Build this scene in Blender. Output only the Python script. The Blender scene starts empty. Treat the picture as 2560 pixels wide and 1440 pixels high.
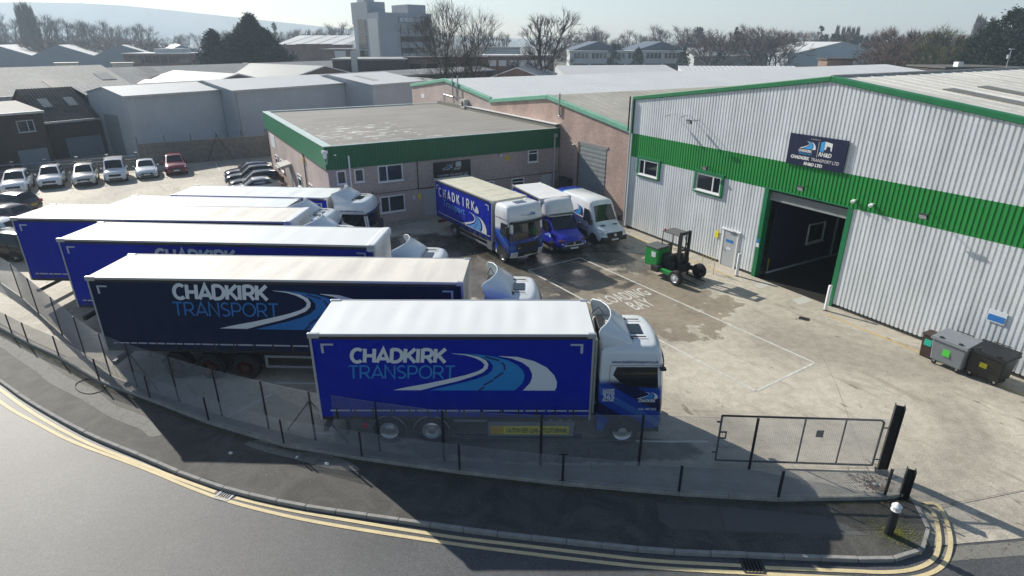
import bpy, bmesh, math, random
from mathutils import Vector, Matrix, noise as mnoise
rnd = random.Random(7)
sc = bpy.context.scene
COL = sc.collection
RAD = math.radians
# ------------------------------------------------------------------ camera
FPX, PITCH, CAMH = 1490.0, RAD(22.6), 12.05
cam = bpy.data.cameras.new('camera'); camo = bpy.data.objects.new('camera', cam); COL.objects.link(camo)
camo.location = (0, 0, CAMH); camo.rotation_euler = (RAD(90) - PITCH, 0, 0)
cam.sensor_width = 36; cam.lens = FPX / 2560 * 36; cam.clip_start = .1; cam.clip_end = 9000
sc.camera = camo
# ------------------------------------------------------------------ sky, sun, exposure
SUN_AZ, SUN_EL = RAD(136.4), RAD(30.3)          # azimuth counter-clockwise from +X
sdir = Vector((math.cos(SUN_AZ) * math.cos(SUN_EL), math.sin(SUN_AZ) * math.cos(SUN_EL), math.sin(SUN_EL)))
world = bpy.data.worlds.new('World'); sc.world = world; world.use_nodes = True
wn = world.node_tree; wn.nodes.clear()
sky = wn.nodes.new('ShaderNodeTexSky'); sky.sky_type = 'NISHITA'; sky.sun_disc = False
sky.sun_elevation = SUN_EL; sky.sun_rotation = math.atan2(sdir.x, sdir.y) % (2 * math.pi)
sky.altitude = 60; sky.air_density = 1.0; sky.dust_density = .6; sky.ozone_density = 1.0
bg = wn.nodes.new('ShaderNodeBackground'); bg.inputs[1].default_value = 0.078
wo = wn.nodes.new('ShaderNodeOutputWorld')
wn.links.new(sky.outputs[0], bg.inputs[0]); wn.links.new(bg.outputs[0], wo.inputs[0])
sl = bpy.data.lights.new('sun', 'SUN'); sl.energy = 5.0; sl.angle = RAD(.53); sl.color = (1, .945, .85)
slo = bpy.data.objects.new('sun', sl); COL.objects.link(slo); slo.rotation_euler = sdir.to_track_quat('Z', 'Y').to_euler()
slo.location = sdir * 60
vs = sc.view_settings; vs.view_transform = 'Standard'; vs.look = 'None'; vs.gamma = 1; vs.use_curve_mapping = False
vs.exposure = 0.42
cy = sc.cycles
cy.max_bounces = 6; cy.diffuse_bounces = 3; cy.glossy_bounces = 3; cy.transmission_bounces = 3; cy.volume_bounces = 1
cy.transparent_max_bounces = 8; cy.caustics_reflective = False; cy.caustics_refractive = False
cy.sample_clamp_indirect = 4; cy.use_denoising = True; cy.use_adaptive_sampling = True; cy.adaptive_threshold = .015
try: cy.denoiser = 'OPENIMAGEDENOISE'; cy.denoising_input_passes = 'RGB_ALBEDO_NORMAL'
except Exception: pass
cy.volume_max_steps = 64

# ------------------------------------------------------------------ photo pixels -> places
cP, sP = math.cos(PITCH), math.sin(PITCH)
C30, S30 = math.cos(RAD(30)), .5
def ray(x, y):
    a, b = (x - 1280) / FPX, (y - 720) / FPX
    return Vector((a, cP - b * sP, -sP - b * cP))
def G(x, y, z=0.0):                      # where a pixel's line of sight meets the level z
    d = ray(x, y); return Vector((0, 0, CAMH)) + d * ((z - CAMH) / d.z)
def AY(x, y, Y):                         # ... meets the upright plane at distance Y
    d = ray(x, y); return Vector((0, 0, CAMH)) + d * (Y / d.y)
def uv(p): return (C30 * p.x + S30 * p.y, -S30 * p.x + C30 * p.y)
def UV(u, v, z=0): return Vector((C30 * u - S30 * v, S30 * u + C30 * v, z))
def PU(x, y, u):                         # site plane u = const -> (v, z)
    d = ray(x, y); t = u / (C30 * d.x + S30 * d.y); p = Vector((0, 0, CAMH)) + d * t
    return uv(p)[1], p.z
def PV(x, y, v):
    d = ray(x, y); t = v / (-S30 * d.x + C30 * d.y); p = Vector((0, 0, CAMH)) + d * t
    return uv(p)[0], p.z

# ------------------------------------------------------------------ mesh builder
class MB:
    def __init__(s): s.v = []; s.f = []; s.m = []
    def add(s, vs, fs, m=0):
        o = len(s.v); s.v += [tuple(p) for p in vs]
        s.f += [tuple(i + o for i in f) for f in fs]; s.m += [m] * len(fs); return s
    def box(s, x0, x1, y0, y1, z0, z1, m=0):
        x0, x1 = min(x0, x1), max(x0, x1); y0, y1 = min(y0, y1), max(y0, y1); z0, z1 = min(z0, z1), max(z0, z1)
        v = [(x, y, z) for z in (z0, z1) for y in (y0, y1) for x in (x0, x1)]
        return s.add(v, [(0, 2, 3, 1), (4, 5, 7, 6), (0, 1, 5, 4), (2, 6, 7, 3), (0, 4, 6, 2), (1, 3, 7, 5)], m)
    def poly(s, pts, m=0): return s.add(pts, [tuple(range(len(pts)))], m)
    def prism(s, pts, ax, t0, t1, m=0):
        def P(a, b, t): return {'x': (t, a, b), 'y': (a, t, b), 'z': (a, b, t)}[ax]
        n = len(pts); v = [P(a, b, t0) for a, b in pts] + [P(a, b, t1) for a, b in pts]
        area = sum(pts[i][0] * pts[(i + 1) % n][1] - pts[(i + 1) % n][0] * pts[i][1] for i in range(n))
        f = [tuple(range(n))[::-1], tuple(range(n, 2 * n))] + [(i, (i + 1) % n, n + (i + 1) % n, n + i) for i in range(n)]
        flip = (area < 0) ^ (t1 < t0) ^ (ax == 'y')
        if flip: f = [q[::-1] for q in f]
        return s.add(v, f, m)
    def tube(s, p0, p1, r, n=8, m=0, r1=None, cap=True):
        p0, p1 = Vector(p0), Vector(p1); r1 = r if r1 is None else r1
        d = p1 - p0
        if d.length < 1e-6: return s
        d.normalize(); a = d.orthogonal().normalized(); b = d.cross(a)
        v = []
        for p, q in ((p0, r), (p1, r1)):
            v += [p + (a * math.cos(6.28318 * i / n) + b * math.sin(6.28318 * i / n)) * q for i in range(n)]
        f = [(i, (i + 1) % n, n + (i + 1) % n, n + i) for i in range(n)]
        if cap: f += [tuple(range(n))[::-1], tuple(range(n, 2 * n))]
        return s.add(v, f, m)
    def path(s, pts, r, n=8, m=0):
        for a, b in zip(pts, pts[1:]): s.tube(a, b, r, n, m)
        return s
    def lathe(s, prof, c, ax='z', n=20, m=0, a0=0, a1=6.283185):
        full = abs(a1 - a0) > 6.28; k = n if full else n + 1; v = []
        for r, h in prof:
            for i in range(k):
                t = a0 + (a1 - a0) * i / n; x, y = r * math.cos(t), r * math.sin(t)
                q = {'z': (x, y, h), 'y': (x, h, y), 'x': (h, x, y)}[ax]
                v.append((c[0] + q[0], c[1] + q[1], c[2] + q[2]))
        f = []
        for j in range(len(prof) - 1):
            for i in range(k if full else k - 1):
                i2 = (i + 1) % k; f.append((j * k + i, j * k + i2, (j + 1) * k + i2, (j + 1) * k + i))
        return s.add(v, f, m)
    def loft(s, rings, m=0, caps=True, closed=True):
        k = len(rings[0]); v = [p for r in rings for p in r]; f = []
        for j in range(len(rings) - 1):
            for i in range(k if closed else k - 1):
                i2 = (i + 1) % k; f.append((j * k + i, j * k + i2, (j + 1) * k + i2, (j + 1) * k + i))
        if caps and closed: f += [tuple(range(k))[::-1], tuple((len(rings) - 1) * k + i for i in range(k))]
        return s.add(v, f, m)
    def stroke(s, pts, w, fn, closed=False, m=0):   # flat ribbon along a 2-D line; fn maps (a, b) to 3-D
        n = len(pts); L = []; Rr = []
        P = [Vector(p) for p in pts]
        for i in range(n):
            if closed: d0 = (P[i] - P[i - 1]).normalized(); d1 = (P[(i + 1) % n] - P[i]).normalized()
            else:
                d0 = (P[i] - P[i - 1]).normalized() if i else (P[1] - P[0]).normalized()
                d1 = (P[i + 1] - P[i]).normalized() if i < n - 1 else d0
            t = (d0 + d1)
            t = t.normalized() if t.length > 1e-4 else d1
            nn = Vector((-t.y, t.x)); c = max(.45, nn.dot(Vector((-d1.y, d1.x))))
            L.append(P[i] + nn * (w / 2 / c)); Rr.append(P[i] - nn * (w / 2 / c))
        v = [fn(*p) for p in L] + [fn(*p) for p in Rr]
        f = [(i, n + i, n + (i + 1) % n, (i + 1) % n) for i in range(n if closed else n - 1)]
        return s.add(v, f, m)
    def build(s, name, mats, parent=None, loc=None, rz=0, smooth=None, bevel=None, seg=2, fix=False, sub=0, solid=0):
        me = bpy.data.meshes.new(name); me.from_pydata(s.v, [], s.f)
        if not isinstance(mats, (list, tuple)): mats = [mats]
        for q in mats: me.materials.append(q)
        if len(mats) > 1: me.polygons.foreach_set('material_index', s.m)
        if fix:
            b = bmesh.new(); b.from_mesh(me); bmesh.ops.remove_doubles(b, verts=b.verts, dist=1e-5)
            bmesh.ops.recalc_face_normals(b, faces=b.faces); b.to_mesh(me); b.free()
        if smooth is not None:
            me.polygons.foreach_set('use_smooth', [True] * len(me.polygons))
            if smooth < 180: me.set_sharp_from_angle(angle=RAD(smooth))
        me.update()
        o = bpy.data.objects.new(name, me); COL.objects.link(o)
        if parent: o.parent = parent
        if loc is not None: o.location = loc
        o.rotation_euler[2] = rz
        if solid:
            q = o.modifiers.new('s', 'SOLIDIFY'); q.thickness = solid; q.offset = 0
        if bevel:
            q = o.modifiers.new('b', 'BEVEL'); q.width = bevel; q.segments = seg; q.limit_method = 'ANGLE'; q.angle_limit = RAD(35)
        if sub:
            q = o.modifiers.new('u', 'SUBSURF'); q.levels = sub; q.render_levels = sub
        return o
def tag(o, label=None, cat=None, group=None, kind=None):
    if label: o['label'] = label
    if cat: o['category'] = cat
    if group: o['group'] = group
    if kind: o['kind'] = kind
    return o
def thing(name, label, cat, loc=(0, 0, 0), rz=0, group=None):
    o = bpy.data.objects.new(name, None); COL.objects.link(o); o.empty_display_size = .3
    o.location = loc; o.rotation_euler[2] = rz
    return tag(o, label, cat, group)
def copy_tree(o, parent=None):
    c = o.copy(); COL.objects.link(c); c.parent = parent
    for ch in list(o.children): copy_tree(ch, c)
    return c
def bx(name, mat, parent, x0, x1, y0, y1, z0, z1, bevel=None, **k):
    return MB().box(x0, x1, y0, y1, z0, z1).build(name, mat, parent, bevel=bevel, **k)
def words(name, body, mat, parent, origin, xdir, up, size, bold=0, shear=0, align='LEFT', spacing=1, width=None):
    """flat lettering as a mesh; origin is the left (or middle) end of the base line"""
    cu = bpy.data.curves.new(name, 'FONT'); cu.body = body; cu.size = size; cu.align_x = align; cu.offset = bold; cu.shear = shear
    cu.space_character = spacing; cu.resolution_u = 2
    t = bpy.data.objects.new('t', cu); COL.objects.link(t)
    dg = bpy.context.evaluated_depsgraph_get(); me = bpy.data.meshes.new_from_object(t.evaluated_get(dg)); bpy.data.objects.remove(t)
    me.name = name; me.materials.clear(); me.materials.append(mat)
    xd, ud = Vector(xdir).normalized(), Vector(up).normalized(); nd = xd.cross(ud)
    sx = 1
    if width and len(me.vertices):
        xs = [v.co.x for v in me.vertices]; sx = width / max(1e-6, max(xs) - min(xs))
    M = Matrix(((xd.x, ud.x, nd.x, origin[0]), (xd.y, ud.y, nd.y, origin[1]), (xd.z, ud.z, nd.z, origin[2]), (0, 0, 0, 1)))
    me.transform(M @ Matrix.Diagonal((sx, 1, 1, 1)))
    o = bpy.data.objects.new(name, me); COL.objects.link(o); o.parent = parent
    return o

# ------------------------------------------------------------------ materials
MATS = {}
def mat(name, col, rough=.6, metal=0, spec=.5, noise=None, bump=None, coat=0, trans=0, emit=None):
    """col; noise = (scale, amount[, detail]) varies the colour; bump = (scale, strength, distance)"""
    if name in MATS: return MATS[name]
    m = bpy.data.materials.new(name); m.use_nodes = True; MATS[name] = m
    nt = m.node_tree; b = nt.nodes['Principled BSDF']
    b.inputs['Base Color'].default_value = (*col, 1); b.inputs['Roughness'].default_value = rough
    b.inputs['Metallic'].default_value = metal; b.inputs['Specular IOR Level'].default_value = spec
    if coat: b.inputs['Coat Weight'].default_value = coat; b.inputs['Coat Roughness'].default_value = .05
    if trans: b.inputs['Transmission Weight'].default_value = trans
    if emit: b.inputs['Emission Color'].default_value = (*emit[0], 1); b.inputs['Emission Strength'].default_value = emit[1]
    if noise or bump:
        tc = nt.nodes.new('ShaderNodeTexCoord')
    if noise:
        cs = [noise] if not isinstance(noise[0], tuple) else list(noise)
        last = None
        for ns in cs:
            n = nt.nodes.new('ShaderNodeTexNoise'); n.inputs['Scale'].default_value = ns[0]
            n.inputs['Detail'].default_value = ns[2] if len(ns) > 2 else 4; n.inputs['Roughness'].default_value = .6
            src = tc.outputs['Object']
            if len(ns) > 3:
                mp = nt.nodes.new('ShaderNodeMapping'); mp.inputs['Scale'].default_value = ns[3]; nt.links.new(src, mp.inputs[0]); src = mp.outputs[0]
            nt.links.new(src, n.inputs['Vector'])
            mr = nt.nodes.new('ShaderNodeMapRange'); mr.inputs[1].default_value = .28; mr.inputs[2].default_value = .72
            mr.inputs[3].default_value = 1 - ns[1]; mr.inputs[4].default_value = 1 + ns[1] * .6
            nt.links.new(n.outputs['Fac'], mr.inputs[0])
            if last is None: last = mr.outputs[0]
            else:
                mu = nt.nodes.new('ShaderNodeMath'); mu.operation = 'MULTIPLY'; nt.links.new(last, mu.inputs[0]); nt.links.new(mr.outputs[0], mu.inputs[1]); last = mu.outputs[0]
        mx = nt.nodes.new('ShaderNodeVectorMath'); mx.operation = 'SCALE'; mx.inputs[0].default_value = col
        nt.links.new(last, mx.inputs['Scale']); nt.links.new(mx.outputs[0], b.inputs['Base Color'])
    if bump:
        n = nt.nodes.new('ShaderNodeTexNoise'); n.inputs['Scale'].default_value = bump[0]; n.inputs['Detail'].default_value = 6
        nt.links.new(tc.outputs['Object'], n.inputs['Vector'])
        bp = nt.nodes.new('ShaderNodeBump'); bp.inputs['Strength'].default_value = bump[1]; bp.inputs['Distance'].default_value = bump[2]
        nt.links.new(n.outputs['Fac'], bp.inputs['Height']); nt.links.new(bp.outputs[0], b.inputs['Normal'])
    return m
class NT:                                   # small node helper
    def __init__(s, m): s.nt = m.node_tree; s.b = s.nt.nodes['Principled BSDF']; s.tc = s.nt.nodes.new('ShaderNodeTexCoord')
    def new(s, t): return s.nt.nodes.new('ShaderNode' + t)
    def link(s, a, b): s.nt.links.new(a, b)
    def obj(s, scale=None, loc=None):
        if scale is None and loc is None: return s.tc.outputs['Object']
        mp = s.new('Mapping')
        if scale: mp.inputs['Scale'].default_value = scale
        if loc: mp.inputs['Location'].default_value = loc
        s.link(s.tc.outputs['Object'], mp.inputs[0]); return mp.outputs[0]
    def noise(s, scale, detail=5, vec=None, rough=.6, dist=0):
        n = s.new('TexNoise'); n.inputs['Scale'].default_value = scale; n.inputs['Detail'].default_value = detail
        n.inputs['Roughness'].default_value = rough; n.inputs['Distortion'].default_value = dist
        s.link(vec or s.tc.outputs['Object'], n.inputs['Vector']); return n.outputs['Fac']
    def ramp(s, fac, a, b, lo=0., hi=1., smooth=True):
        r = s.new('MapRange'); r.interpolation_type = 'SMOOTHSTEP' if smooth else 'LINEAR'
        r.inputs[1].default_value = a; r.inputs[2].default_value = b; r.inputs[3].default_value = lo; r.inputs[4].default_value = hi
        s.link(fac, r.inputs[0]); return r.outputs[0]
    def math(s, op, a, b=None):
        r = s.new('Math'); r.operation = op
        for i, q in enumerate((a, b)):
            if q is None: continue
            if isinstance(q, (int, float)): r.inputs[i].default_value = q
            else: s.link(q, r.inputs[i])
        return r.outputs[0]
    def mix(s, fac, a, b):
        r = s.new('Mix'); r.data_type = 'RGBA'
        if isinstance(fac, (int, float)): r.inputs[0].default_value = fac
        else: s.link(fac, r.inputs[0])
        for i, q in ((6, a), (7, b)):
            if isinstance(q, tuple): r.inputs[i].default_value = (*q, 1)
            else: s.link(q, r.inputs[i])
        return r.outputs[2]
    def scale(s, col, fac):
        r = s.new('VectorMath'); r.operation = 'SCALE'
        if isinstance(col, tuple): r.inputs[0].default_value = col
        else: s.link(col, r.inputs[0])
        s.link(fac, r.inputs['Scale']); return r.outputs[0]
    def xyz(s):
        r = s.new('SeparateXYZ'); s.link(s.tc.outputs['Object'], r.inputs[0]); return r.outputs
    def bump(s, h, strength, dist):
        b = s.new('Bump'); b.inputs['Strength'].default_value = strength; b.inputs['Distance'].default_value = dist
        s.link(h, b.inputs['Height']); s.link(b.outputs[0], s.b.inputs['Normal'])
    def color(s, c): s.link(c, s.b.inputs['Base Color'])
    def rough(s, c): s.link(c, s.b.inputs['Roughness'])
def fresh(name, rough=.7):
    m = bpy.data.materials.new(name); m.use_nodes = True; MATS[name] = m; n = NT(m); n.b.inputs['Roughness'].default_value = rough; return m, n

WHITE = mat('white paint', (.78, .79, .79), .35, coat=.3, noise=(.9, .05))
BLACKP = mat('black plastic', (.018, .018, .02), .5)
RUBBER = mat('rubber', (.022, .022, .022), .85, noise=(8, .3))
DARKM = mat('dark metal', (.035, .037, .04), .55, metal=.3, noise=(3, .3))
STEEL = mat('galvanised steel', (.42, .44, .46), .42, metal=.7, noise=(5, .2))
CHROME = mat('polished alloy', (.80, .81, .83), .32, metal=.85)
SILVER = mat('silver trim', (.55, .57, .58), .35, metal=.6)
GLASS = mat('dark glass', (.012, .016, .02), .06, spec=.6, coat=.2)
GLASS2 = mat('blue tint glass', (.03, .042, .055), .07, spec=.7)
LAMP = mat('lamp lens', (.62, .65, .68), .12, spec=.7)
REDL = mat('red lens', (.45, .015, .015), .2)
ORANGE = mat('orange lens', (.7, .22, .02), .25)
YELLOW = mat('yellow sign', (.86, .74, .02), .5, noise=(3, .1))
PLATEW = mat('plate white', (.7, .7, .68), .4)
NAVY = mat('navy sign board', (.012, .018, .055), .35, noise=(2, .12))
BLACKB = mat('black sign board', (.008, .009, .014), .35)
PRINTW = mat('white print', (.72, .76, .8), .5)
PRINTC = mat('cyan print', (.015, .25, .62), .5)
PRINTN = mat('navy print', (.008, .016, .12), .5)
DGREEN = mat('dark green sheet', (.012, .085, .045), .5, noise=(.6, .2))
# ================================================================== GROUND
def strip(mb, pts, w, z, m=0, closed=False):
    return mb.stroke([(p[0], p[1]) for p in pts], w, lambda a, b: (a, b, z), closed, m)
def smooth_line(pts, n=4):                                  # Catmull-Rom through 2-D points
    out = []; P = [Vector((p[0], p[1])) for p in pts]
    for i in range(len(P) - 1):
        a, b, c, d = P[max(i - 1, 0)], P[i], P[i + 1], P[min(i + 2, len(P) - 1)]
        for k in range(n):
            t = k / n
            out.append(.5 * ((2 * b) + (c - a) * t + (2 * a - 5 * b + 4 * c - d) * t * t + (3 * b - a - 3 * c + d) * t ** 3))
    return out + [P[-1]]
def resample(pts, step):
    out = [pts[0]]; need = step
    for a, b in zip(pts, pts[1:]):
        L = (b - a).length; s0 = 0
        while L - s0 >= need:
            s0 += need; out.append(a + (b - a) * (s0 / L)); need = step
        need -= (L - s0)
    return out

# far ground
m_gr, n = fresh('rough ground', .95)
n.color(n.mix(n.ramp(n.noise(.02, 6), .4, .6), (.10, .105, .075), (.17, .16, .14)))
tag(MB().poly([(-2550, -110, -.2), (2550, -110, -.2), (2550, 2380, -.2), (-2550, 2380, -.2)]).build('ground', m_gr), kind='structure')

# road
m_rd, n = fresh('road asphalt', .62)
fine = n.noise(38, 4, None, .75); mid = n.noise(7, 4); big = n.noise(.35, 4)
c = n.scale((.076, .079, .083), n.math('MULTIPLY', n.ramp(fine, .3, .7, .35, 1.8, False), n.math('MULTIPLY', n.ramp(mid, .3, .7, .9, 1.1), n.ramp(big, .3, .7, .86, 1.14))))
n.color(c); n.bump(fine, .5, .006)
tag(MB().poly([(-160, -80, -.12), (90, -80, -.12), (90, 22, -.12), (-160, 60, -.12)]).build('road', m_rd), kind='structure')

# pavement between the kerb and the low fence
kpx = [(-330, 690), (-140, 845), (0, 944.5), (60, 988), (144.5, 1038), (235, 1085), (363, 1137), (469, 1182), (527, 1200), (586, 1220), (726, 1252), (879, 1276), (1043, 1299),
       (1207, 1322), (1394, 1343), (1640, 1368), (1854, 1378), (2127, 1389), (2217, 1389), (2277, 1382), (2311, 1354), (2315, 1320), (2303, 1282), (2277, 1249)]
K = smooth_line([G(x, y, 0) for x, y in kpx], 5)
ofp = [(-150, 770), (-40, 800), (30, 838), (70, 860), (148, 896), (248.6, 956), (375.5, 1001.5), (522, 1058.6), (709.5, 1115.7), (904.6, 1148.8), (1149, 1183), (1406, 1212), (1697, 1238), (1945.6, 1252), (2212, 1247), (2258, 1241)]
OF = [G(x, y, 0).xy for x, y in ofp]
m_pv, n = fresh('pavement tarmac', .8)
fine = n.noise(34, 4, None, .75); big = n.noise(.8, 5, dist=1.5); sp = n.noise(17, 2)
c = n.scale((.066, .064, .058), n.math('MULTIPLY', n.ramp(fine, .3, .7, .4, 1.7, False), n.ramp(big, .3, .7, .7, 1.35)))
c = n.mix(n.ramp(sp, .735, .76), c, (.4, .39, .36)); n.color(c); n.bump(fine, .5, .006)
inner = [p + Vector((.05, .25)) for p in OF]
pv = tag(MB().poly([(p.x, p.y, -.008) for p in K] + [(p.x, p.y, -.008) for p in reversed(inner)]).build('pavement', m_pv), kind='structure')
# cracked, paler older surface on the pavement
m_old, n = fresh('cracked old tarmac', .85)
vo = n.new('TexVoronoi'); vo.feature = 'DISTANCE_TO_EDGE'; vo.inputs['Scale'].default_value = 2.6
wv = n.new('VectorMath'); wv.operation = 'ADD'; nz = n.new('TexNoise'); nz.inputs['Scale'].default_value = 3; n.link(n.tc.outputs['Object'], nz.inputs['Vector'])
ns = n.new('VectorMath'); ns.operation = 'SCALE'; ns.inputs['Scale'].default_value = .5; n.link(nz.outputs['Color'], ns.inputs[0]); n.link(n.tc.outputs['Object'], wv.inputs[0]); n.link(ns.outputs[0], wv.inputs[1]); n.link(wv.outputs[0], vo.inputs['Vector'])
c = n.scale((.20, .195, .175), n.ramp(n.noise(40, 3), .3, .7, .75, 1.25, False)); c = n.mix(n.ramp(vo.outputs['Distance'], .0, .02), (.05, .048, .04), c); n.color(c)
def patch(px, mt, z=-.003, name='worn_patch'):
    pts = smooth_line([G(x, y, 0) for x, y in px + [px[0]]], 3)[:-1]
    jag = []
    for i, p in enumerate(pts): jag.append((p.x + .05 * math.sin(i * 7.3), p.y + .05 * math.sin(i * 5.1), z))
    return MB().poly(jag).build(name, mt, pv)
patch([(13, 875), (90, 930), (121, 953), (200, 1000), (295, 1048), (353, 1078), (386, 1090), (403, 1084), (383, 1055), (302, 1018), (255, 988), (168, 941), (100, 894), (33, 850), (-30, 810), (-60, 830)], m_old)
patch([(610, 1110), (700, 1140), (800, 1163), (880, 1180), (900, 1168), (820, 1140), (700, 1118), (640, 1100)], m_old)
m_np = mat('newer tarmac patch', (.105, .103, .095), .8, noise=((60, .3, 3), (1.2, .15, 4)))
MB().poly([(*G(x, y).xy, -.003) for x, y in [(1642, 1258), (1794, 1265), (1812, 1327), (1680, 1322), (1648, 1300)]]).build('worn_patch', m_np, pv)
MB().poly([(*G(x, y).xy, -.003) for x, y in [(1797, 1266), (2060, 1290), (2170, 1338), (1815, 1328)]]).build('worn_patch', mat('grey tarmac', (.105, .104, .1), .8, noise=(60, .3, 3)), pv)

# kerb stones
m_kb = mat('kerb concrete', (.30, .295, .28), .85, noise=((30, .2, 3), (2.2, .25, 4)))
kerb = tag(bpy.data.objects.new('kerb', None), kind='structure'); COL.objects.link(kerb)
rs = resample(K, .915)
for i, (a, b) in enumerate(zip(rs, rs[1:])):
    d = (b - a); L = d.length; d.normalize(); nn = Vector((d.y, -d.x))          # towards the road
    j = rnd.uniform(-.008, .008)
    mb = MB().box(.006, L - .006, -.11, 0, -.13, j)
    mb.build('kerb_stone', m_kb, kerb, loc=(a.x + nn.x * 0, a.y, 0), rz=math.atan2(d.y, d.x), bevel=.012)
# gutter strip of grey joint sealing under the stones keeps the pavement edge closed
# double yellow lines
m_yl = mat('yellow line paint', (.70, .58, .33), .7, noise=((45, .25, 3), (3, .12)))
def paint(name, pxs, w, mt, z, close=False, sm=4, par=None):
    pts = [G(x, y, z) for x, y in pxs]; pts = smooth_line(pts, sm) if sm > 1 else [p.xy for p in pts]
    if z < -.1:                                   # follow the ramp of the gateway
        def zz(a, b): return z + (max(0, b - 11.15) * .07 if a > 10 else 0)
        return tag(MB().stroke([(p[0], p[1]) for p in pts], w, lambda a, b: (a, b, min(.006, zz(a, b)))).build(name, mt, par), kind='structure' if par is None else None)
    return tag(strip(MB(), pts, w, z, closed=close).build(name, mt, par), kind='structure' if par is None else None)
lines_up = [[(-260, 760), (-60, 925), (40, 1003), (120, 1055), (223, 1109), (328, 1150), (440, 1194), (539, 1230)], [(588, 1244), (700, 1270), (844, 1296), (1113, 1340), (1300, 1363), (1500, 1387), (1640, 1402), (1854, 1414)],
            [(1912, 1419), (2127, 1427), (2220, 1430), (2290, 1421), (2333, 1398), (2346, 1366), (2344, 1330), (2330, 1288), (2300, 1266)]]
for l in lines_up: paint('yellow_line', l, .11, m_yl, -.108)
paint('yellow_line', [(-280, 790), (-60, 956), (20, 1018), (100, 1062), (187, 1106), (351, 1167), (527, 1238), (680, 1281), (844, 1314), (1125, 1358), (1300, 1381), (1500, 1405), (1640, 1419), (1865, 1432), (2060, 1442), (2230, 1447), (2310, 1438), (2358, 1412), (2375, 1369), (2369, 1324), (2349, 1279), (2330, 1266), (2300, 1266)], .11, m_yl, -.108)

# yard of concrete slabs; it slopes down to the road at the gateway
m_yd, n = fresh('yard concrete', .7)
xyz = n.xyz()
def turned(sx, sy):
    r0 = n.new('Mapping'); r0.inputs['Rotation'].default_value = (0, 0, RAD(57)); n.link(n.tc.outputs['Object'], r0.inputs[0])
    r1 = n.new('Mapping'); r1.inputs['Scale'].default_value = (sx, sy, 1); n.link(r0.outputs[0], r1.inputs[0]); return r1.outputs[0]
rv = turned(.3, 1.5)
big = n.noise(.16, 6, dist=.8); fine = n.noise(22, 5); streak = n.noise(.9, 7, rv, .7, .5)
c = n.scale((.46, .42, .345), n.math('MULTIPLY', n.ramp(big, .3, .7, .72, 1.16), n.math('MULTIPLY', n.ramp(fine, .3, .7, .8, 1.2), n.ramp(n.noise(2.6, 6, None, .7), .3, .7, .84, 1.12))))
c = n.mix(n.ramp(streak, .54, .68, 0, .55), c, (.26, .22, .165))
spots = n.noise(1.5, 6, turned(.6, 1.3), .62, .6); c = n.mix(n.ramp(spots, .645, .675, 0, .75), c, (.15, .125, .085))
def ell(cx, cy, rx, ry, wob=.9, sc_=.45):                # soft-edged, noise-broken patch on the ground
    a = n.math('DIVIDE', n.math('SUBTRACT', xyz[0], cx), rx); b = n.math('DIVIDE', n.math('SUBTRACT', xyz[1], cy), ry)
    d = n.math('SQRT', n.math('ADD', n.math('MULTIPLY', a, a), n.math('MULTIPLY', b, b)))
    w = n.math('MULTIPLY', n.math('SUBTRACT', n.noise(sc_, 6), .5), wob)
    return n.math('ADD', d, w)
wet = n.ramp(ell(-1.2, 33.4, 9.0, 6.4, 1.2), .88, 1.0, 1, 0)
wet2 = n.ramp(ell(6.0, 27.6, 5.4, 5.0, 2.2, .7), .82, .88, 1, 0)
damp = n.math('MAXIMUM', wet, n.math('MULTIPLY', wet2, .5))
wet3 = n.ramp(ell(1.5, 15.6, 5.5, .8, 1.1, .9), .8, .95, 1, 0)
damp = n.math('MAXIMUM', damp, n.math('MULTIPLY', wet3, .8))
mv = n.ramp(n.noise(.5, 4), .35, .65, .16, .36)
c = n.mix(n.math('MULTIPLY', wet2, .55), c, n.scale((.40, .32, .22), n.ramp(n.noise(3, 5), .3, .7, .75, 1.2)))
c2 = n.scale(c, n.math('SUBTRACT', 1, n.math('MULTIPLY', damp, n.math('SUBTRACT', 1, mv)))); n.color(c2)
sheen = n.math('MULTIPLY', wet, n.ramp(n.noise(.55, 4), .45, .6, .55, 1))
n.rough(n.math('SUBTRACT', .78, n.math('MULTIPLY', sheen, .62)))
n.bump(fine, .25, .004)
edge = [G(2277, 1252).xy, G(2325, 1290, -.0).xy]
yd = MB()
Y0 = [p + Vector((.05, .25)) for p in OF[:-1]]
a0, a1, a2, a3 = G(2262, 1238).xy, G(2420, 1225).xy, Vector((19.5, 14.4)), Vector((60, 17))
outl = [(-140, 55)] + [(p.x, p.y) for p in Y0] + [tuple(a0), tuple(a1), tuple(a2), tuple(a3), (60, 140), (-140, 140)]
yd.poly([(x, y, 0) for x, y in outl])
b0, b1, b2, b3 = G(2290, 1262, -.03).xy, G(2325, 1366, -.112).xy, G(2560, 1345, -.112).xy, Vector((60, 15))
b3.y = b2.y + (b3.x - b2.x) * .06
yd.poly([(*a0, 0), (*b0, -.04), (*b1, -.112), (*G(2420, 1357, -.112).xy, -.112), (*a1, 0)])
yd.poly([(*a1, 0), (*G(2420, 1357, -.112).xy, -.112), (*b2, -.112), (*a2, 0)])
yd.poly([(*a2, 0), (*b2, -.112), (*b3, -.112), (*a3, 0)])
yard = tag(yd.build('yard', m_yd), kind='structure')
m_jt = mat('slab joint', (.22, .20, .17), .9)
for l in [[(2010, 797), (2090, 960), (2180, 1200)], [(1448, 640), (1452, 748)], [(1655, 1021), (1800, 1030)], [(1120, 1375), (1120, 1376)], [(1640, 1020), (2560, 1190)], [(1680, 1080), (1700, 1170)]][:3]:
    paint('slab_joint', l, .014, m_jt, .004, sm=1, par=yard)
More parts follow.
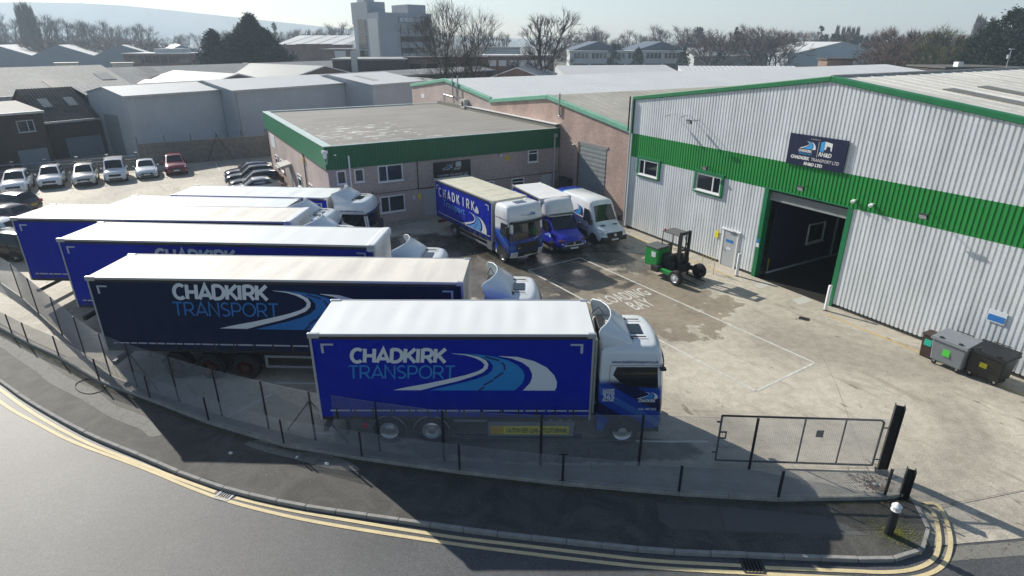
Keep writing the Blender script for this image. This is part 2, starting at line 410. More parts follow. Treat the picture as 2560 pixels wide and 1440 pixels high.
for l, w in [([(2300, 1272), (2560, 1225)], .02), ([(1476, 1118), (1478, 1185)], .03)]: paint('slab_joint', l, w, m_jt, .004, sm=1, par=yard)
for px in [[(1980, 750), (2010, 740), (2032, 752), (1998, 762)], [(1885, 712), (1910, 704), (1930, 712), (1900, 722)]]:
    MB().poly([(*G(x, y).xy, .004) for x, y in px]).build('repair_patch', mat('pale repair', (.5, .5, .45), .8, noise=(5, .1)), yard)
# road edge strip of old tarmac by the gateway
MB().poly([(*G(x, y, -.112).xy, -.1165) for x, y in [(2326, 1370), (2560, 1352), (2700, 1345), (2700, 1380), (2560, 1388), (2375, 1402)]]).build('worn_patch', m_old, pv)
# painted markings in the yard
m_wl = mat('worn white paint', (.62, .615, .56), .75, noise=((4, .3, 5), (30, .2, 3)))
A, B, Cc = G(1320, 676), G(1890, 978), G(2037, 907)
D = A + (Cc - B)
for a, b in ((A, B), (B, Cc), (Cc, D), (D, A)): tag(strip(MB(), [a.xy, b.xy], .10, .006).build('bay_line', m_wl), kind='structure')
U3, V3 = Vector((C30, S30, 0)), Vector((-S30, C30, 0))
V3b = Vector((math.cos(RAD(118)), math.sin(RAD(118)), 0))
for tx, px, wd in (('LOADING', (1520, 762), 2.75), ('BAY', (1590, 776), 1.25)):
    tag(words('loading_bay_lettering', tx, m_wl, None, (*G(*px).xy, .008), (-V3b).cross(Vector((0, 0, 1))) * -1 if False else Vector((V3b.y, -V3b.x, 0)), V3b, 1.42, .012, width=wd), kind='structure')
m_wl2 = mat('bay paint', (.62, .64, .62), .7, noise=(12, .15))
for a, b in [((1590, 1103), (1770, 1104)), ((568, 1042), (678, 986)), ((225, 833), (262, 834)), ((690, 957), (790, 959)), ((790, 1083), (834, 1084)), ((600, 506), (480, 506)), ((300, 500), (380, 493))][:6]:
    paint('bay_line', [a, b], .1, m_wl2, .006, sm=1)
m_yw = mat('yard yellow line', (.62, .42, .09), .75, noise=(6, .3))
for l in [[(1575, 588), (1660, 624), (1735, 655), (1830, 692)], [(2065, 785), (2180, 832), (2300, 882), (2560, 988)]]: paint('yellow_line', l, .075, m_yw, .006, sm=1)
paint('yellow_line', [(985, 577), (1080, 552)], .06, mat('faded line', (.3, .26, .16), .8), .006, sm=1)
# parking bay lines on the car park
for i in range(9):
    u0 = -17.5 + i * 2.75
    tag(strip(MB(), [UV(u0, 66).xy, UV(u0, 70.8).xy], .08, .006).build('bay_line', m_wl2), kind='structure')

# ------------------------------------------------------------------ drain grates
def grate(label, px, zz, L, W, rz, mt):
    p = G(*px, zz); t = thing('drain_grate', label, 'drain', (p.x, p.y, zz), rz)
    fr = MB()
    for s in (-1, 1): fr.box(-L / 2, L / 2, s * W / 2 - .025, s * W / 2 + .025, .004, .02); fr.box(s * L / 2 - .025, s * L / 2 + .025, -W / 2 + .026, W / 2 - .026, .004, .02)
    fr.build('frame', mt, t); bx('pit', mat('drain pit', (.006, .006, .006), .9), t, -L / 2, L / 2, -W / 2, W / 2, .001, .006)
    nb = 6
    for i in range(nb):
        x = -L / 2 + L * (i + .5) / nb; bx('bar', mt, t, x - .014, x + .014, -W / 2 + .026, W / 2 - .026, .008, .018)
m_cast = mat('worn cast iron', (.42, .42, .41), .6, noise=(9, .25))
grate('pale worn drain grate between the yellow lines beside the litter', (565, 1237), -.12, .46, .42, RAD(-18), m_cast)
grate('dark drain grate in the gutter in front of the low fence', (1882, 1417), -.12, .52, .40, RAD(-3), mat('rusty cast iron', (.05, .05, .05), .6, metal=.3))
grate('dark drain grate in the concrete before the big doorway', (2010, 797), 0, .4, .28, RAD(-35), mat('rusty cast iron', (.05, .05, .05), .6))
# litter
def litter(label, px, s, mt, rz):
    p = G(*px); mb = MB(); nn = 5
    pts = [(math.cos(6.28 * i / nn) * s * rnd.uniform(.6, 1.2), math.sin(6.28 * i / nn) * s * rnd.uniform(.5, 1), .02 + rnd.uniform(0, .05)) for i in range(nn)]
    mb.add(pts + [(0, 0, .07)] + [(x, y, 0) for x, y, z in pts], [(i, (i + 1) % nn, nn) for i in range(nn)] + [(i, nn + 1 + i, nn + 1 + (i + 1) % nn, (i + 1) % nn) for i in range(nn)])
    tag(mb.build('litter', mt, loc=(p.x, p.y, -.004), rz=rz), label, 'litter')
m_pap = mat('waste paper', (.68, .7, .68), .8)
litter('crumpled pale paper on the pavement by the kerb bend', (577, 1134), .06, m_pap, 0)
litter('crushed white cup on the pavement below the low fence', (742, 1144), .06, m_pap, 1)
litter('torn white wrapper lying at the concrete edging', (818, 1160), .09, m_pap, 2)
litter('white wrapper among the fallen leaves at the gate post', (2186, 1211), .09, m_pap, .5)
# leaves blown against the gate post, moss and weeds along the low fence
def scatter(name, fn, count, size, mt, kind='stuff', label=None, up=.5):
    mb = MB()
    for i in range(count):
        p = fn(); s = size * rnd.uniform(.5, 1.4); a = rnd.uniform(0, 6.28)
        d = Vector((math.cos(a), math.sin(a), 0)); e = Vector((-d.y, d.x, rnd.uniform(-.3, .6) * up)); h = Vector((0, 0, s * up * rnd.uniform(.2, 1)))
        mb.add([p - d * s * .5, p + e * s * .35 + h * .5, p + d * s * .5 + h, p - e * s * .35 + h * .4], [(0, 1, 2, 3)])
    o = mb.build(name, mt); tag(o, label, None, None, kind); return o
m_leaf = mat('dead leaves', (.20, .12, .075), .85, noise=(30, .5))
def leafpt():
    c_ = G(2185, 1215); a, r = rnd.uniform(0, 6.28), abs(rnd.gauss(0, .45)); return Vector((c_.x + math.cos(a) * r * .8, c_.y + math.sin(a) * r, .01))
scatter('leaf_litter', leafpt, 420, .055, m_leaf, label='brown fallen leaves heaped between the gate post and low fence')
m_moss = mat('moss and weeds', (.10, .115, .03), .9, noise=((7, .5), (.4, .45)))
ofl = resample(smooth_line(OF[1:], 6), .05)
def mosspt():
    i = int(rnd.random() ** 1.2 * (len(ofl) - 2)); p = ofl[i]; d = (ofl[i + 1] - p).normalized()
    k = mnoise.noise(Vector((i * .03, 2, 0))); off = -.09 - abs(rnd.gauss(0, .07 + .08 * max(0, k)))
    return Vector((p.x - d.y * off * -1, p.y + d.x * off * 1, 0)) if False else Vector((p.x + d.y * -off, p.y - d.x * -off, .0))
scatter('moss', mosspt, 9000, .03, m_moss, label='green moss and weeds along the foot of the low fence', up=.5)
mo = MB(); cc = G(2255, 1335)
for i in range(2600):
    a, r = rnd.uniform(0, 6.28), abs(rnd.gauss(0, .30)); 
    p = Vector((cc.x - .15 + math.cos(a) * r * 1.3, cc.y + .05 + math.sin(a) * r, -.004)); s = rnd.uniform(.01, .03); b = rnd.uniform(0, 6.28)
    mo.add([p, p + Vector((math.cos(b) * s, math.sin(b) * s, .012)), p + Vector((math.cos(b + 1) * s, math.sin(b + 1) * s, .015))], [(0, 1, 2)])
tag(mo.build('moss', mat('bright moss', (.17, .19, .03), .9, noise=(6, .4))), 'yellow green moss patch round the foot of the bollard', kind='stuff')
# ================================================================== FENCES, GATE, POSTS
m_post = mat('black painted steel', (.016, .018, .022), .5, noise=(6, .4))
m_wire = mat('galvanised wire', (.36, .385, .41), .5)
m_edge = mat('concrete edging', (.34, .325, .29), .85, noise=((3, .25, 5), (25, .15)))
def chainlink(name, a, b, z0, z1a, z1b, parent, r=.0033, step=.072):
    d = (b - a); L = d.length; d.normalize(); mb = MB(); h = min(z1a, z1b) - z0
    def P(s, z): 
        k = s / L; zz = z0 + z / h * (z1a + (z1b - z1a) * k - z0); return Vector((a.x + d.x * s, a.y + d.y * s, zz))
    k = -int(h / step) - 1
    while k * step < L:
        for sgn in (1, -1):
            s0 = k * step if sgn == 1 else k * step + h            # line s = s0 + sgn*z
            za, zb = 0.0, h
            if sgn == 1: za = max(0, -s0); zb = min(h, L - s0)
            else: za = max(0, s0 - L); zb = min(h, s0)
            if zb - za > .02: mb.tube(P(s0 + sgn * za, za), P(s0 + sgn * zb, zb), r, 3, cap=False)
        k += 1
    for f in (.01, .5, .99): mb.tube(P(0, h * f), P(L, h * f), .0026, 4, cap=False)
    return mb.build(name, m_wire, parent)
def angle_post(parent, p, h, rz=0, w=.055, name='post'):
    mb = MB(); t = .012; mb.box(-w / 2, w / 2, -t / 2 - w / 2, t / 2 - w / 2, 0, h); mb.box(-w / 2, -w / 2 + t, -w / 2, w / 2, 0, h - .001)
    return mb.build(name, m_post, parent, loc=(p.x, p.y, 0), rz=rz)
# tall inner fence
ifp = [(-190, 600), (-60, 672), (0, 706), (55, 744), (98, 785), (157, 838), (215, 893), (277, 939), (343, 967), (448, 1004), (556, 1040), (672, 1071), (789, 1100), (950, 1128), (1111, 1152), (1351, 1164), (1596, 1164), (1872, 1173), (2196, 1176)]
IF = [G(x, y).xy for x, y in ifp]
HI = 1.86
tf = thing('chain_link_fence', 'tall chain link fence with black steel posts round the lorry yard', 'fence', (IF[8].x, IF[8].y, 0))
def rel(t, p): return Vector((p.x - t.location.x, p.y - t.location.y))
for i, p in enumerate(IF[:-1]):
    q = rel(tf, p); angle_post(tf, q, HI, rz=rnd.uniform(0, .5) + .2)
    if (p - IF[i + 1]).length > .3: chainlink('mesh_panel', q, rel(tf, IF[i + 1]), .05, HI - .02, HI - .02, tf)
for pi, dirs in ((12, (-1, 1)), (8, (1,))):
    for s in dirs:
        q = rel(tf, IF[pi]); d = (IF[pi + s] - IF[pi]).normalized() * 1.15
        MB().tube((q.x, q.y, HI * .82), (q.x + d.x, q.y + d.y + .12, .02), .022, 6).build('brace', m_post, tf)
# low outer fence on a concrete edging
lf = thing('low_chain_link_fence', 'knee high chain link fence on concrete edging beside the pavement', 'fence', (OF[7].x, OF[7].y, 0))
for i in range(len(OF) - 1):
    a, b = rel(lf, OF[i]), rel(lf, OF[i + 1]); d = (b - a); L = d.length; rz = math.atan2(d.y, d.x)
    n_ = max(1, round(L / 1.83))
    for k in range(n_):
        s = a + d * (k / n_); MB().box(.004, L / n_ - .004, -.03, .12, -.12, .11 + rnd.uniform(-.008, .008)).build('edging_block', m_edge, lf, loc=(s.x, s.y, 0), rz=rz, bevel=.015)
    zt = 1.02
    angle_post(lf, a + Vector((0, .05)), zt + (.06 if i == 11 else 0), rz=.3)
    if i == 11: MB().box(-.13, .13, -.012, .012, zt + .02, zt + .045).build('post_crossbar', m_post, lf, loc=(a.x, a.y + .05, 0)); MB().box(-.1, .1, -.012, .012, .11, .135).build('post_crossbar', m_post, lf, loc=(a.x, a.y + .05, 0))
    chainlink('mesh_panel', a + Vector((0, .05)), b + Vector((0, .05)), .13, zt - .03, zt - .03, lf)
# concrete strip between the two fences
m_st = mat('strip concrete', (.30, .285, .25), .85, noise=((1.1, .3, 6), (18, .2)))
band = [Vector((p.x, p.y + .16)) for p in OF]
tag(MB().poly([(p.x, p.y, .004) for p in band[4:-1]] + [(p.x, p.y, .004) for p in reversed(IF[6:-1])]).build('fence_strip', m_st), kind='structure')

# swing gate standing open, and its posts
def h_beam(label, px, w, h, rz, lean=0):
    p = G(*px); t = thing('gate_post', label, 'post', (p.x, p.y, 0), rz); mb = MB(); tt = .022
    mb.box(-w / 2, w / 2, -w / 2, -w / 2 + tt, 0, h); mb.box(-w / 2, w / 2, w / 2 - tt, w / 2, 0, h); mb.box(-tt / 2, tt / 2, -w / 2 + tt + .001, w / 2 - tt - .001, 0, h - .002)
    mb.build('beam', m_post, t); bx('base_plate', m_post, t, -w * .7, w * .7, -w * .7, w * .7, .001, .02)
    return t
h_beam('tall black steel H section post carrying the mesh gate', (2203, 1180), .25, 2.36, RAD(62))
h_beam('short black steel H section post at the end of the low fence', (2258, 1243), .22, .98, RAD(62))
g0, g1 = G(1788, 1150, .14), G(2180, 1163, .14)
gd = (g1 - g0); GL = gd.xy.length; GH = 1.62
gate = thing('swing_gate', 'black framed mesh gate swung open beside the tall H section post', 'gate', (g0.x, g0.y, 0), math.atan2(gd.y, gd.x))
fr = MB(); R_ = .032; z0, z1 = .14, .14 + GH
fr.tube((0, 0, z0), (GL, 0, z0), R_, 8).tube((0, 0, z1), (GL - .08, 0, z1), R_, 8).tube((0, 0, z0), (0, 0, z1), R_, 8).tube((GL, 0, z0), (GL, 0, z1 - .08), R_, 8).tube((GL - .08, 0, z1), (GL, 0, z1 - .08), R_, 8)
fr.build('frame', m_post, gate, smooth=40)
for s in (.52, .77): MB().tube((GL * s, 0, z0), (GL * s, 0, z1), .024, 8).build('upright', m_post, gate)
wm = MB()
k = .05
while k < GL: wm.tube((k, .01, z0), (k, .01, z1), .0022, 3, cap=False); k += .055
k = z0 + .05
while k < z1: wm.tube((0, .012, k), (GL, .012, k), .0022, 3, cap=False); k += .055
wm.build('mesh_panel', m_wire, gate)
lt = MB()
for zz in (z0 + .82, z0 + 1.04): lt.box(.03, .2, -.02, .02, zz - .018, zz + .018)
lt.box(.182, .212, -.02, .02, z0 + .80, z0 + 1.06); lt.build('latch_frame', m_post, gate)
for zz in (z0 + .3, z0 + 1.4): bx('latch_stub', m_post, gate, -.13, -.03, -.02, .02, zz - .02, zz + .02)
for zz in (z0 + .22, z0 + 1.36): MB().tube((GL + .03, 0, zz), (GL + .2, 0, zz), .02, 8).build('hinge', DARKM, gate)
bx('sign_plate', mat('dull plate', (.05, .055, .06), .5), gate, GL * .6, GL * .645, -.03, -.02, z0 + .98, z0 + 1.22)
# bollard
p = G(2221, 1334); bo = thing('bollard', 'black bollard with a white ridged cap on the mossy pavement corner', 'bollard', (p.x, p.y, -.008), .2)
MB().lathe([(.0, 0), (.11, 0), (.105, .80), (.0, .80)], (0, 0, 0), n=10).build('shaft', m_post, bo, smooth=40)
cp_ = MB().lathe([(.105, .80), (.125, .805), (.125, .825), (.104, .83), (.104, .92), (.124, .925), (.124, .945), (.05, 1.02), (0, 1.04)], (0, 0, 0), n=10); cp_.build('cap', WHITE, bo, smooth=30)
# white door protection posts at the warehouse
for lab, px in (('white steel bollard left of the big doorway', (1841, 690)), ('white steel bollard at the green jamb right of the big doorway', (2063, 776))):
    p = G(*px); t = thing('door_bollard', lab, 'bollard', (p.x, p.y, 0), 0)
    MB().lathe([(0, 0), (.085, 0), (.085, 1.28), (.06, 1.31), (0, 1.32)], (0, 0, 0), n=14).build('tube', WHITE, t, smooth=40)
    MB().lathe([(.0, .0), (.1, .0), (.1, .04), (.086, .05)], (0, 0, .002), n=14).build('footing', mat('rusty base', (.14, .09, .05), .9, noise=(12, .4)), t)

# concrete panel fence behind the car park
m_cp = mat('old concrete panels', (.20, .19, .17), .9, noise=((2.4, .35, 5), (14, .2)))
cf = thing('concrete_panel_fence', 'weathered concrete panel fence behind the row of parked cars', 'fence', (*UV(-2.2, 72).xy, 0), RAD(30))
nb = 6
for i in range(nb + 1):
    x = i * 2.45
    MB().box(x - .07, x + .07, -.08, .08, 0, 2.42).build('post', m_cp, cf)
    MB().tube((x, .1, 1.0), (x, .1, 3.0), .03, 6).build('steel_upright', m_post, cf)
    if i < nb:
        for k in range(5):
            MB().box(x + .075, x + 2.375, -.03, .03, .02 + k * .46, .02 + k * .46 + .45).build('panel', m_cp, cf, bevel=.012)
for s in (-1, 1): MB().tube((7.35, -.05, 2.7), (7.35 + s * 1.3, -.3, .05), .03, 6).build('brace', m_post, cf)
bf = thing('barrier_rail', 'low steel crash rail behind the white cars', 'barrier', (*UV(-20, 71.6).xy, 0), RAD(30))
for i in range(8):
    MB().box(i * 2.5 - .06, i * 2.5 + .06, -.05, .05, 0, 1.55).build('post', mat('weathered timber', (.16, .14, .12), .9), bf)
    MB().box(i * 2.5 - .13, i * 2.5 + .13, -.08, .08, 1.552, 1.6).build('post_cap', WHITE, bf)
MB().tube((-1, -.06, 1.3), (17.4, -.06, 1.3), .045, 6).build('rail', STEEL, bf); MB().tube((-1, -.06, .7), (17.4, -.06, .7), .045, 6).build('rail', STEEL, bf)
bx('backing_wall', m_cp, bf, -1, 17.6, .2, .34, 0, .9)
# ================================================================== LETTERING AND ROAD EMBLEM
def arc(cx, cz, rx, rz, a0, a1, n=14):
    return [(cx + rx * math.cos(RAD(a0 + (a1 - a0) * i / n)), cz + rz * math.sin(RAD(a0 + (a1 - a0) * i / n))) for i in range(n + 1)]
GL_ = {'C': (.82, [arc(.46, .5, .42, .47, 48, 312, 18)]), 'H': (.82, [[(.05, 0), (.05, 1)], [(.72, 0), (.72, 1)], [(.05, .5), (.72, .5)]]),
 'A': (.88, [[(.0, 0), (.43, .97), (.86, 0)], [(.17, .28), (.69, .28)]]), 'D': (.86, [[(.05, 0), (.05, 1)], [(.05, .95)] + arc(.33, .5, .46, .45, 90, -90, 14) + [(.05, .05)]]),
 'K': (.80, [[(.05, 0), (.05, 1)], [(.74, 1), (.05, .36)], [(.28, .52), (.78, 0)]]), 'I': (.22, [[(.05, 0), (.05, 1)]]),
 'R': (.80, [[(.05, 0), (.05, 1)], [(.05, .95)] + arc(.40, .68, .30, .27, 90, -90, 10) + [(.05, .41)], [(.40, .41), (.74, 0)]]),
 'T': (.74, [[(.36, 0), (.36, 1)], [(0, .95), (.72, .95)]]), 'N': (.84, [[(.05, 0), (.05, 1), (.74, 0), (.74, 1)]]),
 'S': (.70, [arc(.33, .73, .27, .23, 35, 215, 10) + [(.33, .5)] + arc(.33, .26, .28, .22, 60, -145, 12)]), 'P': (.76, [[(.05, 0), (.05, 1)], [(.05, .95)] + arc(.40, .66, .30, .29, 90, -90, 10) + [(.05, .37)]]),
 'O': (.98, [arc(.48, .5, .45, .46, 0, 345, 23)])}
def glyph_word(name, text, mt, parent, fn, x0, z0, width, height, weight, gap=.12, shear=.06):
    tot = sum(GL_[c][0] + gap for c in text) - gap; k = width / (tot * height)
    mb = MB(); x = 0
    for c in text:
        w, ls = GL_[c]
        for q_, l in enumerate(ls):
            pts = [((x + a) * height * k + shear * b * height + x0, z0 + b * height) for a, b in l]
            mb.stroke(pts, weight, lambda a_, b_: fn(a_, b_, q_ * .0008), closed=(c == 'O'))
        x += w + gap
    return mb.build(name, mt, parent)
SW = {'w1': ([(1015, 442), (1100, 452), (1160, 468), (1205, 490), (1225, 512), (1215, 535), (1180, 555), (1100, 580), (1000, 603), (850, 635), (700, 662), (615, 681)],
             [(1015, 440), (1110, 447), (1190, 462), (1235, 485), (1250, 510), (1243, 538), (1210, 565), (1140, 592), (1040, 622), (900, 655), (850, 668), (800, 681)]),
      'b': ([(1060, 442), (1150, 451), (1215, 467), (1260, 492), (1280, 520), (1275, 548), (1240, 578), (1170, 605), (1080, 630), (950, 660), (855, 682)],
            [(1060, 440), (1180, 446), (1290, 460), (1380, 485), (1440, 515), (1475, 550), (1487, 585), (1482, 610), (1470, 635), (1445, 660), (1420, 682)]),
      'w2': ([(1320, 458), (1400, 472), (1470, 498), (1515, 530), (1535, 570), (1535, 600), (1520, 635), (1475, 682)],
             [(1320, 456), (1440, 462), (1550, 490), (1630, 530), (1680, 580), (1700, 625), (1698, 660), (1688, 682)])}
DASH = [[(1230, 461), (1322, 486)], [(1336, 496), (1356, 520), (1354, 548)], [(1346, 562), (1285, 605)], [(1278, 612), (1215, 648)], [(1220, 658), (1185, 681)]]
def emblem(parent, fn, x0, z0, w, h, white=None, cyan=None, dark=None, dash=True):
    """the sweeping road emblem; fn(a, b, lift) maps the emblem's own plane to 3-D"""
    def M(p): return (x0 + (p[0] - 615) / (1700 - 615) * w, z0 + (682 - p[1]) / 242 * h)
    for key, mt, nm in (('w1', white or PRINTW, 'emblem_verge'), ('b', cyan or PRINTC, 'emblem_road'), ('w2', white or PRINTW, 'emblem_verge')):
        L, Rr = SW[key]; mb = MB(); v = [fn(*M(p), 0) for p in L] + [fn(*M(p), 0) for p in Rr]; k = len(L)
        mb.add(v, [(i, i + 1, k + i + 1, k + i) for i in range(k - 1)]); mb.build(nm, mt, parent)
    if dash:
        mb = MB()
        for d in DASH: mb.stroke([M(p) for p in d], w * .012, lambda a, b: fn(a, b, .002))
        mb.build('emblem_dashes', dark or PRINTN, parent)
def front_plane(xf, s=1):          # plane facing local -y, reading along +x
    return lambda a, b, l=0: (a, xf - .004 - l, b)
def west_plane(xf, y0):            # plane facing local -x, reading along -y
    return lambda a, b, l=0: (xf - .004 - l, y0 - a, b)

# ================================================================== BUILDINGS OF THE SITE
m_gc = mat('grey cladding', (.74, .77, .785), .45, noise=((.5, .08, 5), (1.6, .16, 5, (1, 1, .12)), (9, .05)))
m_gn = mat('green cladding', (.016, .27, .05), .45, noise=((.5, .12, 5),))
m_gt = mat('green trim', (.008, .18, .065), .45, noise=(1.5, .15))
m_pg = mat('pale green trim', (.16, .42, .30), .5, noise=(2, .15))
def brickmat(name, c1, c2, mortar, dirty=.25):
    m, n = fresh(name, .9)
    xyz = n.xyz(); cb = n.new('CombineXYZ'); n.link(n.math('ADD', xyz[0], xyz[1]), cb.inputs[0]); n.link(xyz[2], cb.inputs[1])
    b = n.new('TexBrick'); b.inputs['Scale'].default_value = 1; b.inputs['Color1'].default_value = (*c1, 1); b.inputs['Color2'].default_value = (*c2, 1); b.inputs['Mortar'].default_value = (*mortar, 1)
    b.inputs['Brick Width'].default_value = .225; b.inputs['Row Height'].default_value = .075; b.inputs['Mortar Size'].default_value = .012; n.link(cb.outputs[0], b.inputs['Vector'])
    n.color(n.scale(b.outputs['Color'], n.math('MULTIPLY', n.ramp(n.noise(.35, 6), .3, .7, 1 - dirty, 1 + dirty * .6), n.ramp(n.noise(5, 3), .3, .7, .9, 1.1))))
    n.bump(b.outputs['Fac'], -.3, .01); return m
m_bo = brickmat('office brick', (.47, .385, .36), (.415, .335, .315), (.44, .375, .355), .15)
m_br = brickmat('red brown brick', (.50, .345, .285), (.43, .285, .235), (.47, .375, .325))
m_fc = mat('fibre cement roof', (.72, .70, .635), .8, noise=((.25, .18, 6), (4, .12), (.8, .22, 5, (1.6, .12, 1))))
m_fc2 = mat('older fibre cement roof', (.44, .425, .36), .85, noise=((.3, .25, 6), (3, .15)))
m_wr = mat('white metal roof', (.58, .60, .60), .65, noise=(.3, .06))
m_rl = mat('aged rooflight', (.20, .185, .145), .4, noise=(2, .25))
m_sh = mat('roller shutter', (.30, .33, .33), .5, metal=.2, noise=(2, .12))
UPVC = mat('white window frame', (.78, .79, .79), .35)
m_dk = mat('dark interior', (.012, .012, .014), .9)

def window(parent, x, y, z, w, h, rz=0, splits=(.5,), surround=None, sill=True, depth=.07, fm=None, gm=None, name='window', transom=()):
    """a frame facing local -y, lower-left corner at x, y, z"""
    fm = fm or UPVC; fw = .075; mb = MB()
    mb.box(0, w, -depth, .02, 0, fw).box(0, w, -depth, .02, h - fw, h).box(0, fw, -depth, .02, fw, h - fw).box(w - fw, w, -depth, .02, fw, h - fw)
    xs = [fw] + [w * s for s in splits] + [w - fw]
    for s in splits: mb.box(w * s - .04, w * s + .04, -depth + .004, .02, fw, h - fw)
    o = mb.build(name, fm, parent, loc=(x, y, z), rz=rz)
    for a, b in zip(xs, xs[1:]): bx('pane', gm or GLASS2, o, a + .03, b - .03, -.022, -.008, fw - .005, h - fw + .005)
    for (i, t) in transom: bx('glazing_bar', fm, o, xs[i] + .03, xs[i + 1] - .03, -depth + .008, .0, h * t - .035, h * t + .035)
    if sill: bx('sill', fm, o, -.06, w + .06, -depth - .07, .02, -.055, -.002)
    if surround:
        s = MB(); g = .16
        s.box(-g, w + g, -depth - .03, .03, h + .002, h + g).box(-g, w + g, -depth - .03, .03, -g, -.058).box(-g, -.002, -depth - .03, .03, -.056, h).box(w + .002, w + g, -depth - .03, .03, -.056, h)
        s.build('surround', surround, o)
    return o
def cladding(mb, y0, y1, z0, z1, pitch=.2, d=.042, x=0, m=0):
    """ribbed sheet in the plane x, facing -x; z0, z1 are numbers or functions of y"""
    f0 = z0 if callable(z0) else (lambda y: z0); f1 = z1 if callable(z1) else (lambda y: z1)
    k = math.floor(y0 / pitch); pts = []
    while k * pitch < y1:
        for fr_, dx in ((0, 0), (.58, 0), (.66, d), (.92, d)):
            y = (k + fr_) * pitch
            if y0 < y < y1: pts.append((y, dx))
        k += 1
    pts = [(y0, 0)] + pts + [(y1, 0)]
    v = []
    for y, dx in pts: v += [(x + dx, y, f0(y)), (x + dx, y, f1(y))]
    return mb.add(v, [(2 * i, 2 * i + 1, 2 * i + 3, 2 * i + 2) for i in range(len(pts) - 1)], m)
def roof_slab(name, mt, parent, x0, x1, ya, za, yb, zb, t=.08, ribs=0, rd=.05):
    """a pitched roof plane between eave/ridge lines running along x"""
    mb = MB(); mb.add([(x0, ya, za), (x1, ya, za), (x1, yb, zb), (x0, yb, zb), (x0, ya, za - t), (x1, ya, za - t), (x1, yb, zb - t), (x0, yb, zb - t)],
                      [(0, 1, 2, 3), (7, 6, 5, 4), (0, 4, 5, 1), (2, 6, 7, 3), (1, 5, 6, 2), (0, 3, 7, 4)])
    if ribs:
        k = x0 + ribs / 2
        while k < x1:
            mb.add([(k - .03, ya, za), (k + .03, ya, za), (k + .03, yb, zb), (k - .03, yb, zb), (k, ya, za + rd), (k, yb, zb + rd)], [(0, 3, 5, 4), (4, 5, 2, 1), (0, 4, 1), (2, 5, 3)]); k += ribs
    return mb.build(name, mt, parent, fix=True)

# ---- big corrugated warehouse
WU, WV = 26.87, 17.5
wh = thing('warehouse', 'large grey ribbed warehouse with green band and open vehicle doorway', 'warehouse', UV(WU, WV), RAD(30))
HW, ZE, ZA = 13.25, 8.58, 10.42
def zg(y): return ZA - (ZA - ZE) * abs(y) / HW
D0, D1, DT = -2.05, 2.27, 4.80
cladding(MB(), -HW, D0 - .22, .16, 4.9).build('lower_cladding', m_gc, wh); cladding(MB(), D1 + .22, HW, .16, 4.9).build('lower_cladding', m_gc, wh)
cladding(MB(), -HW, HW, 4.9, 6.4, x=-.004).build('green_cladding', m_gn, wh)
cladding(MB(), -HW, 0, 6.4, zg).build('upper_cladding', m_gc, wh); cladding(MB(), 0, HW, 6.4, zg).build('upper_cladding', m_gc, wh)
pl_ = MB(); pl_.box(.04, .2, -HW, D0 - .2, 0, .17); pl_.box(.04, .2, D1 + .2, HW, 0, .17); pl_.build('plinth', mat('dark plinth', (.05, .05, .045), .9), wh)
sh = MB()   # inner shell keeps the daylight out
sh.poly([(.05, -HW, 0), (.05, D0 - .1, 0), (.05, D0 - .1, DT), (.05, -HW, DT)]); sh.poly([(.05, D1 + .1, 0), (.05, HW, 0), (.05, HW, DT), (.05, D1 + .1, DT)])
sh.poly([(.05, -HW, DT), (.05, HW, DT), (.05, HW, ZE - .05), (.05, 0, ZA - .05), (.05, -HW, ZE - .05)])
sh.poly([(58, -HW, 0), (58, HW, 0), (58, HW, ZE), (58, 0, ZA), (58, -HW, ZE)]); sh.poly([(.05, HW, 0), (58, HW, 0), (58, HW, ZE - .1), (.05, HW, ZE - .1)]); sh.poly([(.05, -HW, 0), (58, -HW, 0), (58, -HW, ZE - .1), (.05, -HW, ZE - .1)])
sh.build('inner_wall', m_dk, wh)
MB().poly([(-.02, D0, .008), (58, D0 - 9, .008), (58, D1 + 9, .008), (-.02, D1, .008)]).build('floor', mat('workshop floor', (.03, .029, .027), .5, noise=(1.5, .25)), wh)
roof_slab('roof', m_fc, wh, -.02, 58.2, 0, ZA + .06, HW + .1, ZE + .06, ribs=1.05, rd=.03); roof_slab('roof', m_fc, wh, -.02, 58.2, -HW - .1, ZE + .06, 0, ZA + .06, ribs=1.05, rd=.03)
MB().tube((-.05, 0, ZA + .08), (58.2, 0, ZA + .08), .09, 8).build('ridge_cap', mat('ridge tile', (.38, .37, .34), .8, noise=(3, .2)), wh)
for x0 in (3.1, 6.1, 12.5, 18.5, 25):       # rooflights on the slope seen from the yard
    for s in (-1, 1):
        ya, yb = s * 3.2, s * 10.6; mb = MB(); za, zb = zg(ya) + .105, zg(yb) + .105
        mb.add([(x0, ya, za), (x0 + .95, ya, za), (x0 + .95, yb, zb), (x0, yb, zb), (x0, ya, za - .06), (x0 + .95, ya, za - .06), (x0 + .95, yb, zb - .06), (x0, yb, zb - .06)], [(0, 1, 2, 3), (0, 4, 5, 1), (1, 5, 6, 2), (2, 6, 7, 3), (3, 7, 4, 0)]); mb.build('rooflight', m_rl, wh, fix=True)
for s in (-1, 1):
    mb = MB(); mb.add([(-.09, 0, ZA - .12), (-.09, 0, ZA + .13), (-.09, s * (HW + .1), ZE + .13), (-.09, s * (HW + .1), ZE - .12), (.2, 0, ZA - .12), (.2, 0, ZA + .13), (.2, s * (HW + .1), ZE + .13), (.2, s * (HW + .1), ZE - .12)],
                      [(0, 1, 2, 3), (0, 4, 5, 1), (1, 5, 6, 2), (2, 6, 7, 3), (3, 7, 4, 0)]); mb.build('verge_trim', m_gt, wh, fix=True, bevel=.03)
